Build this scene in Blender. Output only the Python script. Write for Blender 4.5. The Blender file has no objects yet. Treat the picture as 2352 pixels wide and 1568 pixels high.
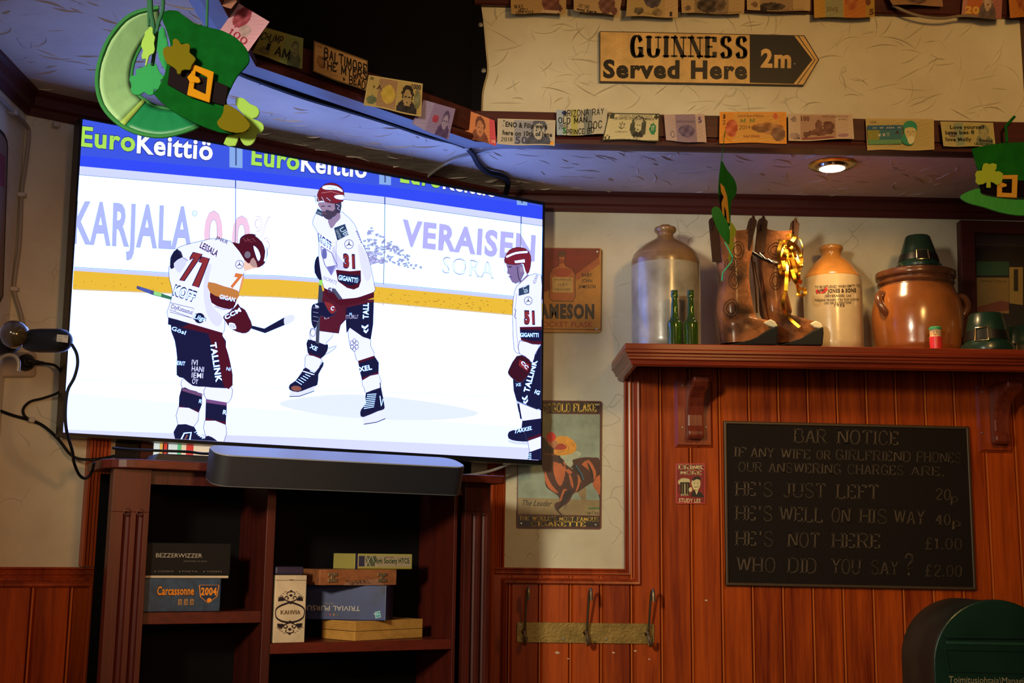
import bpy, bmesh, math, random
import numpy as np
from mathutils import Vector
random.seed(7)
PI=math.pi
scene=bpy.context.scene
COL=scene.collection
# ------------------------------------------------------------------ camera (2352x1568 frame)
F=2850.0; TH=math.radians(9.7); RO=math.radians(.7); YAW=math.radians(1.45); EYE=np.array([0,0,1.25])
_cy,_sy=math.cos(YAW),math.sin(YAW)
FW0=np.array([_sy,_cy,0.]); RT=np.array([_cy,-_sy,0.]); UP0=np.array([0,0,1.])
FW=FW0*math.cos(TH)+UP0*math.sin(TH); UPV=-FW0*math.sin(TH)+UP0*math.cos(TH)
cam_d=bpy.data.cameras.new('camera'); cam=bpy.data.objects.new('camera',cam_d); COL.objects.link(cam)
cam_d.sensor_width=36; cam_d.lens=F*36/2352; cam_d.clip_start=.05
xr=RT*math.cos(RO)-(-UPV)*math.sin(RO)   # camera right axis
yu=np.cross(FW*-1,xr)                     # camera up axis
# image u grows along right, v grows down
from mathutils import Matrix
R_=Matrix(((xr[0],yu[0],-FW[0]),(xr[1],yu[1],-FW[1]),(xr[2],yu[2],-FW[2])))
cam.matrix_world=Matrix.Translation(Vector(EYE))@R_.to_4x4()
scene.camera=cam
# ------------------------------------------------------------------ world, lights, exposure
vs=scene.view_settings; vs.view_transform='Standard'; vs.look='None'; vs.gamma=1; vs.exposure=0.0; vs.use_curve_mapping=False
w=bpy.data.worlds.new('world'); scene.world=w; w.use_nodes=True
w.node_tree.nodes['Background'].inputs[0].default_value=(1.0,.74,.48,1); w.node_tree.nodes['Background'].inputs[1].default_value=.022
def lamp(name,kind,loc,energy,col,size=.1,aim=None,spot=1.2,blend=.5,sy=None):
    d=bpy.data.lights.new(name,kind); d.energy=energy; d.color=col
    o=bpy.data.objects.new(name,d); COL.objects.link(o); o.location=loc
    if kind=='AREA':
        d.size=size
        if sy: d.shape='RECTANGLE'; d.size_y=sy
    elif kind in('POINT','SPOT'): d.shadow_soft_size=size
    if kind=='SPOT': d.spot_size=spot; d.spot_blend=blend
    if aim is not None:
        v=Vector(aim)-Vector(loc); o.rotation_euler=v.to_track_quat('-Z','Y').to_euler()
    return o
lamp('pub_lamp_left','SPOT',(-1.0,.25,1.95),215,(1.0,.90,.66),.15,aim=(.22,3.4,1.42),spot=math.radians(46),blend=.8)
lamp('pub_lamp_right','SPOT',(1.0,.8,2.45),66,(1.0,.56,.17),.14,aim=(.9,2.9,2.45),spot=math.radians(80),blend=.8)
lamp('pub_lamp_rear','AREA',(.3,-1.4,1.5),11,(1.0,.74,.50),1.2,aim=(.0,3.0,2.2),sy=.8)  # unseen warm fill added behind the camera, aimed up to brighten the ceiling
lamp('pub_lamp_low','SPOT',(.75,.35,1.55),56,(1.0,.47,.16),.12,aim=(-1.15,2.8,1.25),spot=math.radians(40),blend=.8)
lamp('downlight_beam','SPOT',(.932,3.17,2.262),17,(1.0,.64,.28),.03,aim=(.932,3.2,1.0),spot=2.2,blend=.9)
# ------------------------------------------------------------------ projection helpers
def ray(px,py):
    u=(px-1176)/F; v=(py-784)/F
    x=u*math.cos(RO)+v*math.sin(RO); y=-u*math.sin(RO)+v*math.cos(RO)
    return FW+RT*x-UPV*y
class Plane:
    def __init__(s,o,n): s.o=np.array(o,float); n=np.array(n,float); s.n=n/np.linalg.norm(n); s.u=np.cross(np.array([0,0,1.]),s.n)*1.0
    def at(s,px,py,off=0.):
        o=s.o+s.n*off; r=ray(px,py); return EYE+r*(((o-EYE)@s.n)/(r@s.n))
def PY(Y): return Plane((0,Y,0),(0,-1,0))
def atY(px,py,Y): return PY(Y).at(px,py)
def atZ(px,py,Z):
    r=ray(px,py); return EYE+r*((Z-EYE[2])/r[2])
def mpp(px,py,Y): # metres per pixel around that point
    r=ray(px,py); return Y/r[1]/F
YB=3.5; CZ=2.29
aD=math.radians(33.9)
DW=Plane((-1.058,2.766,0),(math.sin(aD),-math.cos(aD),0))      # diagonal wall
BW=PY(YB)
XC=-1.058+(YB-2.766)/math.tan(aD)                                # corner of diagonal and back wall
aT=math.radians(30.92)
TVP=Plane((-.3624*1.04,2.9634*1.04,0),(math.sin(aT),-math.cos(aT),0))
aC=math.radians(27.1)
CBP=Plane((-.596,2.745,0),(math.sin(aC),-math.cos(aC),0))      # cabinet face
BH=PY(2.9)                                                       # bulkhead front
P1=np.array([-.03,2.9,0]);P2=np.array([-.495,2.44,0]);P3=np.array([-.535,1.45,0])
d_=(P1-P2)/np.linalg.norm(P1-P2); BD=Plane(P1,(d_[1],-d_[0],0))   # bulkhead diagonal
# ------------------------------------------------------------------ materials
def c(r,g,b,k=1.0):
    def f(x):
        x=x/255.; return (x/12.92 if x<=.04045 else ((x+.055)/1.055)**2.4)*k
    return (f(r),f(g),f(b))
MATS={}
def mat(name,col,rough=.5,metal=0.,bump=0.,bscale=40,var=0.,vscale=6,spec=.5,coat=0.,trans=0.,sheen=0.,emis=None,es=0.,alpha=1.):
    if name in MATS: return MATS[name]
    m=bpy.data.materials.new(name); m.use_nodes=True; nt=m.node_tree; N=nt.nodes; L=nt.links; b=N['Principled BSDF']
    b.inputs['Base Color'].default_value=(*col,1); b.inputs['Roughness'].default_value=rough; b.inputs['Metallic'].default_value=metal
    b.inputs['Specular IOR Level'].default_value=spec; b.inputs['Coat Weight'].default_value=coat; b.inputs['Coat Roughness'].default_value=.15
    b.inputs['Transmission Weight'].default_value=trans
    if emis: b.inputs['Emission Color'].default_value=(*emis,1); b.inputs['Emission Strength'].default_value=es
    tc=N.new('ShaderNodeTexCoord')
    if var>0:
        n=N.new('ShaderNodeTexNoise'); n.inputs['Scale'].default_value=vscale; n.inputs['Detail'].default_value=6
        L.new(tc.outputs['Object'],n.inputs['Vector'])
        mx=N.new('ShaderNodeMix'); mx.data_type='RGBA'; 
        mx.inputs[6].default_value=(*[x*(1-var) for x in col],1); mx.inputs[7].default_value=(*[min(1,x*(1+var)) for x in col],1)
        mr=N.new('ShaderNodeMapRange'); mr.inputs[1].default_value=.35; mr.inputs[2].default_value=.65
        L.new(n.outputs['Fac'],mr.inputs[0]); L.new(mr.outputs[0],mx.inputs[0]); L.new(mx.outputs[2],b.inputs['Base Color'])
    if bump>0:
        n2=N.new('ShaderNodeTexNoise'); n2.inputs['Scale'].default_value=bscale; n2.inputs['Detail'].default_value=5
        bp=N.new('ShaderNodeBump'); bp.inputs['Strength'].default_value=bump; bp.inputs['Distance'].default_value=.003
        L.new(tc.outputs['Object'],n2.inputs['Vector']); L.new(n2.outputs['Fac'],bp.inputs['Height']); L.new(bp.outputs[0],b.inputs['Normal'])
    MATS[name]=m; return m
def wood(name,a,bc,rough=.3,axis='Z',coat=.4,scale=1.,bump=.12,knots=False):
    if name in MATS: return MATS[name]
    m=bpy.data.materials.new(name); m.use_nodes=True; nt=m.node_tree; N=nt.nodes; L=nt.links; b=N['Principled BSDF']
    tc=N.new('ShaderNodeTexCoord'); oi=N.new('ShaderNodeObjectInfo'); mp=N.new('ShaderNodeMapping')
    s={'Z':(16,16,.9),'X':(.9,16,16)}[axis]; mp.inputs['Scale'].default_value=[k*scale for k in s]
    ad=N.new('ShaderNodeVectorMath'); ad.operation='ADD'
    sc=N.new('ShaderNodeVectorMath'); sc.operation='SCALE'; sc.inputs[3].default_value=37
    cb=N.new('ShaderNodeCombineXYZ'); 
    for i in range(3): L.new(oi.outputs['Random'],cb.inputs[i])
    L.new(cb.outputs[0],sc.inputs[0]); L.new(tc.outputs['Object'],ad.inputs[0]); L.new(sc.outputs[0],ad.inputs[1]); L.new(ad.outputs[0],mp.inputs['Vector'])
    n=N.new('ShaderNodeTexNoise'); n.inputs['Scale'].default_value=2.2; n.inputs['Detail'].default_value=8; n.inputs['Roughness'].default_value=.6; n.inputs['Distortion'].default_value=.8
    L.new(mp.outputs[0],n.inputs['Vector'])
    w1=N.new('ShaderNodeTexNoise'); w1.inputs['Scale'].default_value=9; w1.inputs['Detail'].default_value=3; L.new(mp.outputs[0],w1.inputs['Vector'])
    mt=N.new('ShaderNodeMath'); mt.operation='MULTIPLY_ADD'; mt.inputs[1].default_value=.38; L.new(w1.outputs['Fac'],mt.inputs[0]); L.new(n.outputs['Fac'],mt.inputs[2])
    m2=N.new('ShaderNodeMath'); m2.operation='MULTIPLY_ADD'; m2.inputs[1].default_value=.30; L.new(oi.outputs['Random'],m2.inputs[0]); L.new(mt.outputs[0],m2.inputs[2])
    cr=N.new('ShaderNodeValToRGB'); cr.color_ramp.elements[0].position=.50; cr.color_ramp.elements[0].color=(*a,1); cr.color_ramp.elements[1].position=.98; cr.color_ramp.elements[1].color=(*bc,1)
    L.new(m2.outputs[0],cr.inputs[0]); L.new(cr.outputs[0],b.inputs['Base Color'])
    if knots:
        m3=N.new('ShaderNodeMapping'); m3.inputs['Scale'].default_value=(1,1,.42); L.new(ad.outputs[0],m3.inputs['Vector'])
        vo=N.new('ShaderNodeTexVoronoi'); vo.inputs['Scale'].default_value=8.5; vo.inputs['Randomness'].default_value=1; L.new(m3.outputs[0],vo.inputs['Vector'])
        kr=N.new('ShaderNodeMapRange'); kr.inputs[1].default_value=.03; kr.inputs[2].default_value=.13; kr.inputs[3].default_value=.12; L.new(vo.outputs['Distance'],kr.inputs[0])
        km=N.new('ShaderNodeMix'); km.data_type='RGBA'; km.blend_type='MULTIPLY'; km.inputs[0].default_value=1; L.new(cr.outputs[0],km.inputs[6]); L.new(kr.outputs[0],km.inputs[7])
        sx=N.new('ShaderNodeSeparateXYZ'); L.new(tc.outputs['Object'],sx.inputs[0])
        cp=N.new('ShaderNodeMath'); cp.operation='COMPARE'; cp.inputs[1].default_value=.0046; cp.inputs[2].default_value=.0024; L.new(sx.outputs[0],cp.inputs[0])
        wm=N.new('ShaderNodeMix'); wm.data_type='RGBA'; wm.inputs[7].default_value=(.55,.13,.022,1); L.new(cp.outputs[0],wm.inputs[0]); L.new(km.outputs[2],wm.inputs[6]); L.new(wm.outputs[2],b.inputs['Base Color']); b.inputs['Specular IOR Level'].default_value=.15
    bp=N.new('ShaderNodeBump'); bp.inputs['Strength'].default_value=bump; bp.inputs['Distance'].default_value=.002; L.new(mt.outputs[0],bp.inputs['Height']); L.new(bp.outputs[0],b.inputs['Normal'])
    b.inputs['Roughness'].default_value=rough; b.inputs['Coat Weight'].default_value=coat; b.inputs['Coat Roughness'].default_value=.22; b.inputs['Specular IOR Level'].default_value=min(.3,b.inputs['Specular IOR Level'].default_value)
    MATS[name]=m; return m
def plaster(name,a,bc,bump=.5):
    m=bpy.data.materials.new(name); m.use_nodes=True; nt=m.node_tree; N=nt.nodes; L=nt.links; b=N['Principled BSDF']
    tc=N.new('ShaderNodeTexCoord')
    n=N.new('ShaderNodeTexNoise'); n.inputs['Scale'].default_value=3.2; n.inputs['Detail'].default_value=7; n.inputs['Roughness'].default_value=.62; L.new(tc.outputs['Object'],n.inputs['Vector'])
    cr=N.new('ShaderNodeValToRGB'); cr.color_ramp.elements[0].position=.36; cr.color_ramp.elements[0].color=(*bc,1); cr.color_ramp.elements[1].position=.6; cr.color_ramp.elements[1].color=(*a,1)
    L.new(n.outputs['Fac'],cr.inputs[0])
    # hairline cracks
    wn=N.new('ShaderNodeTexNoise'); wn.inputs['Scale'].default_value=5; L.new(tc.outputs['Object'],wn.inputs['Vector'])
    vm=N.new('ShaderNodeVectorMath'); vm.operation='MULTIPLY_ADD'; vm.inputs[1].default_value=(.6,.6,.6); L.new(wn.outputs['Color'],vm.inputs[0]); L.new(tc.outputs['Object'],vm.inputs[2])
    vo=N.new('ShaderNodeTexVoronoi'); vo.feature='DISTANCE_TO_EDGE'; vo.inputs['Scale'].default_value=5; L.new(vm.outputs[0],vo.inputs['Vector'])
    mr=N.new('ShaderNodeMapRange'); mr.inputs[1].default_value=0; mr.inputs[2].default_value=.010; L.new(vo.outputs['Distance'],mr.inputs[0])
    gate=N.new('ShaderNodeTexNoise'); gate.inputs['Scale'].default_value=6.5; L.new(tc.outputs['Object'],gate.inputs['Vector'])
    g2=N.new('ShaderNodeMapRange'); g2.inputs[1].default_value=.54; g2.inputs[2].default_value=.60; L.new(gate.outputs['Fac'],g2.inputs[0])
    mx=N.new('ShaderNodeMath'); mx.operation='MAXIMUM'; L.new(mr.outputs[0],mx.inputs[0]); 
    inv=N.new('ShaderNodeMath'); inv.operation='SUBTRACT'; inv.inputs[0].default_value=1; L.new(g2.outputs[0],inv.inputs[1]); L.new(inv.outputs[0],mx.inputs[1])
    mc=N.new('ShaderNodeMix'); mc.data_type='RGBA'; mc.blend_type='MULTIPLY'; mc.inputs[0].default_value=.30; L.new(cr.outputs[0],mc.inputs[6]); L.new(mx.outputs[0],mc.inputs[7]); L.new(mc.outputs[2],b.inputs['Base Color'])
    n2=N.new('ShaderNodeTexNoise'); n2.inputs['Scale'].default_value=28; n2.inputs['Detail'].default_value=6; L.new(tc.outputs['Object'],n2.inputs['Vector'])
    ad=N.new('ShaderNodeMath'); ad.operation='MULTIPLY_ADD'; ad.inputs[1].default_value=.35; L.new(mx.outputs[0],ad.inputs[0]); L.new(n2.outputs['Fac'],ad.inputs[2])
    n3=N.new('ShaderNodeTexNoise'); n3.inputs['Scale'].default_value=9; n3.inputs['Detail'].default_value=2; L.new(tc.outputs['Object'],n3.inputs['Vector'])
    a2=N.new('ShaderNodeMath'); a2.operation='MULTIPLY_ADD'; a2.inputs[1].default_value=1.6; L.new(n3.outputs['Fac'],a2.inputs[0]); L.new(ad.outputs[0],a2.inputs[2])
    bp=N.new('ShaderNodeBump'); bp.inputs['Strength'].default_value=bump; bp.inputs['Distance'].default_value=.004; L.new(a2.outputs[0],bp.inputs['Height']); L.new(bp.outputs[0],b.inputs['Normal'])
    b.inputs['Roughness'].default_value=.75
    MATS[name]=m; return m
def attr_mat(name,emit=False,rough=.55,spec=.3,noise=0.):
    m=bpy.data.materials.new(name); m.use_nodes=True; nt=m.node_tree; N=nt.nodes; L=nt.links; b=N['Principled BSDF']
    at=N.new('ShaderNodeAttribute'); at.attribute_name='Col'
    if emit:
        nt.nodes.remove(b); e=N.new('ShaderNodeEmission'); L.new(at.outputs['Color'],e.inputs[0]); L.new(e.outputs[0],N['Material Output'].inputs[0])
        return m
    src=at.outputs['Color']
    if noise:
        tc=N.new('ShaderNodeTexCoord'); n=N.new('ShaderNodeTexNoise'); n.inputs['Scale'].default_value=14; n.inputs['Detail'].default_value=8; n.inputs['Roughness'].default_value=.7; L.new(tc.outputs['Object'],n.inputs['Vector'])
        mr=N.new('ShaderNodeMapRange'); mr.inputs[1].default_value=.35; mr.inputs[2].default_value=.6; mr.inputs[3].default_value=1-noise; L.new(n.outputs['Fac'],mr.inputs[0])
        mx=N.new('ShaderNodeMix'); mx.data_type='RGBA'; mx.blend_type='MULTIPLY'; mx.inputs[0].default_value=1; L.new(src,mx.inputs[6]); L.new(mr.outputs[0],mx.inputs[7]); src=mx.outputs[2]
    L.new(src,b.inputs['Base Color']); b.inputs['Roughness'].default_value=rough; b.inputs['Specular IOR Level'].default_value=spec
    MATS[name]=m; return m
M_print=attr_mat('printed_colour'); M_old=attr_mat('aged_enamel',rough=.38,spec=.45,noise=.35); M_screen=attr_mat('screen_picture',emit=True)
M_cream=plaster('cream_plaster',(.68,.63,.47),(.57,.50,.35))
M_ceil=plaster('stucco_ceiling',(.74,.62,.50),(.62,.51,.41),.6)
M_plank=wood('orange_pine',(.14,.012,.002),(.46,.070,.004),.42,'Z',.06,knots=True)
M_trim=wood('reddish_trim',(.16,.018,.004),(.42,.064,.010),.32,'Z',.2)
M_trimx=wood('reddish_trim_horizontal',(.16,.020,.006),(.38,.055,.012),.28,'X',.4)
M_dark=wood('dark_mahogany',(.025,.005,.005),(.075,.013,.010),.45,'X',.03)
M_cab=wood('cabinet_mahogany',(.028,.004,.003),(.085,.011,.006),.45,'Z',.06)
M_cabx=wood('cabinet_mahogany_horizontal',(.045,.006,.004),(.12,.015,.007),.42,'X',.08)
M_mant=wood('mantel_wood',(.09,.009,.003),(.25,.031,.008),.32,'X',.12)
M_black=mat('black_plastic',(.007,.007,.008),.4,spec=.25)
M_cable=mat('black_rubber',(.006,.006,.007),.6,spec=.2)
M_white=mat('off_white_plastic',(.5,.45,.38),.5)
M_screw=mat('steel_screw',(.4,.38,.34),.35,.9)
M_brass=mat('brass',(.62,.42,.14),.25,1.,bump=.1,bscale=60)
# ------------------------------------------------------------------ mesh builder
def tag(o,label=None,cat=None,group=None,kind=None):
    if label:o['label']=label
    if cat:o['category']=cat
    if group:o['group']=group
    if kind:o['kind']=kind
    return o
def thing(name,label,cat,loc,group=None):
    o=bpy.data.objects.new(name,None); COL.objects.link(o); o.location=[float(x) for x in loc]; o.empty_display_size=.02
    return tag(o,label,cat,group)
def org(p):
    v=np.zeros(3)
    while p is not None: v=v+np.array(p.location); p=p.parent
    return v
class MB:
    def __init__(s): s.v=[];s.f=[];s.c=[]
    def add(s,vs,fs,col=None):
        b=len(s.v); s.v+= [tuple(float(q) for q in x) for x in vs]; s.f+=[tuple(b+i for i in f) for f in fs]; s.c+=[col]*len(fs); return s
    def box(s,o,x,y,z,cen=False):
        o=np.array(o,float);x=np.array(x,float);y=np.array(y,float);z=np.array(z,float)
        if cen:o=o-(x+y+z)/2
        P=[o,o+x,o+x+y,o+y,o+z,o+x+z,o+x+y+z,o+y+z]
        return s.add(P,[(0,3,2,1),(4,5,6,7),(0,1,5,4),(1,2,6,5),(2,3,7,6),(3,0,4,7)])
    def abox(s,x0,x1,y0,y1,z0,z1): return s.box((x0,y0,z0),(x1-x0,0,0),(0,y1-y0,0),(0,0,z1-z0))
    def prism(s,pts,d,col=None):
        pts=[np.array(p,float) for p in pts]; n=len(pts); d=np.array(d,float)
        V=pts+[p+d for p in pts]
        return s.add(V,[tuple(range(n)),tuple(range(2*n-1,n-1,-1))]+[(i,i+n,(i+1)%n+n,(i+1)%n) for i in range(n)],col)
    def ring(s,outer,inner,d):
        n=len(outer);d=np.array(d,float); O=[np.array(p) for p in outer]; I=[np.array(p) for p in inner]
        V=O+I+[p+d for p in O]+[p+d for p in I]; fs=[]
        for i in range(n):
            j=(i+1)%n
            fs+=[(i,j,n+j,n+i),(2*n+i,3*n+i,3*n+j,2*n+j),(i,2*n+i,2*n+j,j),(n+i,n+j,3*n+j,3*n+i)]
        return s.add(V,fs)
    def tube(s,pts,r,n=8,cap=True):
        P=[np.array(p,float) for p in pts]; m=len(P)
        rr=r if hasattr(r,'__len__') else [r]*m
        t0=P[1]-P[0]; t0/=np.linalg.norm(t0); a=np.array([0,0,1.]) if abs(t0[2])<.9 else np.array([1.,0,0]); nrm=np.cross(t0,a); nrm/=np.linalg.norm(nrm)
        V=[]
        for i in range(m):
            t=P[min(i+1,m-1)]-P[max(i-1,0)]; t=t/(np.linalg.norm(t)+1e-12)
            nrm=nrm-t*(nrm@t); nrm/=np.linalg.norm(nrm)+1e-12; b=np.cross(t,nrm)
            for k in range(n):
                q=2*PI*k/n; V.append(P[i]+(nrm*math.cos(q)+b*math.sin(q))*rr[i])
        fs=[(i*n+k,i*n+(k+1)%n,(i+1)*n+(k+1)%n,(i+1)*n+k) for i in range(m-1) for k in range(n)]
        if cap: fs+=[tuple(range(n-1,-1,-1)),tuple((m-1)*n+k for k in range(n))]
        return s.add(V,fs)
    def lathe(s,prof,cen,n=40,axis=(0,0,1),cap=True):
        ax=np.array(axis,float); ax/=np.linalg.norm(ax); a=np.array([1.,0,0]) if abs(ax[0])<.9 else np.array([0,1.,0]); e1=np.cross(ax,a);e1/=np.linalg.norm(e1);e2=np.cross(ax,e1)
        V=[];c0=np.array(cen,float)
        for (r,h) in prof:
            for k in range(n):
                q=2*PI*k/n; V.append(c0+ax*h+(e1*math.cos(q)+e2*math.sin(q))*r)
        m=len(prof)
        fs=[(i*n+k,i*n+(k+1)%n,(i+1)*n+(k+1)%n,(i+1)*n+k) for i in range(m-1) for k in range(n)]
        if cap: fs+=[tuple(range(n-1,-1,-1)),tuple((m-1)*n+k for k in range(n))]
        return s.add(V,fs)
    def sweep(s,path,nrm,prof,closed=False):
        P=[np.array(p,float) for p in path]; m=len(P); nrm=np.array(nrm,float); K=len(prof); V=[]
        for i in range(m):
            a=P[i]-P[i-1] if (i>0 or closed) else P[1]-P[0]; b=P[(i+1)%m]-P[i] if (i<m-1 or closed) else P[i]-P[i-1]
            a/=np.linalg.norm(a);b/=np.linalg.norm(b); s1=np.cross(nrm,a);s2=np.cross(nrm,b); sd=s1+s2; sd/=np.linalg.norm(sd); sd=sd/max(.3,sd@s1)
            for (q,h) in prof: V.append(P[i]+sd*q+nrm*h)
        fs=[];mm=m if closed else m-1
        for i in range(mm):
            j=(i+1)%m
            fs+=[(i*K+k,i*K+(k+1)%K,j*K+(k+1)%K,j*K+k) for k in range(K)]
        if not closed: fs+=[tuple(range(K-1,-1,-1)),tuple((m-1)*K+k for k in range(K))]
        return s.add(V,fs)
    def build(s,name,mt,parent=None,smooth=False,bevel=0.,**tg):
        me=bpy.data.meshes.new(name)
        o0=org(parent)
        if parent is None:
            A=np.array(s.v); o0=(A.min(0)+A.max(0))/2; o0[2]=A[:,2].min()
            if tg.get('kind')=='structure': o0=np.zeros(3)
        me.from_pydata([tuple(np.array(x)-o0) for x in s.v],[],s.f)
        if any(x is not None for x in s.c):
            ca=me.color_attributes.new('Col','FLOAT_COLOR','CORNER')
            arr=np.ones((len(me.loops),4),np.float32); i=0
            for f,cc in zip(s.f,s.c):
                arr[i:i+len(f),:3]=cc if cc is not None else (.5,.5,.5); i+=len(f)
            ca.data.foreach_set('color',arr.ravel())
        me.materials.append(mt)
        if smooth:
            me.polygons.foreach_set('use_smooth',[True]*len(me.polygons)); 
            try: me.set_sharp_from_angle(angle=math.radians(smooth if smooth>1 else 35))
            except Exception: pass
        me.update()
        o=bpy.data.objects.new(name,me); COL.objects.link(o)
        if parent is not None: o.parent=parent
        else: o.location=[float(x) for x in o0]
        if bevel>0:
            b=o.modifiers.new('bevel','BEVEL'); b.width=bevel; b.segments=2; b.limit_method='ANGLE'; b.angle_limit=math.radians(40)
        return tag(o,**tg)
def catmull(P,k=6,closed=False):
    P=[np.array(p,float) for p in P]; n=len(P); out=[]
    rng=range(n) if closed else range(n-1)
    for i in rng:
        a,b,c_,d=(P[(i-1)%n],P[i],P[(i+1)%n],P[(i+2)%n]) if closed else (P[max(i-1,0)],P[i],P[i+1],P[min(i+2,n-1)])
        for j in range(k):
            t=j/k; out.append(.5*((2*b)+(c_-a)*t+(2*a-5*b+4*c_-d)*t*t+(3*b-a-3*c_+d)*t**3))
    if not closed: out.append(P[-1])
    return out
def pp(s,ox=0,oy=0,sc=1.):
    out=[]
    for t in s.split():
        a,b=t.split(','); out.append((ox+float(a)*sc,oy+float(b)*sc))
    return out
# ------------------------------------------------------------------ lettering
_fc={}
def sans(s,bold=0.):
    k=(s,bold)
    if k in _fc: return _fc[k]
    cu=bpy.data.curves.new('t','FONT'); cu.body=s; cu.resolution_u=3; cu.offset=bold; cu.fill_mode='FRONT'
    if bold: cu.space_character=1+bold*3
    ob=bpy.data.objects.new('t',cu); me=ob.to_mesh()
    V=[(v.co.x,v.co.y) for v in me.vertices]; Fs=[tuple(p.vertices) for p in me.polygons]
    ob.to_mesh_clear(); bpy.data.objects.remove(ob); bpy.data.curves.remove(cu)
    if not V: V=[(0,0)]
    x0=min(v[0] for v in V);x1=max(v[0] for v in V); w=max(1e-6,x1-x0)
    r=([((x-x0)/w,y/.70) for x,y in V],Fs); _fc[k]=r; return r
G={' ':(2.2,''),'A':(4,'0,0 2,6 4,0|.7,2 3.3,2'),'B':(4,'0,0 0,6|~0,6 2.4,6 3.4,5.4 3.4,3.8 2.4,3.2 0,3.2|~0,3.2 2.6,3.2 3.9,2.5 3.9,.8 2.6,0 0,0'),
'C':(4,'~3.9,4.6 3,5.8 1.6,6 .4,5 0,3 .4,1 1.6,0 3,.2 3.9,1.4'),'D':(4,'0,0 0,6|~0,6 2,6 3.6,5 4,3 3.6,1 2,0 0,0'),'E':(3.4,'0,0 0,6|0,5.8 3.2,5.8 3.2,4.7|0,3.1 2.3,3.1|0,.2 3.3,.2 3.3,1.4'),
'F':(3.2,'0,0 0,6|0,5.8 3.2,5.8 3.2,4.7|0,3.1 2.3,3.1'),'G':(4.2,'~3.9,4.6 3,5.8 1.6,6 .4,5 0,3 .4,1 1.6,0 3,.2 4,1|4,0 4,2.6|2.6,2.6 4.4,2.6'),'H':(4,'0,0 0,6|4,0 4,6|0,3 4,3'),
'I':(.6,'.3,0 .3,6'),'J':(3,'2.4,6 2.4,1.2|~2.4,1.4 2,.2 1,0 0,.8'),'K':(4,'0,0 0,6|0,2.4 3.6,6|1.3,3.6 4,0'),'L':(3.3,'0,0 0,6|0,0 3.3,0 3.3,1'),'M':(5,'0,0 .3,6|.3,6 2.5,1 4.7,6|4.7,6 5,0'),
'N':(4.2,'0,0 0,6|0,6 4.2,0|4.2,0 4.2,6'),'O':(4.4,'~2.2,6 .7,5.3 0,3 .7,.7 2.2,0 3.7,.7 4.4,3 3.7,5.3 2.2,6'),'P':(3.8,'0,0 0,6|~0,6 2.6,6 3.8,5.2 3.8,3.8 2.6,2.9 0,2.9'),
'Q':(4.4,'~2.2,6 .7,5.3 0,3 .7,.7 2.2,0 3.7,.7 4.4,3 3.7,5.3 2.2,6|2.6,1.6 4.4,-.4'),'R':(4,'0,0 0,6|~0,6 2.4,6 3.6,5.2 3.6,3.8 2.4,3 0,3|1.9,3 4,0'),
'S':(3.6,'~3.4,4.8 2.8,5.8 1.5,6 .3,5.3 .2,4 1.4,3.2 2.6,2.7 3.5,1.8 3.3,.6 2,0 .6,.2 0,1.3'),'T':(4,'2,0 2,6|0,5.2 0,6 4,6 4,5.2'),'U':(4.2,'0,6 0,2|~0,2.2 .4,.7 2.1,0 3.8,.7 4.2,2.2|4.2,2 4.2,6'),
'V':(4,'0,6 2,0 4,6'),'W':(6,'0,6 1.5,0 3,6 4.5,0 6,6'),'X':(4,'0,0 4,6|0,6 4,0'),'Y':(4,'0,6 2,3 4,6|2,3 2,0'),'Z':(3.6,'0,5 0,6 3.6,6 0,0 3.6,0 3.6,1'),
'0':(3.4,'~1.7,6 .5,5.2 0,3 .5,.8 1.7,0 2.9,.8 3.4,3 2.9,5.2 1.7,6'),'1':(1.8,'0,4.8 1,6 1,0'),'2':(3.4,'~0,4.6 .8,5.8 2.2,6 3.3,5 3,3.6 1.4,1.8 0,0|0,0 3.4,0'),
'3':(3.2,'~0,5.2 1.2,6 2.8,5.6 3,4.2 1.4,3.2|~1.4,3.2 3.2,2.4 3,.8 1.4,0 0,.8'),'4':(3.6,'2.6,0 2.6,6 0,2 3.6,2'),'5':(3.2,'3,6 .4,6 .2,3.4|~.2,3.3 2,3.8 3.2,2.6 2.8,.7 1.4,0 0,.7'),
'6':(3.4,'~3,5.8 1.2,5 0,2.6 .4,.6 1.8,0 3.3,1 3,2.8 1.6,3.4 .2,2.4'),'7':(3.4,'0,6 3.4,6 1.2,0'),'8':(3.4,'~1.7,6 .3,5.2 .5,3.8 1.7,3.2 3.2,2 3,.6 1.7,0 .3,.6 .2,2 1.7,3.2 2.9,3.9 3,5.2 1.7,6'),'9':(3.4,'~3.2,3.4 2,2.6 .5,3.2 .1,4.8 1.6,6 3.1,5.2 3.3,3.4 2.6,1 1,0'),
"'":(1,'.5,6 .5,4.6'),'.':(.8,'.4,0 .4,.5'),'?':(3,'~0,4.8 1,6 2.6,5.6 2.8,4.2 1.5,3 1.4,1.8|1.4,.5 1.4,0'),'!':(.8,'.4,6 .4,1.6|.4,.5 .4,0'),'-':(2,'0,3 2,3'),'&':(4.4,'~4.2,0 2,2.6 .8,4.8 1.6,6 2.6,5 1.6,3.6 .2,2 .4,.4 2,0 3.4,1 4.2,2.6'),
'£':(3.6,'~3.2,5.2 2.2,6 1.1,5.2 1.3,3 .9,.8 0,0 3.4,0|0,3 2.6,3'),'p':(2.6,'0,-2 0,3.6|~0,3.2 1.4,3.7 2.6,2.6 2.4,.8 1.2,0 0,.7'),':':(.8,'.4,0 .4,.6|.4,3 .4,3.6'),'/':(2,'0,0 2,6'),'"':(1.6,'.3,6 .3,4.8|1.2,6 1.2,4.8'),'+':(3,'0,3 3,3|1.5,1.5 1.5,4.5'),',':(.8,'.4,.4 .1,-1')}
THIN={'N':(0,2),'U':(2,),'A':(),'W':()}
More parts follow.
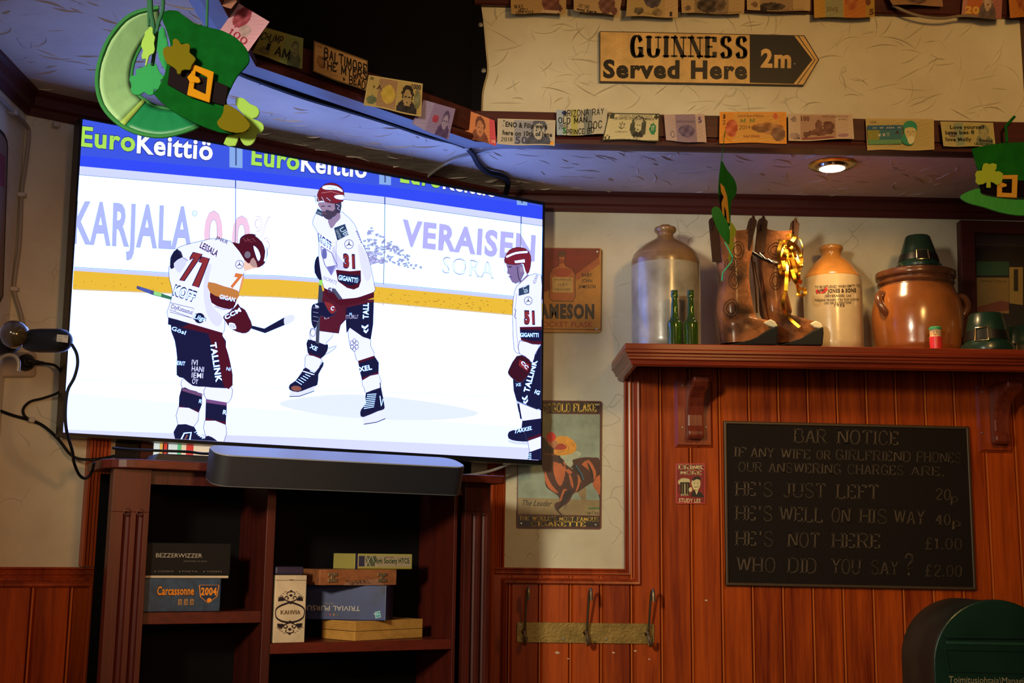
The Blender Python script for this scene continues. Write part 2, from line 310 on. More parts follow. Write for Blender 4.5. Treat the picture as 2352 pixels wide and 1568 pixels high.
def strokes(s,wt=.8,thin=.45,serif=True,jit=0.):
    """stroke font: returns 2D polys, x normalised 0..1, y in cap heights"""
    x=0;polys=[];rj=random.Random(hash(s)%999 if False else sum(map(ord,s)))
    def bar(a,b,w_):
        a=np.array(a);b=np.array(b);d=b-a;L_=np.hypot(*d)
        if L_<1e-6:return
        n=np.array([-d[1],d[0]])/L_*w_/2; e=d/L_*w_*.12
        polys.append([a-n-e,b-n+e,b+n+e,a+n-e])
    for ch in s:
        gw,st=G.get(ch,G.get(ch.upper(),G[' ']))
        oy=rj.uniform(-jit,jit)*3
        for iq,q in enumerate(st.split('|') if st else []):
            tf=1 if (wt>1.5 and iq in THIN.get(ch,())) else 0
            sm=q.startswith('~'); pts=pp(q.lstrip('~')); 
            if jit: pts=[(a+rj.uniform(-jit,jit),b+rj.uniform(-jit,jit)) for a,b in pts]
            raw=pts
            if sm: pts=[tuple(p) for p in catmull(pts,4)]
            for a,b in zip(pts[:-1],pts[1:]):
                dx,dy=b[0]-a[0],b[1]-a[1]; v=abs(dy)/(math.hypot(dx,dy)+1e-9)
                bar((x+a[0],a[1]+oy),(x+b[0],b[1]+oy),thin if tf else thin+(wt-thin)*v**1.5)
            if serif and not sm:
                for e,o in ((raw[0],raw[1]),(raw[-1],raw[-2])):
                    if abs(e[1]) <.01 or abs(e[1]-6)<.01:
                        if abs(e[1]-o[1])>abs(e[0]-o[0])*.8 and abs(e[1]-o[1])>1.5: 
                            yy=e[1]+(thin/2 if e[1]<1 else -thin/2); bar((x+e[0]-wt*.5-.42,yy),(x+e[0]+wt*.5+.42,yy),thin)
        adv_=1.35+wt*.55+(.9 if wt>1.6 else 0); x+=gw+adv_
    W=x-adv_
    return [[(p[0]/W,p[1]/6) for p in q] for q in polys]
class Decal:
    def __init__(s,M,step=3e-5,base=4e-4): s.M=M; s.mb=MB(); s.off=base; s.step=step
    def nxt(s): s.off+=s.step; return s.off
    def poly(s,pts,col,smooth=0,keep=False):
        o=s.off if keep else s.nxt()
        if smooth: pts=catmull(pts,smooth,True)
        s.mb.add([s.M(p[0],p[1],o) for p in pts],[tuple(range(len(pts)))],col)
    def line(s,pts,wd,col,smooth=0,keep=False):
        if smooth: pts=catmull(pts,smooth)
        P=[np.array(p,float) for p in pts]; o=s.off if keep else s.nxt(); L=[];R=[]
        for i in range(len(P)):
            t=P[min(i+1,len(P)-1)]-P[max(i-1,0)]; t/=np.hypot(*t)+1e-9; n=np.array([-t[1],t[0]])*wd/2; L.append(P[i]+n);R.append(P[i]-n)
        V=[s.M(*p,o) for p in L]+[s.M(*p,o) for p in R];n=len(P)
        s.mb.add(V,[(i,i+1,n+i+1,n+i) for i in range(n-1)],col)
    def ell(s,cx,cy,rx,ry,col,n=18,rot=0.,keep=False):
        s.poly([(cx+rx*math.cos(2*PI*i/n)*math.cos(rot)-ry*math.sin(2*PI*i/n)*math.sin(rot),cy+rx*math.cos(2*PI*i/n)*math.sin(rot)+ry*math.sin(2*PI*i/n)*math.cos(rot)) for i in range(n)],col,keep=keep)
    def circ(s,cx,cy,rx,ry,wd,col,n=20):
        s.line([(cx+rx*math.cos(2*PI*i/n),cy+ry*math.sin(2*PI*i/n)) for i in range(n+1)],wd,col)
    def text(s,t,p0,p1,h,col,font='sans',bold=0.,up=None,wt=.8,thin=.45,skew=0.,jit=0.):
        p0=np.array(p0,float);p1=np.array(p1,float); d=p1-p0; L_=np.hypot(*d)
        if up is None: up=np.array([d[1],-d[0]])/L_*h+d/L_*skew*h
        else: up=np.array(up,float)
        o=s.nxt(); f=lambda x,y: s.M(*(p0+d*x+up*y),o)
        if font=='sans':
            V,Fs=sans(t,bold); s.mb.add([f(x,y) for x,y in V],Fs,col)
        else:
            for q in strokes(t,wt,thin,font=='serif',jit):
                s.mb.add([f(x,y) for x,y in q],[tuple(range(len(q)))],col)
    def build(s,name,mt,parent,clip=None,**k):
        return s.mb.build(name,mt,parent,**k)
def pmap(pl): return lambda x,y,o: pl.at(x,y,o)
# ================================================================== STRUCTURE
zN=np.array([0,0,1.])
def wallbox(name,p0,p1,z0,z1,th,mt,**k):
    p0=np.array(p0,float)[:2];p1=np.array(p1,float)[:2]; d=p1-p0; d/=np.linalg.norm(d); n=np.array([-d[1],d[0]])  # thickness to the left of p0->p1
    a=np.array([p0[0],p0[1],z0]);b=np.array([p1[0],p1[1],z0]);t=np.array([n[0]*th,n[1]*th,0])
    return MB().box(a,b-a,t,(0,0,z1-z0)).build(name,mt,kind='structure',**k)
LW=(-1.058,2.766); CN=(XC,YB)
wall_back=wallbox('wall_back',CN,(2.3,YB),0,CZ+.02,.1,M_cream)
wall_left_corner=wallbox('wall_left_1',LW,CN,0,CZ+.02,.1,M_cream)
wall_left=wallbox('wall_left',(-1.058,.6),LW,0,CZ+.02,.1,M_cream)
fl=MB().prism([(-1.16,.5,0),(2.3,.5,0),(2.3,3.6,0),(CN[0],3.6,0),(-1.16,2.77,0)],(0,0,-.1)).build('floor',wood('floor_boards',(.05,.02,.01),(.16,.07,.03),.4,'X'),kind='structure')
# alcove ceiling (polygon behind the bulkheads)
al=[(-1.16,.6),(-.60,.6),(P3[0]-.03,P3[1]),(P2[0]-.03,P2[1]+.01),(P1[0]-.01,P1[1]+.03),(2.3,2.93),(2.3,3.6),(CN[0]-.03,3.6),(-1.16,2.85)]
alcove=MB().prism([(x,y,CZ) for x,y in al],(0,0,.05)).build('ceiling_alcove',M_ceil,kind='structure')
# bulkheads
TOPZ=2.80
wall_upper=MB().prism([(P1[0]+.0,2.9,CZ-.0),(2.3,2.9,CZ-.0),(2.3,2.93,CZ),(P1[0]-.01,2.93,CZ)],(0,0,TOPZ-CZ)).build('wall_upper',M_cream,kind='structure')
n2=np.array([-(BD.n[0]),-(BD.n[1]),0])*.03
wall_upper_d=MB().prism([(P2[0],P2[1],CZ),(P1[0],P1[1],CZ),(P1[0]+n2[0],P1[1]+n2[1],CZ),(P2[0]+n2[0],P2[1]+n2[1],CZ)],(0,0,TOPZ-CZ)).build('wall_upper_2',M_cream,kind='structure')
wall_upper_s=MB().prism([(P2[0],P2[1],CZ),(P3[0],P3[1],CZ),(P3[0]-.03,P3[1],CZ),(P2[0]-.03,P2[1],CZ)],(0,0,TOPZ-CZ)).build('wall_upper_3',M_cream,kind='structure')
main_ceiling=MB().abox(-1.2,2.3,.6,3.0,TOPZ,TOPZ+.05).build('ceiling',M_ceil,kind='structure')
# plaster ridges: raised trowel strokes
def ridges(parent,fn,n,seed,lmin=.012,lmax=.05,h=.0016,name='plaster_ridge',mt=None):
    rr=random.Random(seed); mb=MB()
    for i in range(n):
        a=rr.random();b=rr.random(); th=rr.gauss(.3,.5) if rr.random()<.7 else rr.uniform(0,PI); L_=rr.uniform(lmin,lmax); cur=rr.uniform(-22,22)
        k=7; P=[];x,y=0.,0.
        for j in range(k):
            P.append((x,y)); x+=math.cos(th)*L_/k; y+=math.sin(th)*L_/k; th+=cur*L_/k
        wv=rr.uniform(.0010,.0026); hh=h*rr.uniform(.5,1.3)
        V=[];ok=True
        for j,(x,y) in enumerate(P):
            tw=math.sin(PI*(j+.2)/(k-.6)); q=fn(a,b,x,y)
            if q is None: ok=False;break
            o,e1,e2,n_=q; t=np.array([math.cos(th),math.sin(th)])
            s_=e1*(-t[1])+e2*t[0]
            V+= [o-s_*wv*tw*.6,o+n_*hh*tw,o+s_*wv*2.2*tw]
        if not ok: continue
        mb.add(V,[(3*j,3*j+1,3*j+4,3*j+3) for j in range(k-1)]+[(3*j+1,3*j+2,3*j+5,3*j+4) for j in range(k-1)])
    return mb.build(name,mt,parent,kind='stuff')
def inpoly(x,y,P):
    r=False
    for i in range(len(P)):
        (x1,y1),(x2,y2)=P[i],P[i-1]
        if (y1>y)!=(y2>y) and x<(x2-x1)*(y-y1)/(y2-y1)+x1: r=not r
    return r
ex,ey=np.array([1.,0,0]),np.array([0,1.,0])
def f_ceil(a,b,x,y):
    X=-1.05+a*2.6+x; Y=1.5+b*1.98+y
    if not inpoly(X,Y,al): return None
    if Y-(2.766+.672*(X+1.058))>-.01 and X<.1: return None
    if Y>3.49: return None
    return np.array([X,Y,CZ+1e-4]),ex,ey,-zN
ridges(alcove,f_ceil,1100,3,.02,.11,.0028,mt=M_ceil)
def f_bk(Y,x0,x1,z0,z1):
    return lambda a,b,x,y:(np.array([x0+a*(x1-x0)+x,Y-1e-4,min(z1,max(z0,z0+b*(z1-z0)+y))]),ex,zN,-ey)
ridges(wall_upper,f_bk(2.9,.0,1.5,2.32,2.6),170,5,.03,.12,.0030,mt=M_cream)
ridges(wall_back,f_bk(YB,.05,1.4,1.2,2.2),60,8,.015,.06,.0016,mt=M_cream)
# ---- cornice around the alcove
corn=[(0,0),(0,-.056),(.006,-.056),(.010,-.046),(.012,-.040),(.020,-.034),(.022,-.014),(.030,-.008),(.030,0)]
pth=[(-1.058,.7,CZ),(-1.058,2.766,CZ),(CN[0],YB,CZ),(2.3,YB,CZ)]
# sweep side must point into the room: nrm = -z gives side = cross(-z,t)
cor=MB().sweep(pth,(0,0,-1),[(-a if False else a,-b) for a,b in corn]).build('trim_1',M_dark,kind='structure')
# check orientation: cross(-z, +x)= -y -> into the room for the back wall  (good)
# ---- boards carrying the banknotes
BT=.024
bpath=[(P3[0],P3[1],0),(P2[0],P2[1],0),(P1[0],P1[1],0),(2.3,2.9,0)]
def board(z0,z1,prof,name,path,mt):
    return MB().sweep([(x,y,z0) for x,y,_ in path],(0,0,-1),[(a,-(b)) for a,b in prof]).build(name,mt,kind='structure')
ZB0=2.2295; ZB1=2.312
board(ZB0,0,[(-.034,.004),(-.034,.075),(0,.075),(0,.0825),(.014,.0825),(.018,.079),(.018,.026),(.012,.024),(.012,.020),(.024,.018),(.027,.010),(.024,0),(-.01,0)],'trim_2',bpath,M_dark)
zb2=atY(1300,13,2.88)[2]
board(zb2,0,[(0,0),(0,.11),(.016,.11),(.018,.1),(.018,.004),(.014,0)],'trim_3',[bpath[2],bpath[3]],M_dark)
# vertical dark post at far right of bulkhead
v=atY(2345,100,2.9); MB().abox(v[0],v[0]+.05,2.868,2.9,ZB0+.084,TOPZ).build('trim_4',M_dark,kind='structure')
# ---- plank panelling on the back wall
x0=atY(1236,1459,3.475)[0]; x1=atY(2077,1459,3.475)[0]; PW=(x1-x0)/12
PT=.022                 # panelling thickness (front face at YB-PT)
mant_z=1.7765; low_z=atY(1300,1322,YB-.03)[2]; xm=atY(1448,1000,YB)[0]+.004
prof=[(0,.0),(0,.004),(.0018,PT-.002),(.0030,PT+.0012),(.0058,PT+.0012),(.0070,PT-.003),(.0085,PT-.006),(.0105,PT-.0035),(.0125,PT),(PW-.002,PT),(PW,PT-.004),(PW,0)]
def plank_mesh(h):
    mb=MB(); n=len(prof)
    mb.add([(a,-b,0) for a,b in prof]+[(a,-b,h) for a,b in prof],[tuple(range(n)),tuple(range(2*n-1,n-1,-1))]+[(i,i+n,(i+1)%n+n,(i+1)%n) for i in range(n)])
    return mb
tmpl={}
def plank(x,h,parent,y=YB,rz=0.,pos=None):
    k=round(h,3)
    if k not in tmpl:
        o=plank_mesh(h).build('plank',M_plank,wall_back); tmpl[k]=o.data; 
    else:
        o=bpy.data.objects.new('plank',tmpl[k]); COL.objects.link(o)
    o.parent=parent; o.location=(x,y,0) if pos is None else pos; o.rotation_euler=(0,0,rz); return o
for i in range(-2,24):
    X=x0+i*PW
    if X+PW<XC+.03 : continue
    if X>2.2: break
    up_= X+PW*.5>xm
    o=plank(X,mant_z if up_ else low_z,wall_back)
# plank cut beside the moulding: the boundary column is covered by the trim
# ---- stepped moulding around the plaster panel
fl_prof=[(0,0),(0,.020),(.004,.022),(.0065,.017),(.0105,.016),(.012,.020),(.0155,.021),(.0175,.016),(.0215,.015),(.023,.020),(.027,.0215),(.031,.026),(.0355,.032),(.040,.033),(.0435,.029),(.0445,.0)]
def tr(px,py): 
    q=atY(px,py,YB-.012); return (q[0],YB,q[2])
A_=tr(1433,840);B_=tr(1433,1306);C_=tr(1126,1306);D_=tr(1122,1560)
MB().sweep([(A_[0],YB-PT*.0,1.745),(A_[0],YB,B_[2]),(C_[0]+.002,YB,B_[2]),(C_[0]+.002,YB,0.02)],(0,-1,0),[(a,b) for a,b in fl_prof]).build('trim_5',M_trim,kind='structure')
# ---- panelling on the diagonal wall at the far left (below the rail)
zr=DW.at(120,1302,.015)[2]
dv=np.array([math.cos(aD),math.sin(aD),0])
wl=math.hypot(CN[0]-LW[0],CN[1]-LW[1])
def dpos(px,py,off=0): q=DW.at(px,py,off); return (q-np.array([LW[0],LW[1],0]))@dv
s1=dpos(190,1450); sg=dpos(58,1450)
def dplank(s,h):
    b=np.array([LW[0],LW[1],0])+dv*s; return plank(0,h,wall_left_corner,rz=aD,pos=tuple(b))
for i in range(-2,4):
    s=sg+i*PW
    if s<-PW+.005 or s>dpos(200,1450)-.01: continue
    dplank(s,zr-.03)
def dw3(s,z,off=0): return np.array([LW[0],LW[1],0])+dv*s+DW.n*off+zN*z
sR=dpos(242,1320)
MB().sweep([dw3(.0,zr),dw3(sR,zr),dw3(sR,.02)],DW.n,[(-a if True else a,b) for a,b in fl_prof][::-1]).build('trim_6',M_trim,kind='structure')
# ---- window in the diagonal wall, behind the television
win=tag(MB().add([],[]).v and None or bpy.data.objects.new('window_1',None),kind='structure') if False else None
w_s0=dpos(250,1100); w_s1=dpos(1121,1100)
zs0=zr+.0; 
gl_col=[(.80,.9,.84),(.9,.55,.12),(.75,.06,.04),(.15,.62,.25),(.95,.75,.5),(.02,.02,.02)]
wz0,wz1=1.40,2.10
g0=dpos(345,1035); g1=dpos(662,1040)
frame=MB()
frame.box(dw3(g0-.03,wz0,.002),dv*.03,DW.n*.02,zN*(wz1-wz0)); frame.box(dw3(g1,wz0,.002),dv*.03,DW.n*.02,zN*(wz1-wz0)); frame.box(dw3(g0,wz1,.002),dv*(g1-g0),DW.n*.02,zN*.03); frame.box(dw3(g0,wz0-.03,.002),dv*(g1-g0),DW.n*.02,zN*.03)
window=frame.build('window_1',M_dark,kind='structure')
# casing (fluted) either side and head
for nm,s_a,s_b,z0 in(('casing',dpos(190,1150),dpos(240,1150),zr+.002),('casing',dpos(1118,1150),dpos(1149,1150),.02)):
    wd=s_b-s_a; K=6; pr=[]
    for i in range(K): 
        a=i/K*wd; pr+=[(a+.0005,.016),(a+.2*wd/K,.022+.004*(i in(0,5))),(a+.8*wd/K,.022+.004*(i in(0,5))),(a+wd/K-.0005,.016)]
    pr=[(0,0)]+pr+[(wd,0)]
    MB().sweep([dw3(s_a,z0),dw3(s_a,CZ-.06)],DW.n,[(-a,b) for a,b in pr][::-1]).build(nm,M_trim,window)
# stained glass panes: backlit pieces separated by lead
rw=random.Random(4)
bl=DW.at(348,1018,.012);
def pane(px0,px1,col,y0=1.40,y1=2.1,tilt=0):
    a=dpos(px0,1035);b=dpos(px1,1035)
    m_=mat('glass_%d_%d_%d'%tuple(int(255*x) for x in col),tuple(x*.5 for x in col),.2,emis=col,es=.75)
    MB().prism([dw3(a,y0,.006),dw3(b,y0,.006),dw3(b+tilt,y1,.006),dw3(a+tilt,y1,.006)],DW.n*.004).build('pane',m_,window)
seq=[(348,363,0,0),(365,370,1,0),(374,380,2,.03),(384,404,0,0),(406,412,3,0),(414,424,4,0),(426,440,2,-.03),(442,508,4,0),(511,584,0,0),(586,607,2,.05),(609,615,1,0),(618,626,2,.04),(628,640,0,0),(642,648,3,0),(650,661,0,0)]
for a,b,k,t in seq: pane(a,b,gl_col[k],tilt=0)
MB().prism([dw3(g0,wz0,.001),dw3(g1,wz0,.001),dw3(g1,wz1,.001),dw3(g0,wz1,.001)],DW.n*.004).build('lead',M_black,window)
MB().prism([dw3(w_s0+.01,wz0,.0005),dw3(g0-.03,wz0,.0005),dw3(g0-.03,wz1,.0005),dw3(w_s0+.01,wz1,.0005)],DW.n*.004).build('dark_panel',M_black,window)
MB().prism([dw3(g1+.03,wz0,.0005),dw3(w_s1-.06,wz0,.0005),dw3(w_s1-.06,wz1,.0005),dw3(g1+.03,wz1,.0005)],DW.n*.004).build('dark_panel',M_black,window)
# ================================================================== MANTEL SHELF
MZ=1.793; MF=3.17; mx0=.378
mant=thing('mantel_shelf','long reddish varnished wooden mantel shelf above the plank panelling','shelf',(mx0,YB-.1,MZ-.03))
MB().abox(mx0-.004,2.28,MF,YB,MZ-.016,MZ).build('shelf_board',M_mant,mant,bevel=.002)
mpf=[(0,-.016),(.004,-.018),(.004,-.024),(-.002,-.027),(-.002,-.032),(-.006,-.034),(-.006,-.040),(-.012,-.043),(-.014,-.052),(-.020,-.056),(-.03,-.056),(-.03,-.016)]
MB().sweep([(mx0,YB-.001,MZ),(mx0,MF,MZ),(2.28,MF,MZ)],(0,0,1),[(-a,b) for a,b in mpf]).build('edge_moulding',M_mant,mant)
# corbels
def corbel(label,cx,yt,yb,px0,px1,cw):
    t=thing('corbel',label,'bracket',(atY(cx,yb,3.47)[0],YB-PT,atY(cx,yb,3.47)[2]),group='wooden corbels under the mantel')
    a=atY(px0,yt,YB-PT);b=atY(px1,yb,YB-PT); Yp=YB-PT
    w_=b[0]-a[0]; h_=1.74-b[2]
    MB().add([(a[0],Yp,b[2]),(b[0],Yp,b[2]),(b[0],Yp,1.738),(a[0],Yp,1.738),(a[0]+.008,Yp-.008,b[2]+.008),(b[0]-.008,Yp-.008,b[2]+.008),(b[0]-.008,Yp-.008,1.738),(a[0]+.008,Yp-.008,1.738),
      (a[0]+.008,Yp-.012,b[2]+.008),(b[0]-.008,Yp-.012,b[2]+.008),(b[0]-.008,Yp-.012,1.738),(a[0]+.008,Yp-.012,1.738)],
      [(0,1,5,4),(1,2,6,5),(2,3,7,6),(3,0,4,7),(4,5,9,8),(5,6,10,9),(6,7,11,10),(7,4,8,11),(8,9,10,11),(0,3,2,1)]).build('back_plate',M_trim,t)
    # curved bracket: side profile swept in X
    x_c=atY(cx,(yt+yb)/2,3.42)[0]; y0=Yp-.012; zt=1.736; zb=atY(cx,yb-22,YB-.06)[2]; H=zt-zb
    sp=[(0,0),(.028,.0),(.036,.04*1),(.036,.12),(.030,.22),(.030,.40),(.038,.55),(.055,.68),(.085,.78),(.115,.83),(.13,.90),(.13,1.0),(0,1.0)]
    sp=[(a_,b_) for a_,b_ in sp]; body=[(x_c-cw/2,y0-a_,zb+b_*H) for a_,b_ in sp]
    MB().prism(body,(cw,0,0)).build('bracket',wood('corbel_wood',(.10,.016,.010),(.26,.045,.016),.22,'Z',.6),t,bevel=.005)
    for (sx,sy) in ((px0+19,yt+45),(px0+19,yb-48),(px1-17,yb-48)):
        q=atY(sx,sy,Yp-.014); MB().lathe([(.0026,0),(.0026,.001),(.0016,.0016)],q,12,(0,-1,0)).build('screw',M_screw,t)
    return t
corbel('wooden corbel under the mantel, left one above the small red sign',1600,840,1029,1548,1638,.045)
corbel('wooden corbel under the mantel, right one above the corner of the notice board',2306,855,1041,2237,2326,.045)
# ================================================================== TELEVISION
tvc=(TVP.at(183,270)+TVP.at(1243,1068))/2
tv=thing('television','large flat television showing an ice hockey game','television',(-.362,2.99,1.487))
ou=[(183,270),(1250,465),(1243,1068),(140,1000)]; inn=[(188,276),(1246,470),(1238,1058),(144,992)]
inn=[(189,274),(1246,471),(1237,1057),(140+4,993)]
OU=[TVP.at(*q) for q in ou]; IN=[TVP.at(*q) for q in inn]
MB().ring([p+TVP.n*.004 for p in OU],[p+TVP.n*.004 for p in IN],-TVP.n*.03).build('bezel',M_black,tv)
MB().prism([p-TVP.n*.026 for p in OU],-TVP.n*.025).build('rear_housing',M_black,tv)
MB().prism([TVP.at(*q) for q in inn],-TVP.n*.01).build('display_panel',mat('display_glass',(.01,.01,.012),.12),tv)
q=tvc-TVP.n*.05; MB().box(q+np.array([0,0,0]),np.cross(zN,TVP.n)*.3,-TVP.n*.03,(0,0,.25),cen=False).build('wall_mount',M_black,tv)
# ---- screen picture (a flat picture on the display, mapped on the display plane)
S=Decal(pmap(TVP),3e-5,4e-4)
WH=(1.02,2.1,7.4); IC=(.98,1.08,1.9); 
def k(r,g,b,m=1.0): return c(r,g,b,m)
S.poly([(130,240),(1260,440),(1260,1080),(130,1010)],WH)
ice=[(120,660),(388,673),(640,682),(860,694),(1177,723),(1260,735),(1260,1090),(120,1010)]
S.poly(ice,(1.15,2.0,5.5)); S.poly([(120,900),(400,925),(1260,985),(1260,1090),(120,1010)],(.93,1.2,3.0)); S.poly([(120,985),(700,1005),(1260,1030),(1260,1090),(120,1012)],(.72,.76,1.6))
S.poly(pp('640,925 800,905 1000,925 1100,950 980,965 760,955'),(.82,.9,1.6),4); S.poly(pp('300,880 520,890 660,905 500,915 330,900'),(1.0,1.12,1.95),4)
S.line([(130,870),(640,890),(1240,915)],2,(.9,1.0,1.7))
# blue banner
ban=[(150,220),(1270,440),(1270,507),(1197,497),(885,452),(542,414),(179,381),(120,376)]
S.poly(ban,(.035,.075,.95))
S.poly([(150,220),(1270,440),(1270,480),(1197,466),(885,428),(542,390),(179,356),(120,350)],(.05,.10,.80))
S.poly([(120,376),(179,381),(542,414),(885,452),(1197,497),(1270,507),(1270,523),(1197,512),(883,468),(541,432),(177,401),(120,396)],(.66,.72,1.35))
S.line([(120,396),(177,401),(541,432),(883,468),(1197,512),(1270,523)],1.2,(.2,.22,.35))
for a in((527,335,557,386),(871,398,898,425),(1187,440,1211,472)):
    S.poly([(a[0],a[1]-70),(a[2],a[1]-64),(a[2],a[3]),(a[0],a[3]-2)],(.25,.42,.85)); S.line([((a[0]+a[2])/2,a[1]-60),((a[0]+a[2])/2,a[3]-6)],4,(.07,.12,.35))
def euro(x0,y0,x1,y1,x2,y2,x3,y3,h):
    for b,cl,cl2 in((.06,(.03,.05,.3),(.03,.05,.3)),(.028,(.42,.78,.10),(1.0,1.05,1.7))):
        S.text('Euro',(x0,y0),(x1,y1),h,cl,bold=b,up=(2,-h)); S.text('Keittiö',(x2,y2),(x3,y3),h,cl2,bold=b,up=(2,-h))
euro(184,334,310,347,314,350,488,367,44); euro(577,377,687,390,691,392,842,408,41); euro(919,417,1013,431,1017,432,1140,452,38); euro(1213,462,1300,475,1302,476,1400,490,36)
# boards
G1=(.48,.52,.85)
def adv(t,p0,p1,h,cl,ol,b,bo): S.text(t,p0,p1,h,ol,bold=bo,up=(3,-h)); S.text(t,p0,p1,h,cl,bold=b,up=(3,-h))
adv('KARJALA',(166,556),(441,571),94,(.46,.52,1.02),(.3,.32,.6),.02,.028)
S.circ(447,490,5,6,1.2,(.2,.2,.3)); S.text('R',(445,493),(449,493.5),5,(.2,.2,.3))
adv('0',(467,582),(510,586),98,(.95,.62,.85),(.42,.22,.35),.02,.028);adv('0',(531,590),(574,593),94,(.95,.62,.85),(.42,.22,.35),.02,.028); adv('%',(580,578),(622,582),85,(1.2,1.0,1.5),(.5,.22,.35),-.01,-.002)
adv('VERAISEN',(922,561),(1228,598),56,(.50,.48,1.0),(.45,.43,.9),.035,.04)
S.text('SORA',(1016,626),(1134,640),38,(.33,.33,.62),bold=0,up=(2,-38)); S.text('SORA',(1017.5,625),(1133,638.5),35,WH,bold=-.018,up=(2,-35))
rs=random.Random(2)
tri=pp('700,462 735,500 800,545 880,590 960,650 1010,700 1085,775 1000,772 900,750 800,735 680,735 640,700 630,600 640,540',640,380,.3062)
n_=0
while n_<170:
    x=rs.uniform(832,972);y=rs.uniform(520,618)
    if inpoly(x,y,tri):
        r=1.6+ (3.6*max(0,1-(x-835)/60) if y>580 else .8*rs.random()); S.ell(x,y,r*1.5+.6,r+.5,(.22,.22,.45),8,rs.uniform(-.4,.4)); S.ell(x,y,r*1.5-.5,r-.5,(.75,.75,1.35),8,keep=True); n_+=1
for a in([(541,414),(541,525),(538,640)],[(884,452),(883,560),(880,700)],[(1197,497),(1195,620)]): S.line(a,2.0,(.25,.27,.45))
for x,y in((541,414),(884,452),(1197,497)): S.line([(x,y),(x,y+17)],2.5,(.05,.1,.4))
# kick plate
S.poly([(120,612),(166,614),(385,627),(640,634),(860,650),(1177,681),(1260,690),(1260,702),(1177,688),(860,658),(640,642),(385,636),(163,621),(120,619)],(.62,.66,1.1))
S.line([(120,611),(166,613),(385,626),(640,633),(860,649),(1177,680),(1260,689)],1.3,(.2,.2,.32))
S.poly([(120,619),(163,621),(385,636),(640,642),(860,658),(1177,688),(1260,698),(1260,733),(1177,723),(860,694),(640,682),(388,673),(162,664),(120,661)],(.86,.52,.045))
S.line([(120,661),(162,664),(388,673),(640,682),(860,694),(1177,723),(1260,733)],3,(.75,.55,.25))
for i in range(90):
    x=rs.uniform(165,1240); yt=621+(x-163)*.0625; S.ell(x,yt+rs.uniform(4,36),rs.uniform(.6,1.5),rs.uniform(.6,1.3),(.3,.13,.03),5,keep=True)
for i in range(40):
    x=rs.uniform(870,1175); yt=658+(x-860)*.098; y=yt+rs.uniform(3,32); S.line([(x,y),(x+rs.uniform(2,7),y+rs.uniform(-2,2))],1,(.3,.14,.03),keep=True)
MAR=(.085,.008,.022); NAV=(.012,.012,.055); JW=(.92,.96,1.9); JS=(.55,.57,1.05); LN=(.05,.05,.12); RED=(.28,.03,.04)
# ---------- player A (number 71)
Z=dict(ox=300,oy=500,sc=.3571)
def pa(s): return pp(s,**Z)
def star(x,y,r):
    S.circ(x,y,r,r*1.05,1.2,LN,18)
    for a in(-PI/2,PI/6,5*PI/6): S.poly([(x+r*math.cos(a),y+r*math.sin(a)),(x+r*.16*math.cos(a+1.05),y+r*.16*math.sin(a+1.05)),(x,y),(x+r*.16*math.cos(a-1.05),y+r*.16*math.sin(a-1.05))],LN)
def outl(pts,fill,sm=3,wd=1.1,col=LN):
    S.poly(pts,fill,sm); q=pts+[pts[0]]; 
    if wd: S.line([tuple(p) for p in catmull(pts,sm,True)]+[pts[0]],wd,col)
outl(pa('770,690 860,712 985,642 1035,622 1055,648 1030,676 985,692 865,742 775,712'),NAV,0,.8); S.poly(pa('990,640 1038,622 1056,648 1030,676 992,690'),(.8,.85,1.4),3)
outl(pa('40,436 150,470 265,508 262,528 140,496 38,456'),(.08,.09,.25),0,.8,(.02,.02,.05)); S.poly(pa('150,470 200,484 195,508 148,494'),(.3,.75,.25)); S.poly(pa('200,486 262,508 262,528 195,508'),(.05,.2,.1)); S.poly(pa('60,445 130,466 128,486 60,464'),(.08,.12,.5))
# legs
outl(pa('345,1030 480,1080 460,1140 335,1100'),JW); outl(pa('486,1085 645,1078 628,1190 490,1168'),JW)
S.poly(pa('328,1095 380,1105 460,1140 440,1250 370,1240 310,1214'),NAV,2);S.poly(pa('335,1094 460,1130 456,1150 330,1112'),(.18,.08,.2));S.poly(pa('312,1205 442,1240 438,1252 312,1218'),MAR)
S.poly(pa('484,1165 620,1188 612,1328 480,1302'),NAV);S.poly(pa('486,1165 620,1188 618,1208 486,1188'),(.2,.08,.25));S.poly(pa('480,1288 614,1312 612,1330 480,1304'),MAR)
outl(pa('308,1216 438,1252 405,1345 305,1332'),JW,2); outl(pa('478,1303 612,1330 600,1440 545,1440 482,1402'),JW,2)
outl(pa('303,1330 408,1345 432,1400 480,1422 478,1445 288,1430'),NAV,2); S.line(pa('325,1425 345,1385 390,1380 380,1430'),3,WH); S.line(pa('350,1425 365,1395'),3,(.3,.1,.1))
for i in range(5): S.line(pa('%d,%d %d,%d'%(410+i*12,1380+i*10,430+i*12,1372+i*10)),1.3,WH)
outl(pa('485,1405 520,1410 560,1440 555,1460 480,1450'),NAV,2)
S.text('R',pa('438,1190')[0],pa('456,1194')[0],9,WH); S.text('R',pa('592,1262')[0],pa('615,1266')[0],10,WH,bold=.02)
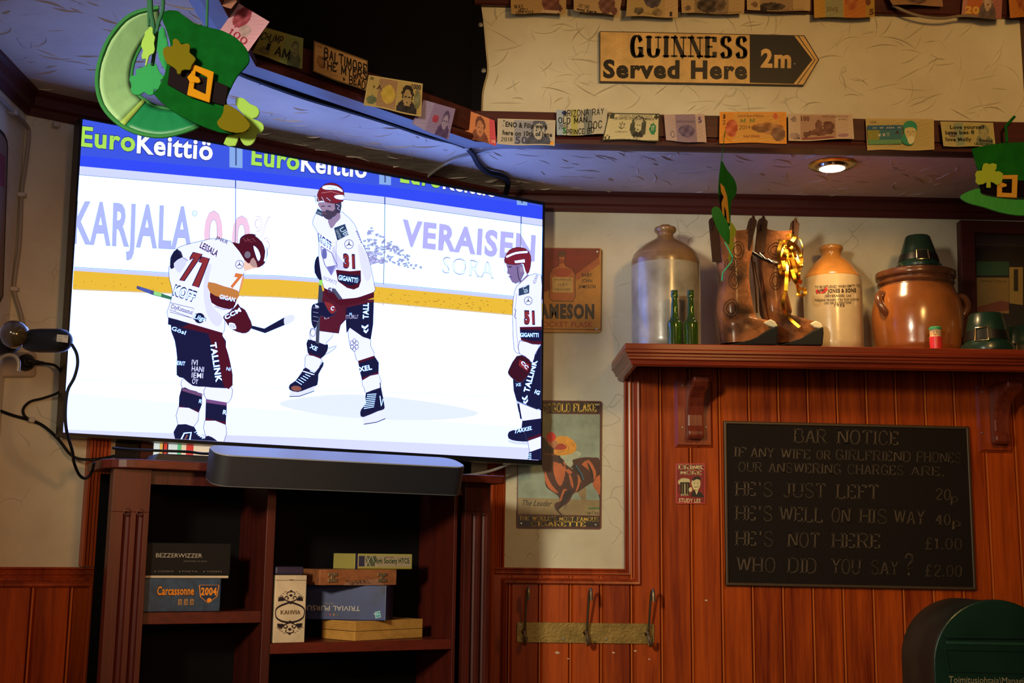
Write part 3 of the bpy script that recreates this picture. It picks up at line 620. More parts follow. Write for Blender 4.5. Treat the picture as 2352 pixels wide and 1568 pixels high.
# shorts
outl(pa('260,690 400,720 592,762 612,830 640,930 655,1078 560,1092 480,1085 400,1078 340,1030 297,1010 300,900 285,790'),NAV,2)
S.poly(pa('500,752 592,765 612,830 640,930 655,1076 600,1086 560,900'),MAR,2)
S.text('TALLINK',pa('512,805')[0],pa('550,1058')[0],13.5,WH,bold=.035); 
for i,(t,x0,y0,x1,y1) in enumerate((('IVI',392,945,430,948),('HANI',392,985,470,992),('IEMI',392,1027,465,1032),('OY',394,1065,432,1070))): S.text(t,pa('%d,%d'%(x0,y0))[0],pa('%d,%d'%(x1,y1))[0],12,(.85,.9,1.4),bold=.01)
S.text('ERIT',pa('298,945')[0],pa('350,950')[0],9,WH,bold=.01); S.text('NI',pa('615,980')[0],pa('640,985')[0],8,WH)
# jersey
outl(pa('300,196 360,172 450,150 545,132 640,150 690,200 742,290 722,380 700,470 660,580 612,640 606,690 592,745 500,727 400,692 240,645 250,560 270,480 250,400 245,320 262,300 255,260'),JW,2,1.1)
S.poly(pa('480,330 520,300 500,420 520,560 590,640 560,700 500,640 470,500'),(.78,.8,1.5),3)
outl(pa('300,202 262,245 255,318 275,322 335,250'),NAV,2); S.poly(pa('278,292 330,255 368,270 320,352 290,332'),(.72,.75,1.4),2); S.line(pa('300,200 335,255 370,278'),1,LN)
S.poly(pa('242,640 400,684 592,740 592,766 400,722 240,686'),MAR); S.poly(pa('242,640 300,655 380,680 330,705 240,686'),NAV)
S.text('Gösl',pa('262,720')[0],pa('350,752')[0],9,WH,bold=.01)
# sleeve
S.poly(pa('500,412 600,440 692,472 680,530 660,580 600,582 520,545 510,470'),MAR,2); S.poly(pa('500,412 600,440 692,470 684,525 590,515 510,480'),(.58,.22,.06),2)
S.text('GIGAN',pa('570,518')[0],pa('668,540')[0],9.5,WH,bold=.02); S.text('7',pa('640,440')[0],pa('692,448')[0],30,(.75,.2,.05),bold=.06,skew=.25); S.text('1',pa('700,455')[0],pa('712,458')[0],28,(.85,.35,.15),bold=.03)
star(*pa('700,300')[0],9); S.line(pa('540,570 600,590 655,585'),1,LN)
def num(pts,f=RED): S.poly(pts,f); S.line(pts+[pts[0]],2.0,(.015,.012,.05))
num(pa('402,222 462,234 345,406 315,402 408,258 380,272 382,256')); num(pa('455,250 508,262 438,448 396,436 462,292 438,284'))
S.text('LESSALA',pa('442,190')[0],pa('552,250')[0],15.5,(.06,.015,.07),bold=.03,up=(6,-13)); S.text('JNER',pa('545,135')[0],pa('622,170')[0],8,LN,bold=.01)
S.text('KOFF',pa('268,492')[0],pa('408,540')[0],22,NAV,bold=.07,up=(7,-22)); S.text('KOFF',pa('271,491')[0],pa('405,538')[0],20.5,WH,bold=.015,up=(7,-20))
S.line(pa('256,546 405,582 396,645 252,605'),1.1,LN);S.line(pa('250,590 396,645'),1.0,LN); S.text('CityKotsastus',pa('256,580')[0],pa('394,622')[0],10,NAV,bold=.01)
S.ell(*pa('443,645')[0],12,12,NAV); S.text('Liiga',pa('402,648')[0],pa('480,668')[0],12,NAV,bold=.08,skew=.2);S.text('Liiga',pa('405,646')[0],pa('478,666')[0],10.5,WH,bold=.01,skew=.2)
# glove, head
outl(pa('598,635 640,605 680,565 690,552 705,575 735,592 760,640 780,690 760,730 720,742 650,715 610,662'),MAR,2); S.text('CCM',pa('612,655')[0],pa('712,600')[0],9,WH,bold=.04); outl(pa('632,675 670,680 680,715 640,712'),JW,2,.6); S.text('CU',pa('640,700')[0],pa('670,708')[0],6,LN)
S.poly(pa('742,262 790,280 832,300 822,335 775,350 742,340 725,320'),(.95,.62,.5),2); S.poly(pa('730,345 830,318 815,350 750,355'),(1.1,1.2,2.),2)
outl(pa('657,160 698,166 706,132 740,108 800,108 850,150 880,215 862,290 822,317 800,300 790,255 765,292 735,270 700,215'),MAR,3,1.0,(.02,.01,.02))
S.poly(pa('790,180 820,205 835,250 822,278 805,240'),WH,2); S.line(pa('805,112 850,152 872,215 862,280'),4.0,WH,2); S.ell(*pa('752,238')[0],7,8,(.2,.17,.25)); S.poly(pa('765,292 790,255 815,310 790,318'),(.5,.3,.3),2)
for i in range(8): S.line(pa('%d,%d %d,%d'%(720+i*10,130+i%3*12,735+i*10,140+i%2*14)),1,(.3,.08,.12))
# ---------- player B (number 31)
Z=dict(ox=650,oy=400,sc=.3827)
outl(pa('200,1080 232,1050 270,1045 322,1028 300,1055 252,1082'),(.9,.95,1.6),2,1.0)
outl(pa('168,925 215,938 308,950 262,1010 250,1024 165,992'),JW,2); outl(pa('392,925 430,915 450,950 522,990 527,1030 546,1090 450,1122 430,1070 402,1030'),JW,3)
S.poly(pa('150,990 250,1022 270,1020 265,1060 228,1106 160,1086 145,1050'),NAV,2); S.poly(pa('150,1070 228,1095 226,1108 158,1088'),MAR); S.text('XE',pa('158,1040')[0],pa('200,1060')[0],9,WH,bold=.02)
outl(pa('142,1082 226,1106 230,1130 195,1187 135,1167 132,1130'),JW,2); S.poly(pa('450,1120 548,1088 575,1130 574,1196 475,1236 460,1180'),NAV,1); S.poly(pa('470,1222 574,1184 574,1198 475,1238'),MAR); S.poly(pa('450,1120 548,1088 552,1100 453,1134'),MAR); S.text('XEL',pa('458,1186')[0],pa('535,1170')[0],11,WH,bold=.03)
outl(pa('475,1236 574,1198 582,1290 500,1312 490,1290'),JW,2)
outl(pa('135,1160 195,1190 238,1125 240,1150 212,1200 206,1262 160,1282 90,1306 40,1292 42,1262 75,1240 112,1190'),NAV,2); S.ell(*pa('80,1285')[0],12,6,(.3,.1,.08),rot=.1)
for i in range(7): S.line(pa('%d,%d %d,%d'%(78+i*14,1240-i*10,112+i*13,1262-i*12)),1.5,WH)
for i in range(5): S.line(pa('%d,%d %d,%d'%(112+i*12,1180+i*4,140+i*12,1186+i*4)),2.0,(.9,1,1.6))
outl(pa('45,1300 95,1308 190,1270 188,1296 100,1330 38,1336 40,1318'),(.8,.85,1.5),0,1); S.line(pa('38,1334 100,1332 188,1300'),2,(.04,.05,.1))
outl(pa('498,1312 582,1282 580,1245 590,1290 606,1378 606,1408 570,1420 482,1456 465,1440 470,1412 500,1372'),NAV,2)
for i in range(8): S.line(pa('%d,%d %d,%d'%(505+(i%2)*2-i*3,1322+i*12,560-i*2,1318+i*11)),1.5,WH)
S.line(pa('582,1330 590,1390 600,1350'),2,WH); outl(pa('480,1466 602,1412 616,1460 565,1482 498,1502 480,1486'),(.85,.9,1.6),0,1); S.line(pa('484,1500 560,1488 614,1466'),2,(.05,.05,.1))
outl(pa('240,700 340,762 545,752 540,900 526,990 480,975 402,920 382,952 378,872 345,905 335,955 220,940 215,800'),(.10,.012,.03),1); S.poly(pa('382,800 545,765 541,900 527,990 482,975 402,920 384,950 376,860'),NAV,1)
S.line(pa('378,790 372,868 345,906'),1.2,(.02,.01,.03))
S.text('TALL',pa('512,868')[0],pa('514,772')[0],12.5,WH,bold=.03); 
for a in('472,905 492,915 512,900 512,912 492,930 472,918','484,930 500,940 512,925 512,938 498,955 484,943'): S.poly(pa(a),WH)
S.text("ITURLI'",pa('378,868')[0],pa('452,866')[0],9,(.6,.6,1.0));S.text('N',pa('400,846')[0],pa('412,846')[0],6,WH); S.text("LI'",pa('250,870')[0],pa('285,864')[0],7,(.6,.5,.8))
fl_=pa('428,1025')[0]
for i in range(6):
    a=PI/6+i*PI/3; S.circ(fl_[0]+6*math.cos(a),fl_[1]+9*math.sin(a),4,5.5,1.1,LN,10)
S.poly(pa('210,490 192,520 190,590 225,640 242,620 228,560 216,512'),NAV,2)
outl(pa('268,262 215,225 187,255 178,300 205,345 215,420 214,500 228,600 246,682 300,706 345,750 450,740 546,706 549,668 532,580 510,490 470,400 430,300 372,240 345,225 325,262 296,318'),JW,2,1.0)
S.poly(pa('320,470 380,560 330,570 300,520 296,450 310,430'),(.7,.72,1.35),3); S.poly(pa('450,420 500,480 530,600 500,640 470,560'),(.8,.82,1.5),3); S.line(pa('320,400 318,500 330,575'),1,(.3,.3,.55));
S.poly(pa('246,682 300,706 345,750 450,740 546,706 546,740 440,775 345,790 270,740 248,712'),MAR,1)
S.poly(pa('290,690 312,685 358,748 335,752'),(.08,.09,.16)); S.text('SI',pa('268,708')[0],pa('300,712')[0],11,LN,bold=.03)
S.poly(pa('317,573 400,582 467,577 468,640 455,678 425,692 385,682 330,642'),MAR,1); S.poly(pa('328,596 467,606 460,652 400,670 334,640'),NAV,1); S.text('GIGANTTI',pa('332,632')[0],pa('444,652')[0],11,WH,bold=.02,up=(1,-11)); S.line(pa('446,616 456,634 444,652'),1.5,(.2,.35,.7))
S.text('31',pa('362,555')[0],pa('434,560')[0],27,(.02,.015,.06),bold=.09,up=(-1,-28)); S.text('31',pa('366,553')[0],pa('430,558')[0],25,RED,bold=.05,up=(-1,-26))
star(*pa('396,420')[0],10); S.poly(pa('306,322 372,298 394,362 326,398'),(.03,.06,.14),0); S.text('UB',pa('336,330')[0],pa('372,372')[0],12,(.6,.75,1.),bold=.01,up=(10,-6)); S.text('UNITED',pa('316,338')[0],pa('338,388')[0],5,(.5,.6,.8),up=(5,-3))
S.poly(pa('208,205 245,228 240,256 194,235'),(.03,.06,.14)); S.text('UNIT',pa('200,232')[0],pa('238,248')[0],5,(.5,.6,.8))
S.text('HOFF',pa('214,400')[0],pa('292,455')[0],16,(.04,.05,.25),bold=.05,up=(-1,-18)); S.text('HOFF',pa('218,399')[0],pa('288,450')[0],14,WH,bold=.0,up=(-1,-14))
S.line(pa('228,432 290,470 325,545 290,606 252,545 232,480 228,432'),1.6,(.1,.1,.4)); S.poly(pa('235,450 260,455 262,500 240,505'),(.15,.17,.5),2); S.poly(pa('262,555 318,545 290,604'),(.2,.2,.6)); S.text('NORRTS',pa('240,630')[0],pa('318,662')[0],8,(.2,.2,.35),bold=.0)
for i in range(5): S.line(pa('%d,%d %d,%d'%(438+i*7,340+i*16,450+i*6,352+i*15)),3,(.3,.28,.55))
# glove and stick
outl(pa('228,655 240,720 224,830 216,1020 196,1012 202,850 212,720 216,655'),(.06,.07,.12),0,.8); S.poly(pa('217,635 238,633 236,668 217,664'),(.35,.8,.15))
outl(pa('175,790 200,776 240,768 290,790 318,812 310,842 262,860 226,850 202,900 192,926 175,900 170,850'),NAV,3); S.poly(pa('250,765 300,782 318,820 290,838 262,800'),RED,2); S.text('C',pa('284,812')[0],pa('302,818')[0],9,WH,bold=.02)
for i in range(4): S.line(pa('%d,%d %d,%d'%(180,800+i*26,212,806+i*26)),1.2,(.3,.33,.6))
S.poly(pa('190,780 212,790 218,800 196,800'),(.7,.8,1.2)); S.circ(*pa('180,950')[0],6,9,1.2,LN,10)
# head
S.poly(pa('270,270 300,262 335,222 345,262 320,290 292,326 276,302'),(.33,.24,.42),2)
S.poly(pa('212,168 320,172 332,222 318,245 285,268 262,268 240,250 236,225 222,205'),(.36,.25,.40),2)
S.poly(pa('232,226 255,222 262,212 300,222 322,196 326,232 312,250 285,270 262,270 240,250'),(.07,.05,.10),2); S.line(pa('236,232 262,236'),1.5,(.25,.12,.2)); S.poly(pa('228,190 250,188 250,194 230,195'),(.06,.04,.1)); S.poly(pa('268,188 290,190 288,196 268,194'),(.06,.04,.1))
S.poly(pa('314,165 350,165 347,218 330,235 312,200'),(.05,.04,.09),2); S.line(pa('320,180 340,190 326,205 340,215'),1.2,(.7,.8,1.3))
outl(pa('204,162 212,104 248,62 300,52 345,74 366,112 362,160 340,168 318,176 262,168 232,158'),(.22,.018,.035),3,.9,(.03,.01,.03))
S.poly(pa('238,74 270,66 320,72 352,92 356,106 320,94 262,92 240,86'),WH,3); S.poly(pa('308,130 340,124 364,128 362,152 318,146'),WH,2); S.line(pa('268,84 285,78 300,88 315,82 330,92'),1.2,LN)
for i in range(7): S.line(pa('%d,%d %d,%d'%(190+i*14,130+i*2,200+i*17,172-i%3*6)),1.3,(.55,.65,1.0) if i%2 else (.04,.04,.08))
S.line(pa('232,112 290,104 340,118'),1.5,(.5,.2,.25))
# ---------- player C (number 51)
Z=dict(ox=1120,oy=540,sc=.4464)
outl(pa('150,856 252,895 275,900 275,960 180,956 160,905'),JW,1); S.line(pa('158,865 165,905 172,945'),4,NAV); S.poly(pa('178,955 275,942 275,1035 205,1062 170,1030'),NAV,1); S.poly(pa('205,1045 275,1020 275,1038 208,1062'),MAR)
outl(pa('205,1058 275,1034 275,1120 218,1120'),JW,1); outl(pa('110,1012 150,1000 182,998 200,1050 207,1060 150,1058 108,1044'),NAV,2); S.text('TAKKEL',pa('135,1020')[0],pa('228,1000')[0],9,WH,bold=.02,up=(2,-9)); outl(pa('106,1052 150,1064 205,1064 205,1078 140,1074 108,1064'),(.7,.75,1.3),0,.8)
outl(pa('212,1118 275,1095 275,1170 205,1160'),NAV,1)
for i in range(4): S.line(pa('%d,%d %d,%d'%(205,1128+i*9,225,1122+i*9)),1.4,WH)
outl(pa('130,720 200,700 275,560 275,895 252,893 150,852 135,800'),NAV,1); S.text('TALLINK',pa('212,810')[0],pa('256,645')[0],12.5,WH,bold=.035)
for a in('178,830 190,840 204,822 206,834 192,850 178,842','184,850 194,858 206,842 208,852 196,868 184,862'): S.poly(pa(a),WH)
S.text('IG',pa('240,812')[0],pa('264,822')[0],9,WH,bold=.03)
outl(pa('165,246 190,222 218,205 275,205 278,330 278,475 268,560 240,600 228,655 195,622 160,608 136,588 130,480 128,380 140,282'),JW,2); S.line(pa('150,300 142,380 148,480 158,590'),1,(.35,.35,.6));S.line(pa('136,380 146,385 138,420 148,430'),1.5,(.1,.12,.3))
S.poly(pa('165,472 278,470 278,562 235,560 172,540'),MAR,0); S.poly(pa('166,484 278,488 278,545 230,545 170,528'),NAV,0); S.text('GIGANTTI',pa('168,522')[0],pa('262,524')[0],9,WH,bold=.02,up=(0,-9)); outl(pa('165,543 230,560 268,565 245,610 230,656 192,622 162,606'),JW,2)
S.text('51',pa('188,452')[0],pa('244,454')[0],26,(.02,.015,.06),bold=.09,up=(-1,-27)); S.text('51',pa('191,450')[0],pa('241,452')[0],24,RED,bold=.05,up=(-1,-25)); star(*pa('209,337')[0],9)
S.poly(pa('160,275 215,254 214,298 160,312'),(.03,.06,.14)); S.text('UB',pa('180,268')[0],pa('190,300')[0],9,(.6,.75,1.),up=(9,-3)); S.text('IOXH',pa('246,250')[0],pa('262,208')[0],7,LN)
outl(pa('150,622 195,626 226,660 216,710 172,758 135,742 108,715 110,690'),(.05,.008,.02),2); S.poly(pa('165,640 215,665 205,700 160,670'),RED,1);S.text('CC',pa('170,655')[0],pa('200,690')[0],7,WH,bold=.03); S.text('XE',pa('145,778')[0],pa('172,775')[0],7,WH)
S.poly(pa('160,246 205,200 214,206 190,228 166,250'),(.28,.2,.4),0)
S.poly(pa('92,136 180,150 190,196 170,238 145,250 126,242 108,210 116,206 100,196 102,176'),(.24,.17,.38),1); S.ell(*pa('175,176')[0],4.5,7,(.35,.25,.45)); S.line(pa('152,160 158,215 170,240'),1.6,(.02,.02,.05)); S.line(pa('108,212 126,214'),1.2,(.08,.04,.12)); S.poly(pa('106,160 124,160 124,165 108,166'),(.03,.02,.06))
outl(pa('88,142 92,108 112,76 150,62 196,70 222,108 220,165 204,202 188,158 180,146 140,152'),(.21,.018,.035),2,.9,(.03,.01,.03)); S.line(pa('96,112 145,92 205,86'),4.5,WH,3); S.poly(pa('138,132 190,124 192,140 142,143'),WH,1); S.line(pa('84,145 88,180 100,190'),1,(.5,.6,.9))
# clip the picture to the display and build
bmx=bmesh.new(); me=bpy.data.meshes.new('picture'); o0=org(tv)
me.from_pydata([tuple(np.array(x)-o0) for x in S.mb.v],[],S.mb.f)
ca=me.color_attributes.new('Col','FLOAT_COLOR','CORNER'); arr=np.ones((len(me.loops),4),np.float32); i=0
for f,cc in zip(S.mb.f,S.mb.c): arr[i:i+len(f),:3]=cc; i+=len(f)
ca.data.foreach_set('color',arr.ravel()); bmx.from_mesh(me)
cen=sum(IN)/4
for a,b in zip(IN,IN[1:]+IN[:1]):
    e=b-a; n=np.cross(e,TVP.n); n/=np.linalg.norm(n)
    if (cen-a)@n>0: n=-n
    bmesh.ops.bisect_plane(bmx,geom=bmx.verts[:]+bmx.edges[:]+bmx.faces[:],plane_co=Vector(a-o0),plane_no=Vector(n),clear_outer=True,dist=1e-7)
bmx.to_mesh(me); bmx.free(); me.materials.append(M_screen); o=bpy.data.objects.new('screen_picture',me); COL.objects.link(o); o.parent=tv
tl=Decal(pmap(TVP),3e-5,.0048); tl.text('SAMSUNG',(1155,1066.5),(1172,1067.5),3.2,c(150,140,130)); tl.build('brand_lettering',M_print,tv)
# ================================================================== CABINET, GAMES, SOUNDBAR
cU=np.cross(zN,CBP.n)            # along the face, to the right
cI=-CBP.n                        # into the cabinet
def CP(px,py,o=0): return CBP.at(px,py,o)
cab=thing('bookcase','dark mahogany bookcase with fluted pilasters under the television','cabinet',(CP(640,1500)[0],CP(640,1500)[1],0))
ztop=CP(700,1066,.03)[2]; 
DEP=.22
def cbox(name,pxa,pxb,z0,z1,o0,o1,mt,parent=cab,bev=.0015,yref=1300,**kw):
    a=CP(pxa,yref,0);b=CP(pxb,yref,0); a[2]=0;b[2]=0
    return MB().box(a+cI*o0+zN*z0,b-a,cI*(o1-o0),zN*(z1-z0)).build(name,mt,parent,bevel=bev,**kw)
# top slab with rounded front corners
za=CP(290,1053,.035)[2]; zb=CP(290,1072,.035)[2]
a=CP(241,1062,.035);b=CP(1163,1103,.035);a[2]=b[2]=0; Ls=np.linalg.norm(b-a); R=.06; pts=[]
for i in range(7): t=PI/2*i/6; pts.append(a+cU*(R-R*math.cos(t)) + cI*(R-R*math.sin(t)))
for i in range(5): t=PI/2*i/4; pts.append(b-cU*(.012-.012*math.sin(t)) + cI*(.012-.012*math.cos(t)))
pts.append(b+cI*.20-cU*.0); pts.append(a+cI*.20)
MB().prism([p+zN*(za-.019) for p in pts],zN*.019).build('top_board',M_cabx,cab,bevel=.002)
zt=za-.019
# sides, divider, back
cbox('side_panel',250,257,0,zt,.004,.05,M_cab); cbox('side_panel',1116,1124,0,zt,.004,DEP,M_cab)
cbox('divider',611,632,0,zt-.0,.010,DEP,M_cab)
cbox('inner_panel',318,327,0,zt,.012,DEP,M_cab); cbox('inner_panel',1046,1054,0,zt,.012,DEP,M_cab)
cbox('back_panel',262,1116,0,zt,DEP-.008,DEP,mat('shadowed_back',(.003,.0025,.003),.8,spec=.1))  # back panel in its own near-black colour
def pilaster(pxa,pxb,fl):
    a=CP(pxa,1300);b=CP(pxb,1300);a[2]=b[2]=0; wd=np.linalg.norm(b-a)
    prf=[(0,0),(0,.018)]; 
    x=0
    for f in fl:
        q=f*wd; prf+=[(q-.008,.018),(q-.005,.012),(q,.009),(q+.005,.012),(q+.008,.018)]
    prf+=[(wd,.018),(wd,0)]
    zf=CP((pxa+pxb)/2,1175)[2]; base=a+cI*.012
    m1=MB(); P_=[base+cU*s_-cI*h for s_,h in prf]; m1.prism([p for p in P_],zN*zf); m1.box(a+cI*.012+zN*zf,cU*wd,-cI*.018,zN*(zt-zf))
    m1.build('pilaster',M_cab,cab,bevel=.0008)
    mm=MB()
    for f in fl: mm.lathe([(.0085,0),(.0085,.002),(.006,.0022),(.005,.0)],a+cU*(f*wd)-cI*.005+zN*(zf),20,tuple(CBP.n),cap=False)
    mm.build('flute_arch',M_cab,cab)
pilaster(246,334,(.42,.76)); pilaster(1063,1122,(.38,.74))
MB().box(CP(334,1300)*np.array([1,1,0])+cI*.010+zN*(zt-.0),CP(1063,1300)*np.array([1,1,0])-CP(334,1300)*np.array([1,1,0]),cI*.012,-zN*.03).build('top_rail',M_cab,cab)
def shelf(px0,px1,yt,yb,o,thick=None):
    xm_=(px0+px1)/2; z1=CBP.at(xm_,yt,-o)[2]; z0=CBP.at(xm_,yb,-o)[2]
    cbox('shelf',px0,px1,z0,z1,o,DEP-.008,M_cabx); return z1
zsL=shelf(327,611,1404,1432,.02); zsR=shelf(632,1046,1472,1496,.012)
def floorshelf(px0,px1,z): cbox('shelf',px0,px1,z-.018,z,.015,DEP-.008,M_cabx)
floorshelf(327,611,zsL-.34); floorshelf(632,1046,zsR-.30)
# ---- boxes on the shelves, each in a local frame : front-left-bottom corner, direction angle
def boxthing(name,label,pxl,pxr,z0,h,o,depth,mt,front,cat='box',rot=0.,py=1400,group=None,name2='box'):
    a=CP(pxl,py,-o);b=CP(pxr,py,-o);a[2]=b[2]=0; u=cU*math.cos(rot)+cI*math.sin(rot)*1.; rb=ray(pxr,py); nn=np.array([rb[1],-rb[0],0]); w_=float(-((a-EYE)@nn)/(u@nn)); n_=np.cross(zN,u)  # into
    if n_@cI<0:n_=-n_
    t=thing(name,label,cat,a+u*w_/2+zN*z0,group)
    MB().box(a+zN*z0,u*w_,n_*depth,zN*h).build('body',mt,t,bevel=.0015)
    D=Decal(lambda x,y,off:a+u*(x*w_)+zN*(z0+(1-y)*h)-n_*off,3e-5,6e-4); front(D,w_,h)
    if D.mb.v: D.build('print',M_print,t)
    return t,a,u,n_,w_
def fr_bez(D,w_,h):
    D.text('BEZZERWIZZER',(.13,.45),(.66,.45),.13,c(175,160,140),bold=.0); D.text('BRÆDDSPIL OG QUIZ',(.45,.58),(.72,.58),.04,c(110,100,90))
    for i in range(3): D.ell(.13+i*.28,.88,.006,.02,c(140,130,110)); D.text(('KUNNSKAP','FAKTA','VIDEN')[i],(.16+i*.28,.9),(.34+i*.28,.9),.05,c(110,100,90))
boxthing('board_game','black board game box with silver spaced lettering on the left shelf','327'and 324,524,zsL+.073+.004,.069,.02,.15,mat('black_card',(.006,.005,.005),.6,spec=.2),fr_bez,name2='b')
MB().box(CP(322,1400,-.02)*np.array([1,1,0])+zN*(zsL+.0715),cU*.186,cI*.14,zN*.005).build('booklet',mat('cream_paper',(.55,.42,.28),.7),None,label='cream booklet edge pressed between the two boxes on the left shelf',cat='booklet')
def fr_car(D,w_,h):
    o=c(205,120,25,1.3)
    D.text('Carcassonne',(.19,.50),(.66,.50),.26,c(60,20,10),bold=.06); D.text('Carcassonne',(.195,.49),(.655,.49),.25,o,bold=.02)
    D.poly([(.72,.2),(.97,.2),(.95,.55),(.85,.75),(.74,.55)],c(30,45,70)); D.line([(.72,.2),(.97,.2),(.95,.55),(.845,.75),(.74,.55),(.72,.2)],.012,o); D.text('2004',(.745,.5),(.945,.5),.22,o,bold=.04)
    for i in range(3): D.poly([(.46+.075*i,.62),(.51+.075*i,.62),(.51+.075*i,.80),(.46+.075*i,.80)],c(150,110,70)); D.text('238'[i],(.475+.075*i,.77),(.5+.075*i,.77),.1,c(30,40,60))
    D.ell(.855,.66,.03,.07,o)
boxthing('board_game','blue board game box with orange lettering and 2004 crest, lower left shelf',322,505,zsL+.0005,.070,.016,.15,mat('blue_card',(.018,.042,.085),.55,var=.3,vscale=60),fr_car)
def fr_tin(D,w_,h):
    K_=c(30,18,28); bx=.5
    D.line([(0,.075),(1,.075)],.006,c(60,40,30)); D.line([(.44,.07),(.56,.07)],.012,c(70,40,25))
    # symmetrical ornament around an oval
    D.line([(.5,.40),(.2,.45),(.06,.50),(.04,.56),(.08,.63),(.25,.68),(.5,.70),(.75,.68),(.92,.63),(.96,.56),(.94,.50),(.8,.45),(.5,.40)],.028,K_,4)
    for sy,cyy in((1,.40),(-1,.70)):
        for sx in(1,-1):
            D.line([(bx,cyy),(bx+sx*.12,cyy-sy*.02),(bx+sx*.2,cyy-sy*.05),(bx+sx*.14,cyy-sy*.085),(bx+sx*.07,cyy-sy*.06),(bx+sx*.11,cyy-sy*.045)],.018,K_,4)
            for j in range(5):
                a_=-.2+j*.38; D.line([(bx+sx*.2,cyy-sy*.03),(bx+sx*(.24+.16*math.cos(a_)),cyy-sy*(.035+.06*math.sin(a_)))],.02,K_)
            for j in range(8): D.ell(bx+sx*(.16+.035*j),cyy-sy*(.155-.013*j+.01*(j%2)),.012,.006,K_,6)
            D.line([(bx,cyy-sy*.155),(bx+sx*.08,cyy-sy*.15),(bx+sx*.14,cyy-sy*.13),(bx+sx*.1,cyy-sy*.11)],.014,K_,3)
        D.ell(bx,cyy-sy*.1,.05,.018,K_); D.ell(bx,cyy+sy*.015,.035,.014,K_); D.ell(bx,cyy-sy*.17,.04,.008,K_)
    D.text('KAHVIA',(.2,.575),(.8,.575),.055,c(95,70,45),font='serif',wt=.9)
t_,a_,u_,n_,w_=boxthing('tin','tall cream coffee tin with dark scroll ornament standing on right shelf','628'and 630,702,zsR+.0005,.148,.012,.075,mat('cream_tin',(.60,.46,.30),.45,var=.12,vscale=30),fr_tin,cat='tin')
MB().box(a_-u_*.0+n_*.004+zN*(zsR+.1495),u_*(w_*.92),n_*.068,zN*.018).build('lid',mat('purple_dark_metal',(.03,.02,.05),.35),t_,bevel=.004,label='dark lid')
def fr_wood(D,w_,h): D.line([(0,.5),(1,.5)],.02,c(60,25,8)); 
M_ply=wood('yellow_wood',(.36,.16,.03),(.54,.27,.06),.45,'X',.1)
zz=zsR+.0005
# wooden case, turned so that its left end shows
aW=CP(818,1468,-.005); 
t_,a_,u_,n_,w_=boxthing('wooden_case','yellow wooden game case at the bottom of the right shelf pile',817,972,zz,.044,.012,.12,M_ply,fr_wood,rot=.33)
# long end of the case reaching left : second visible face
D=Decal(lambda x,y,off:a_+n_*(x*.12)+zN*(zz+(1-y)*.044)-u_*off,3e-5,6e-4); D.line([(0,.5),(1,.5)],.03,c(60,25,8))
for i in range(4): D.line([(0,.12+i*.1),(1,.12+i*.1)],.012,c(150,105,60))
D.build('print',M_print,t_)
def fr_triv(D,w_,h):
    D.text('TRIVIAL PURSUIT',(.66,.595),(-.02 ,.595),.13,c(185,175,160),bold=.0,up=(0,.13)) if False else D.text('TRIVIAL PURSUIT',(.685,.60),(-.06,.60),.13,c(190,180,165),up=(0,.14))
    D.text('MASTER',(.36,.51),(.24,.51),.04,c(130,120,115),up=(0,.05))
    for i,cl in enumerate(((110,100,60),(190,140,30),(180,70,50),(120,40,40),(90,90,100))): x=.41-i*.045; D.poly([(x-.014,.87),(x+.014,.87),(x,.82)],c(*cl))
    D.poly([(.865,.76),(.93,.72),(.945,.90),(.88,.94)],c(170,200,200)); D.poly([(.873,.775),(.925,.745),(.937,.885),(.887,.915)],c(60,150,165)); D.text('FUN',(.88,.86),(.93,.83),.06,c(200,220,220),bold=.02)
    D.poly([(.99,0),(1,0),(1,1),(.99,1)],c(90,100,130))
    D.poly([(.93,.0),(.99,.0),(.985,.2),(.955,.25)],c(70,70,90))
t_,a2,u2,n2_,w2=boxthing('board_game','large blue box with upside-down lettering between chess box and wooden case',700,886,zz+.0445,.080,.125,.085,mat('deep_blue_card',(.012,.024,.12),.45,var=.35,vscale=18),fr_triv,rot=-.6)
def fr_chess(D,w_,h):
    D.poly([(.30,1.0),(.34,.78),(.76,.58),(.83,1.0)],c(150,105,80)); D.text('SHAKKI',(.40,.97),(.66,.90),.26,c(25,12,10),font='hand',wt=.9,thin=.8,jit=.1)
t_,a3,u3,n3,w3=boxthing('chess_box','reddish brown wooden chess box with two metal clasps and taped label','730'and 731,909,zz+.125,.036,.03,.12,wood('chess_wood',(.16,.05,.02),(.34,.12,.045),.4,'X',.2),fr_chess,rot=.1)
for x in(.16,.80):
    o_=a3+u3*(w3*x)+zN*(zz+.128)-n3*.001; cl=MB(); 
    for dx,dz,ww,hh in((-.012,.004,.009,.008),(.003,.004,.009,.008),(-.012,.018,.009,.007),(.003,.018,.009,.007),(-.004,.004,.008,.02)): cl.box(o_+u3*dx+zN*dz,u3*ww,-n3*.0025,zN*hh)
    cl.build('clasp',mat('worn_brass',(.6,.45,.25),.35,.9),t_,bevel=.0006)
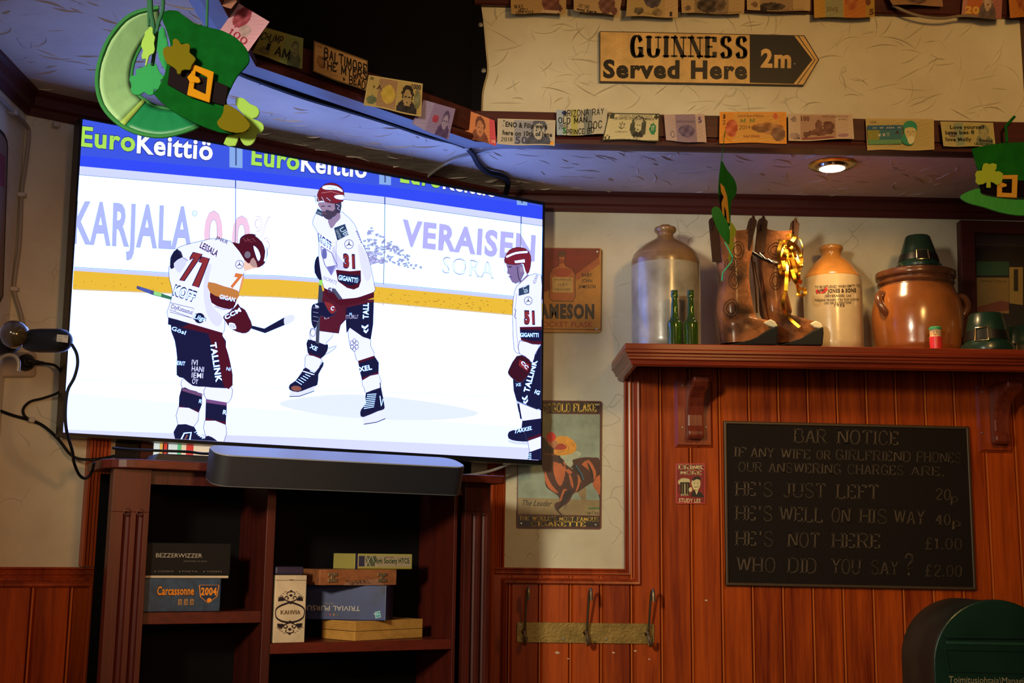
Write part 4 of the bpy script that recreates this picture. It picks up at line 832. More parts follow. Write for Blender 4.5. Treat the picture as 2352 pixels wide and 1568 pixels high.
def fr_high(D,w_,h):
    D.poly([(.03,.12),(.97,.12),(.97,.84),(.03,.84)],c(170,150,120)); D.poly([(.06,.15),(.16,.15),(.16,.82),(.06,.82)],c(60,55,75)); D.poly([(.0,.0),(.04,.0),(.04,1),(.0,1)],c(40,35,60))
    for a,b in((.18,.26),(.26,.18),(.28,.36),(.36,.30),(.2,.38)): D.line([(a,.15),(b,.8)],.012,c(200,185,160))
    D.poly([(.17,.15),(.36,.15),(.34,.8),(.2,.8)],c(90,95,70)); 
    for a,b in((.18,.26),(.26,.18),(.28,.36)): D.line([(a,.15),(b,.8)],.012,c(200,185,160))
    D.text('High Society HTCE',(.33,.62),(.95,.60),.33,c(35,65,35),bold=.02); D.text('CARD GAME',(.5,.27),(.66,.27),.1,c(120,60,50))
    D.line([(.04,.94),(.98,.94)],.05,c(150,130,50))
t_,a4,u4,n4,w4=boxthing('card_game','small yellow-edged card game box with green lettering on top of pile',812,944,zz+.1615,.036,.045,.11,mat('mustard_card',(.42,.36,.09),.5),fr_high,rot=.12)
# ---- soundbar (tilted forward, hanging under the television)
sa=TVP.at(478,1062,.13)+0; sb=TVP.at(1064,1092,.13)+0
SBP=Plane(CP(480,1060,.145),CBP.n); A0=SBP.at(493,1080); A1=SBP.at(1071,1106)
ax=A1-A0; Lb=np.linalg.norm(ax); ax/=Lb; tl_=math.radians(17); fwd=CBP.n-ax*(CBP.n@ax); fwd/=np.linalg.norm(fwd); upv=np.cross(fwd,ax) ; upv=upv if upv[2]>0 else -upv
f2=fwd*math.cos(tl_)-upv*math.sin(tl_); u2_=upv*math.cos(tl_)+fwd*math.sin(tl_)
sbr=thing('soundbar','dark grey soundbar with rounded ends hanging below the television','soundbar',(A0+A1)/2-zN*.03)
def stad(hw,hd,r,n=7):
    P=[]
    for cx_,cy_,a0 in((hw-r,hd-r,0),(-hw+r,hd-r,PI/2),(-hw+r,-hd+r,PI),(hw-r,-hd+r,1.5*PI)):
        for i in range(n): t=a0+PI/2*i/(n-1); P.append((cx_+r*math.cos(t),cy_+r*math.sin(t)))
    return P
cen=(A0+A1)/2-f2*.045
def sb3(x,y,h): return cen+ax*x+f2*y+u2_*h
HB=.062; st=stad(Lb/2,.048,.034)
MB().prism([sb3(x,y,-HB/2) for x,y in st],u2_*HB).build('grille',mat('grey_grille',(.020,.020,.025),.45,.1,bump=.2,bscale=900),sbr,smooth=True)
st2=stad(Lb/2-.001,.047,.033); MB().prism([sb3(x,y,HB/2+.0003) for x,y in st2],u2_*.003).build('top_cap',mat('matt_grey_top',(.30,.31,.34),.5),sbr,bevel=.001,label='smooth top cap')
MB().prism([sb3(x,y,-HB/2-.0025) for x,y in st2],u2_*.0022).build('bottom_cap',mat('satin_rim',(.2,.21,.22),.3,.5),sbr)
MB().box(sb3(-.03,-.05,-.01),ax*.06,-f2*.05,u2_*.02).build('bracket',M_black,sbr)
# router box on top of the bookcase
q=CP(352,1050,-.02); q[2]=za+.0005; 
rt_=thing('set_top_box','low black set-top box lying on the bookcase top under the television','device',q)
MB().prism([q+cU*x+zN*z for x,z in ((0,0),(.004,.008),(.010,.018),(.125,.018),(.137,.014),(.14,0))],cI*.09).build('case',mat('matt_black',(.02,.014,.013),.6),rt_,bevel=.002)
# ================================================================== BACK WALL SIGNS
def screw_at(q,n,parent,r=.0042): MB().lathe([(r,0),(r,.0008),(r*.6,.0016)],q,14,tuple(n)).build('screw',M_screw,parent)
def panel(name,label,pts,pl,off,th,mt,cat='sign',rad=0):
    P=[pl.at(x,y,off) for x,y in pts]
    t=thing(name,label,cat,(sum(P)/len(P))-zN*.0)
    MB().prism(P,-pl.n*th).build('plate',mt,t,bevel=.0006)
    return t
def rr(x0,y0,x1,y1,r,sk=0.,sy=0.):
    out=[]
    for cx_,cy_,a0 in((x1-r,y0+r,-PI/2),(x1-r,y1-r,0),(x0+r,y1-r,PI/2),(x0+r,y0+r,PI)):
        for i in range(4):
            t=a0+PI/2*i/3; X=cx_+r*math.cos(t);Y=cy_+r*math.sin(t); out.append((X+(Y-y0)*sk,Y+(X-x0)*sy))
    return out
SG=PY(YB-.006)
# whiskey sign
t=panel('tin_sign','rusty red and mustard tin sign with a whiskey flask, half behind television','.'and rr(1168,567,1384,762,8,-.012,.012),SG,0,.003,mat('tin_back',(.35,.22,.08),.45))
D=Decal(pmap(SG),3e-5,3e-4); mu=c(178,120,45,1.2); rd=c(125,25,20,1.2)
D.poly(rr(1170,569,1382,761,7,-.012,.012),mu); D.poly([(1170,569),(1378,571),(1376,590),(1320,632),(1265,665),(1170,700)],rd); D.poly([(1320,632),(1376,590),(1378,606),(1325,645)],c(160,80,40,1.3))
D.line([(1382,574),(1380,757),(1172,754)],2.2,c(80,30,15))
fl=[(1283,577),(1297,577),(1298,590),(1296,603),(1299,610),(1314,617),(1321,630),(1321,682),(1316,692),(1268,691),(1262,684),(1262,630),(1268,617),(1283,610),(1285,600),(1283,590)]
D.poly(fl,c(165,90,45,1.4)); D.line(fl+fl[:1],1.6,c(55,25,15)); D.poly([(1283,577),(1297,577),(1298,590),(1283,590)],c(90,50,25,1.4)); D.line([(1283,582),(1298,582)],1.2,c(50,20,10));D.ell(1290,600,6,6,c(140,60,30,1.3))
D.poly([(1268,636),(1316,637),(1316,672),(1268,671)],c(185,150,85,1.4)); D.text('JOHN JAMESON & SON',(1272,644),(1312,644),5,c(60,30,15));D.text('★★★' if False else 'J J & S',(1282,655),(1303,655),5,c(60,30,15));D.text('DUBLIN WHISKEY',(1274,667),(1311,667),5,c(60,30,15))
D.poly([(1272,617),(1312,617),(1309,631),(1290,636),(1274,631)],c(150,60,35,1.4),2)
for i,s_ in enumerate(('BABY','JOHN','JAMESON')): ww=(24,24,40)[i]; D.text(s_,(1348-ww/2,635+i*13.2),(1348+ww/2,635.5+i*13.2),8.2,c(28,22,40),bold=.015)
D.text('JAMESON',(1227,729),(1365,730),30,c(25,24,48),bold=.06); D.text('POCKET FLASK',(1237,750),(1362,751),12,c(150,50,25,1.2),bold=.02); D.text('B',(1239,658),(1250,658),9,c(28,22,40))
D.build('print',M_old,t); screw_at(SG.at(1372,578,.0004),(0,-1,0),t); screw_at(SG.at(1371,756,.0004),(0,-1,0),t)
# gold flake sign
t=panel('tin_sign','tall tin cigarette sign with jockey on a brown racehorse beside bookcase',rr(1189,918,1383,1212,5,-.008,.014),SG,0,.003,mat('tin_back2',(.2,.05,.04),.45))
D=Decal(pmap(SG),3e-5,3e-4); z0_=(1180,900,.2105)
def gp(s): return pp(s,*z0_)
D.poly(rr(1190.5,919.5,1381.5,1210.5,4,-.008,.014),c(70,25,20,1.4)); D.poly(gp('46,100 930,112 930,226 46,226'),c(38,16,16,1.3)); D.poly(gp('48,236 940,242 935,1348 46,1332'),c(118,132,118,1.75)); D.poly(gp('48,236 400,240 380,500 300,640 46,700'),c(112,112,80,1.5),3)
D.poly(gp('46,1150 935,1180 935,1348 46,1332'),c(135,118,80,1.4),0); D.poly(gp('48,1345 932,1358 930,1470 48,1468'),c(32,16,16,1.3)); D.line(gp('46,232 938,240'),1.4,c(110,35,20)); D.line(gp('46,1340 935,1352'),1.4,c(110,35,20))
YL=c(208,172,70,1.5)
D.text("S'S",gp('300,205')[0],gp('378,208')[0],15,YL,font='serif',wt=1.1); D.text('"GOLD',gp('385,212')[0],gp('612,215')[0],18.5,YL,font='serif',wt=1.45,thin=.6); D.text('FLAKE"',gp('658,213')[0],gp('932,215')[0],18.5,YL,font='serif',wt=1.45,thin=.6)
D.text("THE WORLD'S MOST FAMOUS",gp('62,1398')[0],gp('922,1410')[0],9.5,YL,font='serif',wt=1.2,thin=.5); D.text('CIGARETTE',gp('198,1462')[0],gp('778,1468')[0],11.5,YL,font='serif',wt=1.4,thin=.6)
hb=c(62,26,16,1.4);ho=c(176,92,46,1.4);hd=c(34,14,12,1.2)
D.poly(gp('750,1060 790,1050 780,1200 740,1300 690,1330 715,1260 740,1180 700,1100'),c(140,118,80,1.3),3); D.poly(gp('560,1210 585,1220 580,1260 545,1290'),c(120,105,75,1.3),2)
D.poly(gp('300,520 330,500 380,560 440,620 500,690 620,740 740,715 860,715 945,760 945,1150 915,1090 880,1010 850,990 760,1050 700,1090 650,1110 600,1200 530,1250 490,1290 530,1335 505,1335 450,1270 450,1215 500,1190 480,1130 380,1060 345,1010 335,900 300,780'),hb,3)
for s_ in ('340,850 370,930 420,1020 490,1100 440,1090 380,1040 340,960','430,760 500,780 560,760 560,900 520,1020 480,1000 440,900','740,790 820,740 880,830 900,900 870,960 820,850','600,880 640,950 650,1050 620,1000','700,900 730,960 700,1060 670,1100 700,1000','520,1180 590,1080 540,1060 500,1190','860,1000 940,900 940,1120 905,1080','330,560 400,660 360,620','560,850 600,840 640,880 600,890'): D.poly(gp(s_),ho,2)
for s_ in ('460,640 500,700 560,820 500,760','800,760 860,860 870,960 840,900','560,1080 650,1080 520,1250 480,1280 520,1190','300,520 330,500 420,650 340,640'): D.poly(gp(s_),hd,2)
D.line(gp('330,676 440,684 470,676'),1.4,ho); D.line(gp('600,815 740,890'),1.2,c(190,170,120)); D.line(gp('690,900 740,985'),1.2,c(180,130,80))
D.poly(gp('500,690 640,660 700,640 735,680 700,720 640,740 650,790 620,818 570,790 545,740'),c(165,175,150,1.4),2); D.poly(gp('640,790 690,800 740,880 765,960 750,985 735,940 690,880 650,850'),hd,1); D.line(gp('680,800 740,890 762,960'),1.6,c(40,120,150,1.3))
D.poly(gp('460,490 560,480 640,520 682,580 680,630 640,670 560,690 470,690 435,660 440,600 400,570 430,520'),c(205,140,40,1.4),3); D.poly(gp('440,590 520,560 580,600 540,630 450,625'),c(160,50,30,1.4),3)
D.poly(gp('375,545 440,520 480,560 440,610 390,580'),c(175,115,75,1.4),3); D.poly(gp('358,500 370,450 410,436 445,455 460,495 430,535 375,545'),c(190,35,25,1.5),3)
for s_ in('480,660 560,640','560,560 600,600 590,650','640,560 660,600'): D.line(gp(s_),1,c(140,85,25,1.2))
D.text('The Leader',gp('78,1235')[0],gp('405,1246')[0],13,c(35,30,25),skew=.35); D.text('Leg C Surg',gp('800,1325')[0],gp('925,1330')[0],5,c(60,50,35),skew=.3); D.poly(gp('810,1262 935,1256 935,1275 815,1278'),c(70,110,60,1.3))
D.build('print',M_old,t)
for q in gp('82,1432 895,1448 915,140'): screw_at(SG.at(*q,.0008),(0,-1,0),t,.0036)
# guinness arrow
GS=PY(2.9-.012)
gpt=[(1377,71),(1848,81),(1882,137),(1847,196),(1377,188)]
t=panel('arrow_sign','cream and black arrow-shaped direction sign high on the upper wall',gpt,GS,0,.008,mat('sign_edge',(.05,.03,.02),.5))
D=Decal(pmap(GS),3e-5,3e-4); cr_=c(196,160,98,1.35); bk=c(24,20,18,1.0)
D.poly([(1379,73),(1846,83),(1879,137),(1845,194),(1379,186)],cr_); D.poly([(1722,79.5),(1824,82),(1866,137),(1823,192.5),(1722,190)],bk); D.line([(1833,82),(1872,137.5),(1832,193)],2,bk)
for wv_ in (1,):
    D.text('GUINNESS',(1452,130),(1712,132.5),47,bk,font='serif',wt=2.0,thin=.55)
for (x1,x2,sk) in ((1450,1714,0),):
    for i in range(26):
        x=1455+i*10.1
D.text('Served Here',(1385,177),(1716,180),39,bk,bold=.045); D.text('2m',(1747,153),(1817,154.5),40,cr_,bold=.04)
D.build('print',M_old,t); screw_at(GS.at(1825,147,.001),(0,-1,0),t,.0025)
# drink more sign
DS=PY(YB-PT-.004)
t=panel('small_sign','small red enamel sign with beer mug and smiling man on planks','.'and rr(1552,1063,1621,1157,2.5),DS,0,.003,mat('sign_red_edge',(.35,.05,.04),.3))
D=Decal(pmap(DS),3e-5,3e-4); yl=c(205,190,135,1.3)
D.poly(rr(1553,1064,1620,1156,2),c(170,50,45,1.5)); D.poly(rr(1555,1066,1618,1154,2),c(120,14,20,1.5)); D.text('DRINK',(1560,1077),(1614,1078),10,yl,font='serif',wt=1.5,thin=.7); D.text('MORE',(1564,1089),(1610,1090),9,yl,font='serif',wt=1.4,thin=.7); D.text('STUDY LES',(1559,1153),(1609,1154),9,yl,bold=.02)
D.poly([(1558,1104),(1566,1098),(1576,1098),(1584,1101),(1584,1110),(1576,1112),(1560,1112)],yl,3); D.poly([(1562,1107),(1584,1107),(1583,1138),(1563,1138)],bk); 
for x in(1566,1572,1578): D.poly([(x,1110),(x+2,1110),(x+2,1134),(x,1134)],c(110,90,40,1.2) if x!=1572 else yl)
D.line([(1562,1112),(1557,1116),(1558,1128),(1563,1132)],1.8,bk); D.text('BEER',(1564,1138),(1582,1138),4,yl)
D.poly([(1588,1108),(1592,1100),(1602,1098),(1608,1104),(1608,1116),(1602,1126),(1594,1124),(1590,1116)],yl,3); D.poly([(1590,1100),(1596,1094),(1606,1094),(1610,1102),(1600,1100),(1592,1104)],bk,2)
D.poly([(1586,1140),(1590,1128),(1598,1124),(1606,1128),(1614,1134),(1617,1142)],bk,0); D.poly([(1596,1126),(1604,1126),(1600,1136)],yl); D.ell(1595,1109,1,1,bk);D.ell(1603,1109,1,1,bk);D.line([(1594,1117),(1599,1119),(1604,1116)],1.1,bk,2)
D.poly([(1582,1122),(1588,1118),(1590,1126),(1584,1130)],yl,2)
D.build('print',M_old,t)
# bar notice: cast plaque with raised rim and letters
NP=PY(YB-PT-.012)
t=thing('notice_board','dark cast metal bar notice plaque with raised lettering on plank wall','sign',NP.at(1952,1350))
M_cast=mat('cast_bronze',(.009,.005,.003),.6,.0,spec=.15,bump=.5,bscale=260); M_lett=mat('worn_letters',(.060,.036,.017),.5,.0,bump=.25,bscale=200,var=.4,vscale=20)
np_=[(1663,966),(2226,979),(2243,1355),(1668,1344)]
MB().prism([NP.at(*q) for q in np_],(0,.012,0)).build('plate',M_cast,t)
cx_=sum(q[0] for q in np_)/4; cy_=sum(q[1] for q in np_)/4
ri=[(x+(cx_-x)*.022,y+(cy_-y)*.036) for x,y in np_]; r2=[(x+(cx_-x)*.032,y+(cy_-y)*.05) for x,y in np_]
MB().ring([NP.at(*q,.006) for q in np_],[NP.at(*q,.006) for q in ri],(0,.007,0)).build('rim',mat('rim_bronze',(.06,.035,.016),.4,.2),t,bevel=.002)
L_=MB()
def raised(s_,p0,p1,h,wt=.75,thin=.42):
    p0=np.array(p0,float);p1=np.array(p1,float);d=p1-p0; n=np.array([d[1],-d[0]])/np.hypot(*d)*h
    for q in strokes(s_,wt,thin,True): L_.prism([NP.at(*(p0+d*x+n*y),.0026) for x,y in q],(0,.003,0))
for s_,x0_,y0_,x1_,y1_,h in (('BAR',1826,1015,1896,1017,30),('NOTICE',1926,1018,2062,1022,31),('IF',1688,1048,1712,1049,22),('ANY',1726,1049,1776,1051,22),('WIFE',1795,1052,1860,1054,22),('OR',1876,1054,1906,1055,20),('GIRLFRIEND',1921,1055,2090,1060,23),('PHONES',2107,1060,2206,1063,23),
  ('OUR',1697,1082,1749,1083,21),('ANSWERING',1767,1084,1930,1088,22),('CHARGES',1948,1088,2074,1091,22),('ARE.',2094,1091,2168,1093,21),
  ("HE'S",1692,1138,1772,1140,32),('JUST',1801,1141,1894,1143,32),('LEFT',1924,1144,2016,1146,32),('20',2150,1146,2182,1148,24),('p',2186,1152,2198,1153,20),
  ("HE'S",1692,1194,1772,1196,33),('WELL',1792,1196,1888,1199,33),('ON',1911,1198,1950,1200,32),('HIS',1977,1200,2035,1202,32),('WAY',2055,1202,2122,1204,32),('40',2150,1204,2182,1205,24),('p',2190,1208,2204,1209,20),
  ("HE'S",1692,1252,1774,1254,33),('NOT',1812,1255,1880,1257,33),('HERE',1914,1257,2020,1259,33),('£1.00',2126,1260,2208,1262,25),
  ('WHO',1694,1312,1779,1314,33),('DID',1812,1314,1873,1316,33),('YOU',1912,1316,1974,1318,33),('SAY',2003,1318,2062,1320,32),('?',2080,1320,2096,1320,48),('£2.00',2126,1322,2208,1324,25)):
    raised(s_,(x0_,y0_),(x1_,y1_),h)
L_.build('raised_lettering',M_lett,t)
# hook rack
HP=PY(YB-PT-.0045)
t=thing('coat_rack','brass coat rack with three double hooks on the orange planks','coat rack',HP.at(1345,1474))
M_br2=mat('aged_brass',(.26,.17,.045),.42,.75,bump=.25,bscale=120,var=.2,vscale=25); M_hk=mat('tarnished_hook',(.34,.28,.18),.3,.9)
MB().prism([HP.at(*q) for q in rr(1187,1428,1503,1475,4,0,.012)],(0,.004,0)).build('back_strip',M_br2,t,bevel=.0008)
for q in((1194,1434),(1294,1467),(1393,1468),(1494,1437)): screw_at(HP.at(*q,.0002),(0,-1,0),t,.0032)
for i,(hx,hy) in enumerate(((1206,1450),(1348,1452),(1489,1454))):
    b0=HP.at(hx-1,hy,0);
    pts=[b0+np.array([0,-.008,-.0]),b0+np.array([0,-.016,.008]),b0+np.array([0.001,-.030,.05]),b0+np.array([.003,-.046,.105]),b0+np.array([.005,-.056,.118]),b0+np.array([.006,-.066,.118]),b0+np.array([.0065,-.071,.108]),b0+np.array([.007,-.072,.088])]
    hk=MB().tube(catmull(pts,5),[.0034]*5*5+[.0046]*(5*2+1),10).build('hook',M_hk,t,smooth=True)
    pts=[b0+np.array([0,-.010,.006]),b0+np.array([0,-.020,-.006]),b0+np.array([0.0,-.028,-.022]),b0+np.array([.000,-.040,-.030]),b0+np.array([.001,-.050,-.026]),b0+np.array([.002,-.052,-.010])]
    MB().tube(catmull(pts,5),.0046,10).build('lower_prong',M_hk,hk,smooth=True)
    MB().lathe([(.008,0),(.008,.002),(.005,.006),(.0,.008)],b0+np.array([-.002,0,0]),16,(0,-1,0)).build('boss',M_brass,hk,smooth=True)
# display frame at the far right, on the wall behind the hats
FP=PY(YB-.03)
t=thing('display_frame','dark mahogany glazed frame with old packets behind glass at right edge','frame',FP.at(2290,790))
fo=[(2205,505),(2440,512),(2452,800),(2212,792)]; fi=[(2240,533),(2410,538),(2420,780),(2246,775)]
MB().ring([FP.at(*q) for q in fo],[FP.at(*q) for q in fi],(0,.03,0)).build('frame',M_dark,t,bevel=.003)
BKP=PY(YB-.006); MB().prism([BKP.at(*q) for q in fo],(0,.004,0)).build('backing',mat('dark_backing',(.02,.012,.01),.6),t)
D=Decal(pmap(BKP),3e-5,3e-4)
D.poly([(2243,600),(2318,600),(2318,632),(2243,632)],c(50,88,62,1.2)); D.poly([(2243,637),(2318,637),(2318,720),(2243,715)],c(150,122,70,1.3)); D.text('Smoking Tobacco',(2252,647),(2312,648),6,c(70,55,30)); D.poly([(2319,613),(2350,613),(2350,700),(2319,696)],c(165,140,75,1.3)); D.poly([(2329,618),(2339,618),(2339,668),(2329,668)],c(60,50,30)); D.poly([(2244,705),(2300,690),(2318,694),(2318,712),(2244,722)],c(130,75,60,1.2)); D.poly([(2350,600),(2410,600),(2410,700),(2350,700)],c(60,40,25)); D.poly([(2243,560),(2410,562),(2410,564),(2243,562)],c(90,70,50))
D.build('packets',M_print,t)
gm=mat('pane_glass',(1,1,1),.05,trans=1.0); gm.node_tree.nodes['Principled BSDF'].inputs['IOR'].default_value=1.45
MB().prism([PY(YB-.024).at(*q) for q in fi],(0,.002,0)).build('glass',gm,t)
# ================================================================== THINGS ON THE MANTEL
def lprof(cx,Y,pr,z0=None):
    """profile read as (image row, half width) at depth Y -> (radius, z)"""
    out=[]
    for y,hw in pr:
        q=atY(cx,y,Y); dist=(q-EYE)@FW; out.append((hw*dist/F,q[2]))
    return out
def smoothprof(p,k=4): return [tuple(x) for x in catmull(p,k)]
def vessel(name,label,cat,cx,Y,parts,group=None,n=48):
    q=atY(cx,790,Y); c0=np.array([q[0],Y,0]); t=thing(name,label,cat,(q[0],Y,MZ),group)
    for nm,mt,pr,sm in parts:
        P=lprof(cx,Y,pr)
        if sm: P=smoothprof(P,sm)
        P=[(r,max(z,MZ+.0005)) for r,z in P]
        MB().lathe(P,c0,n).build(nm,mt,t,smooth=50)
    return t,c0
M_glz=mat('pale_salt_glaze',(.31,.26,.18),.28,bump=.2,bscale=30,var=.3,vscale=14,coat=.4)
M_shd=mat('brown_shoulder_glaze',(.24,.13,.05),.30,bump=.1,bscale=60,var=.25,vscale=20,coat=.4)
vessel('stoneware_jug','tall stoneware jug with grey body and brown domed shoulder, left end of mantel','jug',1530.5,3.36,[
 ('body',M_glz,[(812,74),(808,78),(785,79),(700,79),(650,79),(613,78.5)],0),
 ('shoulder',M_shd,[(613,78.5),(603,78.5),(596,77),(592,75),(588,74),(578,66),(566,52),(556,36),(548,22),(542,18.5),(538,19),(533,24),(529,25.5),(525,25),(522,20),(521,12),(517.5,11),(517,2)],3)])
M_am=mat('amber_glaze',(.36,.15,.03),.22,bump=.1,bscale=60,var=.3,vscale=10,coat=.5); M_crm=mat('cream_glaze',(.40,.31,.18),.25,bump=.1,bscale=50,var=.12,vscale=10,coat=.4)
t,c0=vessel('stoneware_jar','cream and amber stoneware bottle with printed black lettering, right of the boots','jar',1916,3.42,[
 ('body',M_crm,[(812,62),(806,65),(790,66),(720,66),(650,66),(642,65)],0),
 ('shoulder',M_am,[(642,65),(638,64),(628,57),(615,48),(603,38),(595,29),(589,23.5),(584,22.5),(579,24),(574,27),(569,26.5),(566,24),(566,18),(576,16)],3)])
# wrapped lettering
class Wrap:
    def __init__(s,cx,Y,hw,c0): s.c0=c0; s.cx=cx; s.Y=Y; s.hw=hw; s.r=hw*((atY(cx,700,Y)-EYE)@FW)/F; s.a0=math.atan2(-EYE[0]+c0[0],c0[1])
    def __call__(s,x,y,o):
        a=max(-.98,min(.98,(x-s.cx)/s.hw)); a=math.asin(a); yy=s.Y-s.r*math.cos(a); r=s.r+o
        ang=a-s.a0
        z=atY(s.cx,y,yy)[2]; return np.array([s.c0[0]+r*math.sin(ang),s.c0[1]-r*math.cos(ang),z])
W_=Wrap(1916,3.42,66,c0); D=Decal(W_,3e-5,6e-4); ink=c(45,28,18)
for s_,xa,xb,y,h in(('TO BE RETURNED WHEN EMPTY TO',1878,1976,660,6),('(BEVERAGES) Ltd',1899,1955,681,5.5),('PERSONS PROSECUTED FOR ILLEGAL',1877,1974,690,5),('USE OR DETENTION.',1897,1957,697,5),('1935',1919,1941,703.5,6.5)): D.text(s_,(xa,y),(xb,y+1),h,ink,bold=.012)
D.text('JONES & SONS',(1905,671),(1967,672),8.5,ink,bold=.035)
D.text('UNITED',(1880,672),(1902,671),8,ink,bold=.02); D.poly([(1880,663),(1904,658),(1906,665),(1896,672),(1882,672)],c(215,45,40,1.2)); D.text('WARR',(1883,669),(1901,666),6,c(60,10,15))
D.build('lettering',M_print,t)
Ws=lambda x,y,o: (lambda hw:(Wrap(1916,3.42,hw,c0)(x,y,o+.0015)))(66-max(0,(642-y))*.82 if y>615 else 45-(615-y)*.9)
D=Decal(Ws,3e-5,8e-4); D.text('LEICESTER SWADLINCOTE',(1882,620),(1950,621),4.5,ink); D.text('DERBY, BLACKWELL',(1900,628),(1948,628),4.5,ink); D.text('BEVERAGES',(1892,612),(1936,612),4.5,ink); D.build('shoulder_lettering',M_print,t)
M_brn=mat('brown_crock_glaze',(.27,.085,.018),.22,bump=.15,bscale=40,var=.35,vscale=7,coat=.5); M_brk=mat('dark_rim_glaze',(.13,.045,.018),.25,bump=.1,bscale=60,var=.3,vscale=20,coat=.5)
t,c0=vessel('crock','wide brown glazed crock with two ear handles and a lid, beneath green hat','crock',2109,3.365,[
 ('body',M_brn,[(815,90),(805,96),(790,98),(760,101),(725,101),(700,97),(684,91),(672,86),(664,83)],4),
 ('rim',M_brk,[(664,83),(660,81),(657,84),(653,86),(648,82),(645,83),(642,88),(636,89),(631,88),(628,86),(628,60)],2),
 ('lid',M_brk,[(634,84),(629,84),(626,80),(625,74),(624,10)],0)])
for sx in(-1,1):
    q=c0.copy(); r0=.098; zc=atY(2109,690,3.26)[2]; a=math.radians(200 if sx<0 else -20)
    an=np.array([math.cos(math.radians(205 if sx<0 else -8)),math.sin(math.radians(205 if sx<0 else -8)),0]); tg=np.array([-an[1],an[0],0])
    P=[q+an*(.104-.004)+tg*(-.026)+zN*(zc+.012),q+an*.128+tg*(-.018)+zN*(zc+.018),q+an*.134+zN*(zc+.018),q+an*.128+tg*.018+zN*(zc+.016),q+an*.104+tg*.026+zN*(zc+.010)]
    MB().tube(catmull([q+an*.098+tg*(-.012)+zN*(zc+.030),q+an*.126+tg*(-.010)+zN*(zc+.026),q+an*.136+zN*(zc+.004),q+an*.124+tg*.008+zN*(zc-.022),q+an*.104+tg*.008+zN*(zc-.032)],5),.0105,12).build('handle',M_brk,t,smooth=True)
    MB().lathe([(.015,-.02),(.016,0),(.008,.006)],q+an*.092+zN*(zc-.0),16,an+zN*.1).build('lug',M_brn,t,smooth=True)
# small plastic hats
M_gf=mat('dark_green_plastic',(.008,.035,.022),.32,coat=.3); M_bk2=mat('black_band',(.008,.007,.008),.4); M_sil=mat('gilt_buckle',(.60,.47,.28),.25,1.)
def hat(label,cx,Y,yt,yb,ht,hbm,brim,zbase,bx,bw,by0,by1,bh=12):
    q=atY(cx,yb,Y); c0=np.array([q[0],Y,0]); t=thing('green_hat',label,'hat',(q[0],Y,zbase),group='small dark green hats with buckles')
    dz=zbase-lprof(cx,Y,[(yb,1)])[0][1]
    P=[(r,z+dz) for r,z in lprof(cx,Y,[(yb,brim-1),(yb-7,brim),(yb-bh+3,brim-3),(yb-bh,hbm+1),(yb-bh-1,hbm),((yt+yb-bh)/2,(ht+hbm)/2),(yt+3,ht),(yt,ht-3),(yt,1)])]
    P=[(P[0][0]-.004,zbase+.0003),(P[0][0],zbase+.002)]+P[1:]
    MB().lathe(P,c0,40).build('crown',M_gf,t,smooth=45)
    f=lambda y:(hbm+(ht-hbm)*(yb-bh-y)/(yb-bh-yt)) 
    P=[(r+.0015,z+dz) for r,z in lprof(cx,Y,[(by1,f(by1)),(by0,f(by0))])]
    MB().lathe([(P[0][0]-.003,P[0][1])]+P+[(P[1][0]-.003,P[1][1])],c0,40,cap=False).build('band',M_bk2,t,smooth=45)
    rr_=P[0][0]+.002; ym=(by0+by1)/2
    def W(x,y): a=math.asin(max(-.95,min(.95,(x-cx)/f(ym)))); z=lprof(cx,Y,[(y,1)])[0][1]+dz; rr2=P[0][0]+(P[1][0]-P[0][0])*((z-P[0][1])/(P[1][1]-P[0][1]))+.001; return c0+np.array([math.sin(a-c0[0]/c0[1])*rr2,-math.cos(a-c0[0]/c0[1])*rr2,z])
    pts=[(bx-bw,by0-4),(bx+bw,by0-4),(bx+bw,by1+3),(bx-bw,by1+3)]; dn=[]
    for a,b in zip(pts,pts[1:]+pts[:1]): dn+=[W(a[0]+(b[0]-a[0])*j/4,a[1]+(b[1]-a[1])*j/4) for j in range(4)]
    MB().tube(dn+[dn[0]],.0021,8).build('buckle',M_sil,t,smooth=True)
    return t
crock_top=lprof(2109,3.365,[(624,1)])[0][1]
hat('small dark green plastic hat with gilt buckle sitting on the brown crock',2111,3.34,555,631,28,46,51,crock_top+.0004,2121,12,599,614)
hat('dark green glossy hat standing on the mantel right of the brown crock',2268,3.245,716,806,38,50,60,MZ,2259,13,757,779,22)
hat('dark green hat cut by right edge, in front of the glossy one',2345,3.375,722,800,36,48,58,MZ,2326,12,768,788,16)
# green bottles
M_bot=mat('green_bottle_glass',(.06,.13,.012),.05,trans=.7,coat=.3); M_bot.node_tree.nodes['Principled BSDF'].inputs['IOR'].default_value=1.45
def bottle(label,cx):
    t,c0=vessel('green_bottle',label,'bottle',cx,3.205,[('body',M_bot,[(800,16.5),(797,17),(760,17.2),(744,17),(738,15),(732,10.5),(722,8.6),(704,8),(690,6.8),(684,6.8),(683,8),(680,8.4),(675,8.2),(674,7.6),(669,7.8),(667,7.4),(667,3)],3)],group='green bottles on the mantel',n=28); return t
bottle('small green glass bottle, left of the two before the tall stoneware jug',1550); bottle('small green glass bottle, right of the two, next to the boots',1587.5)
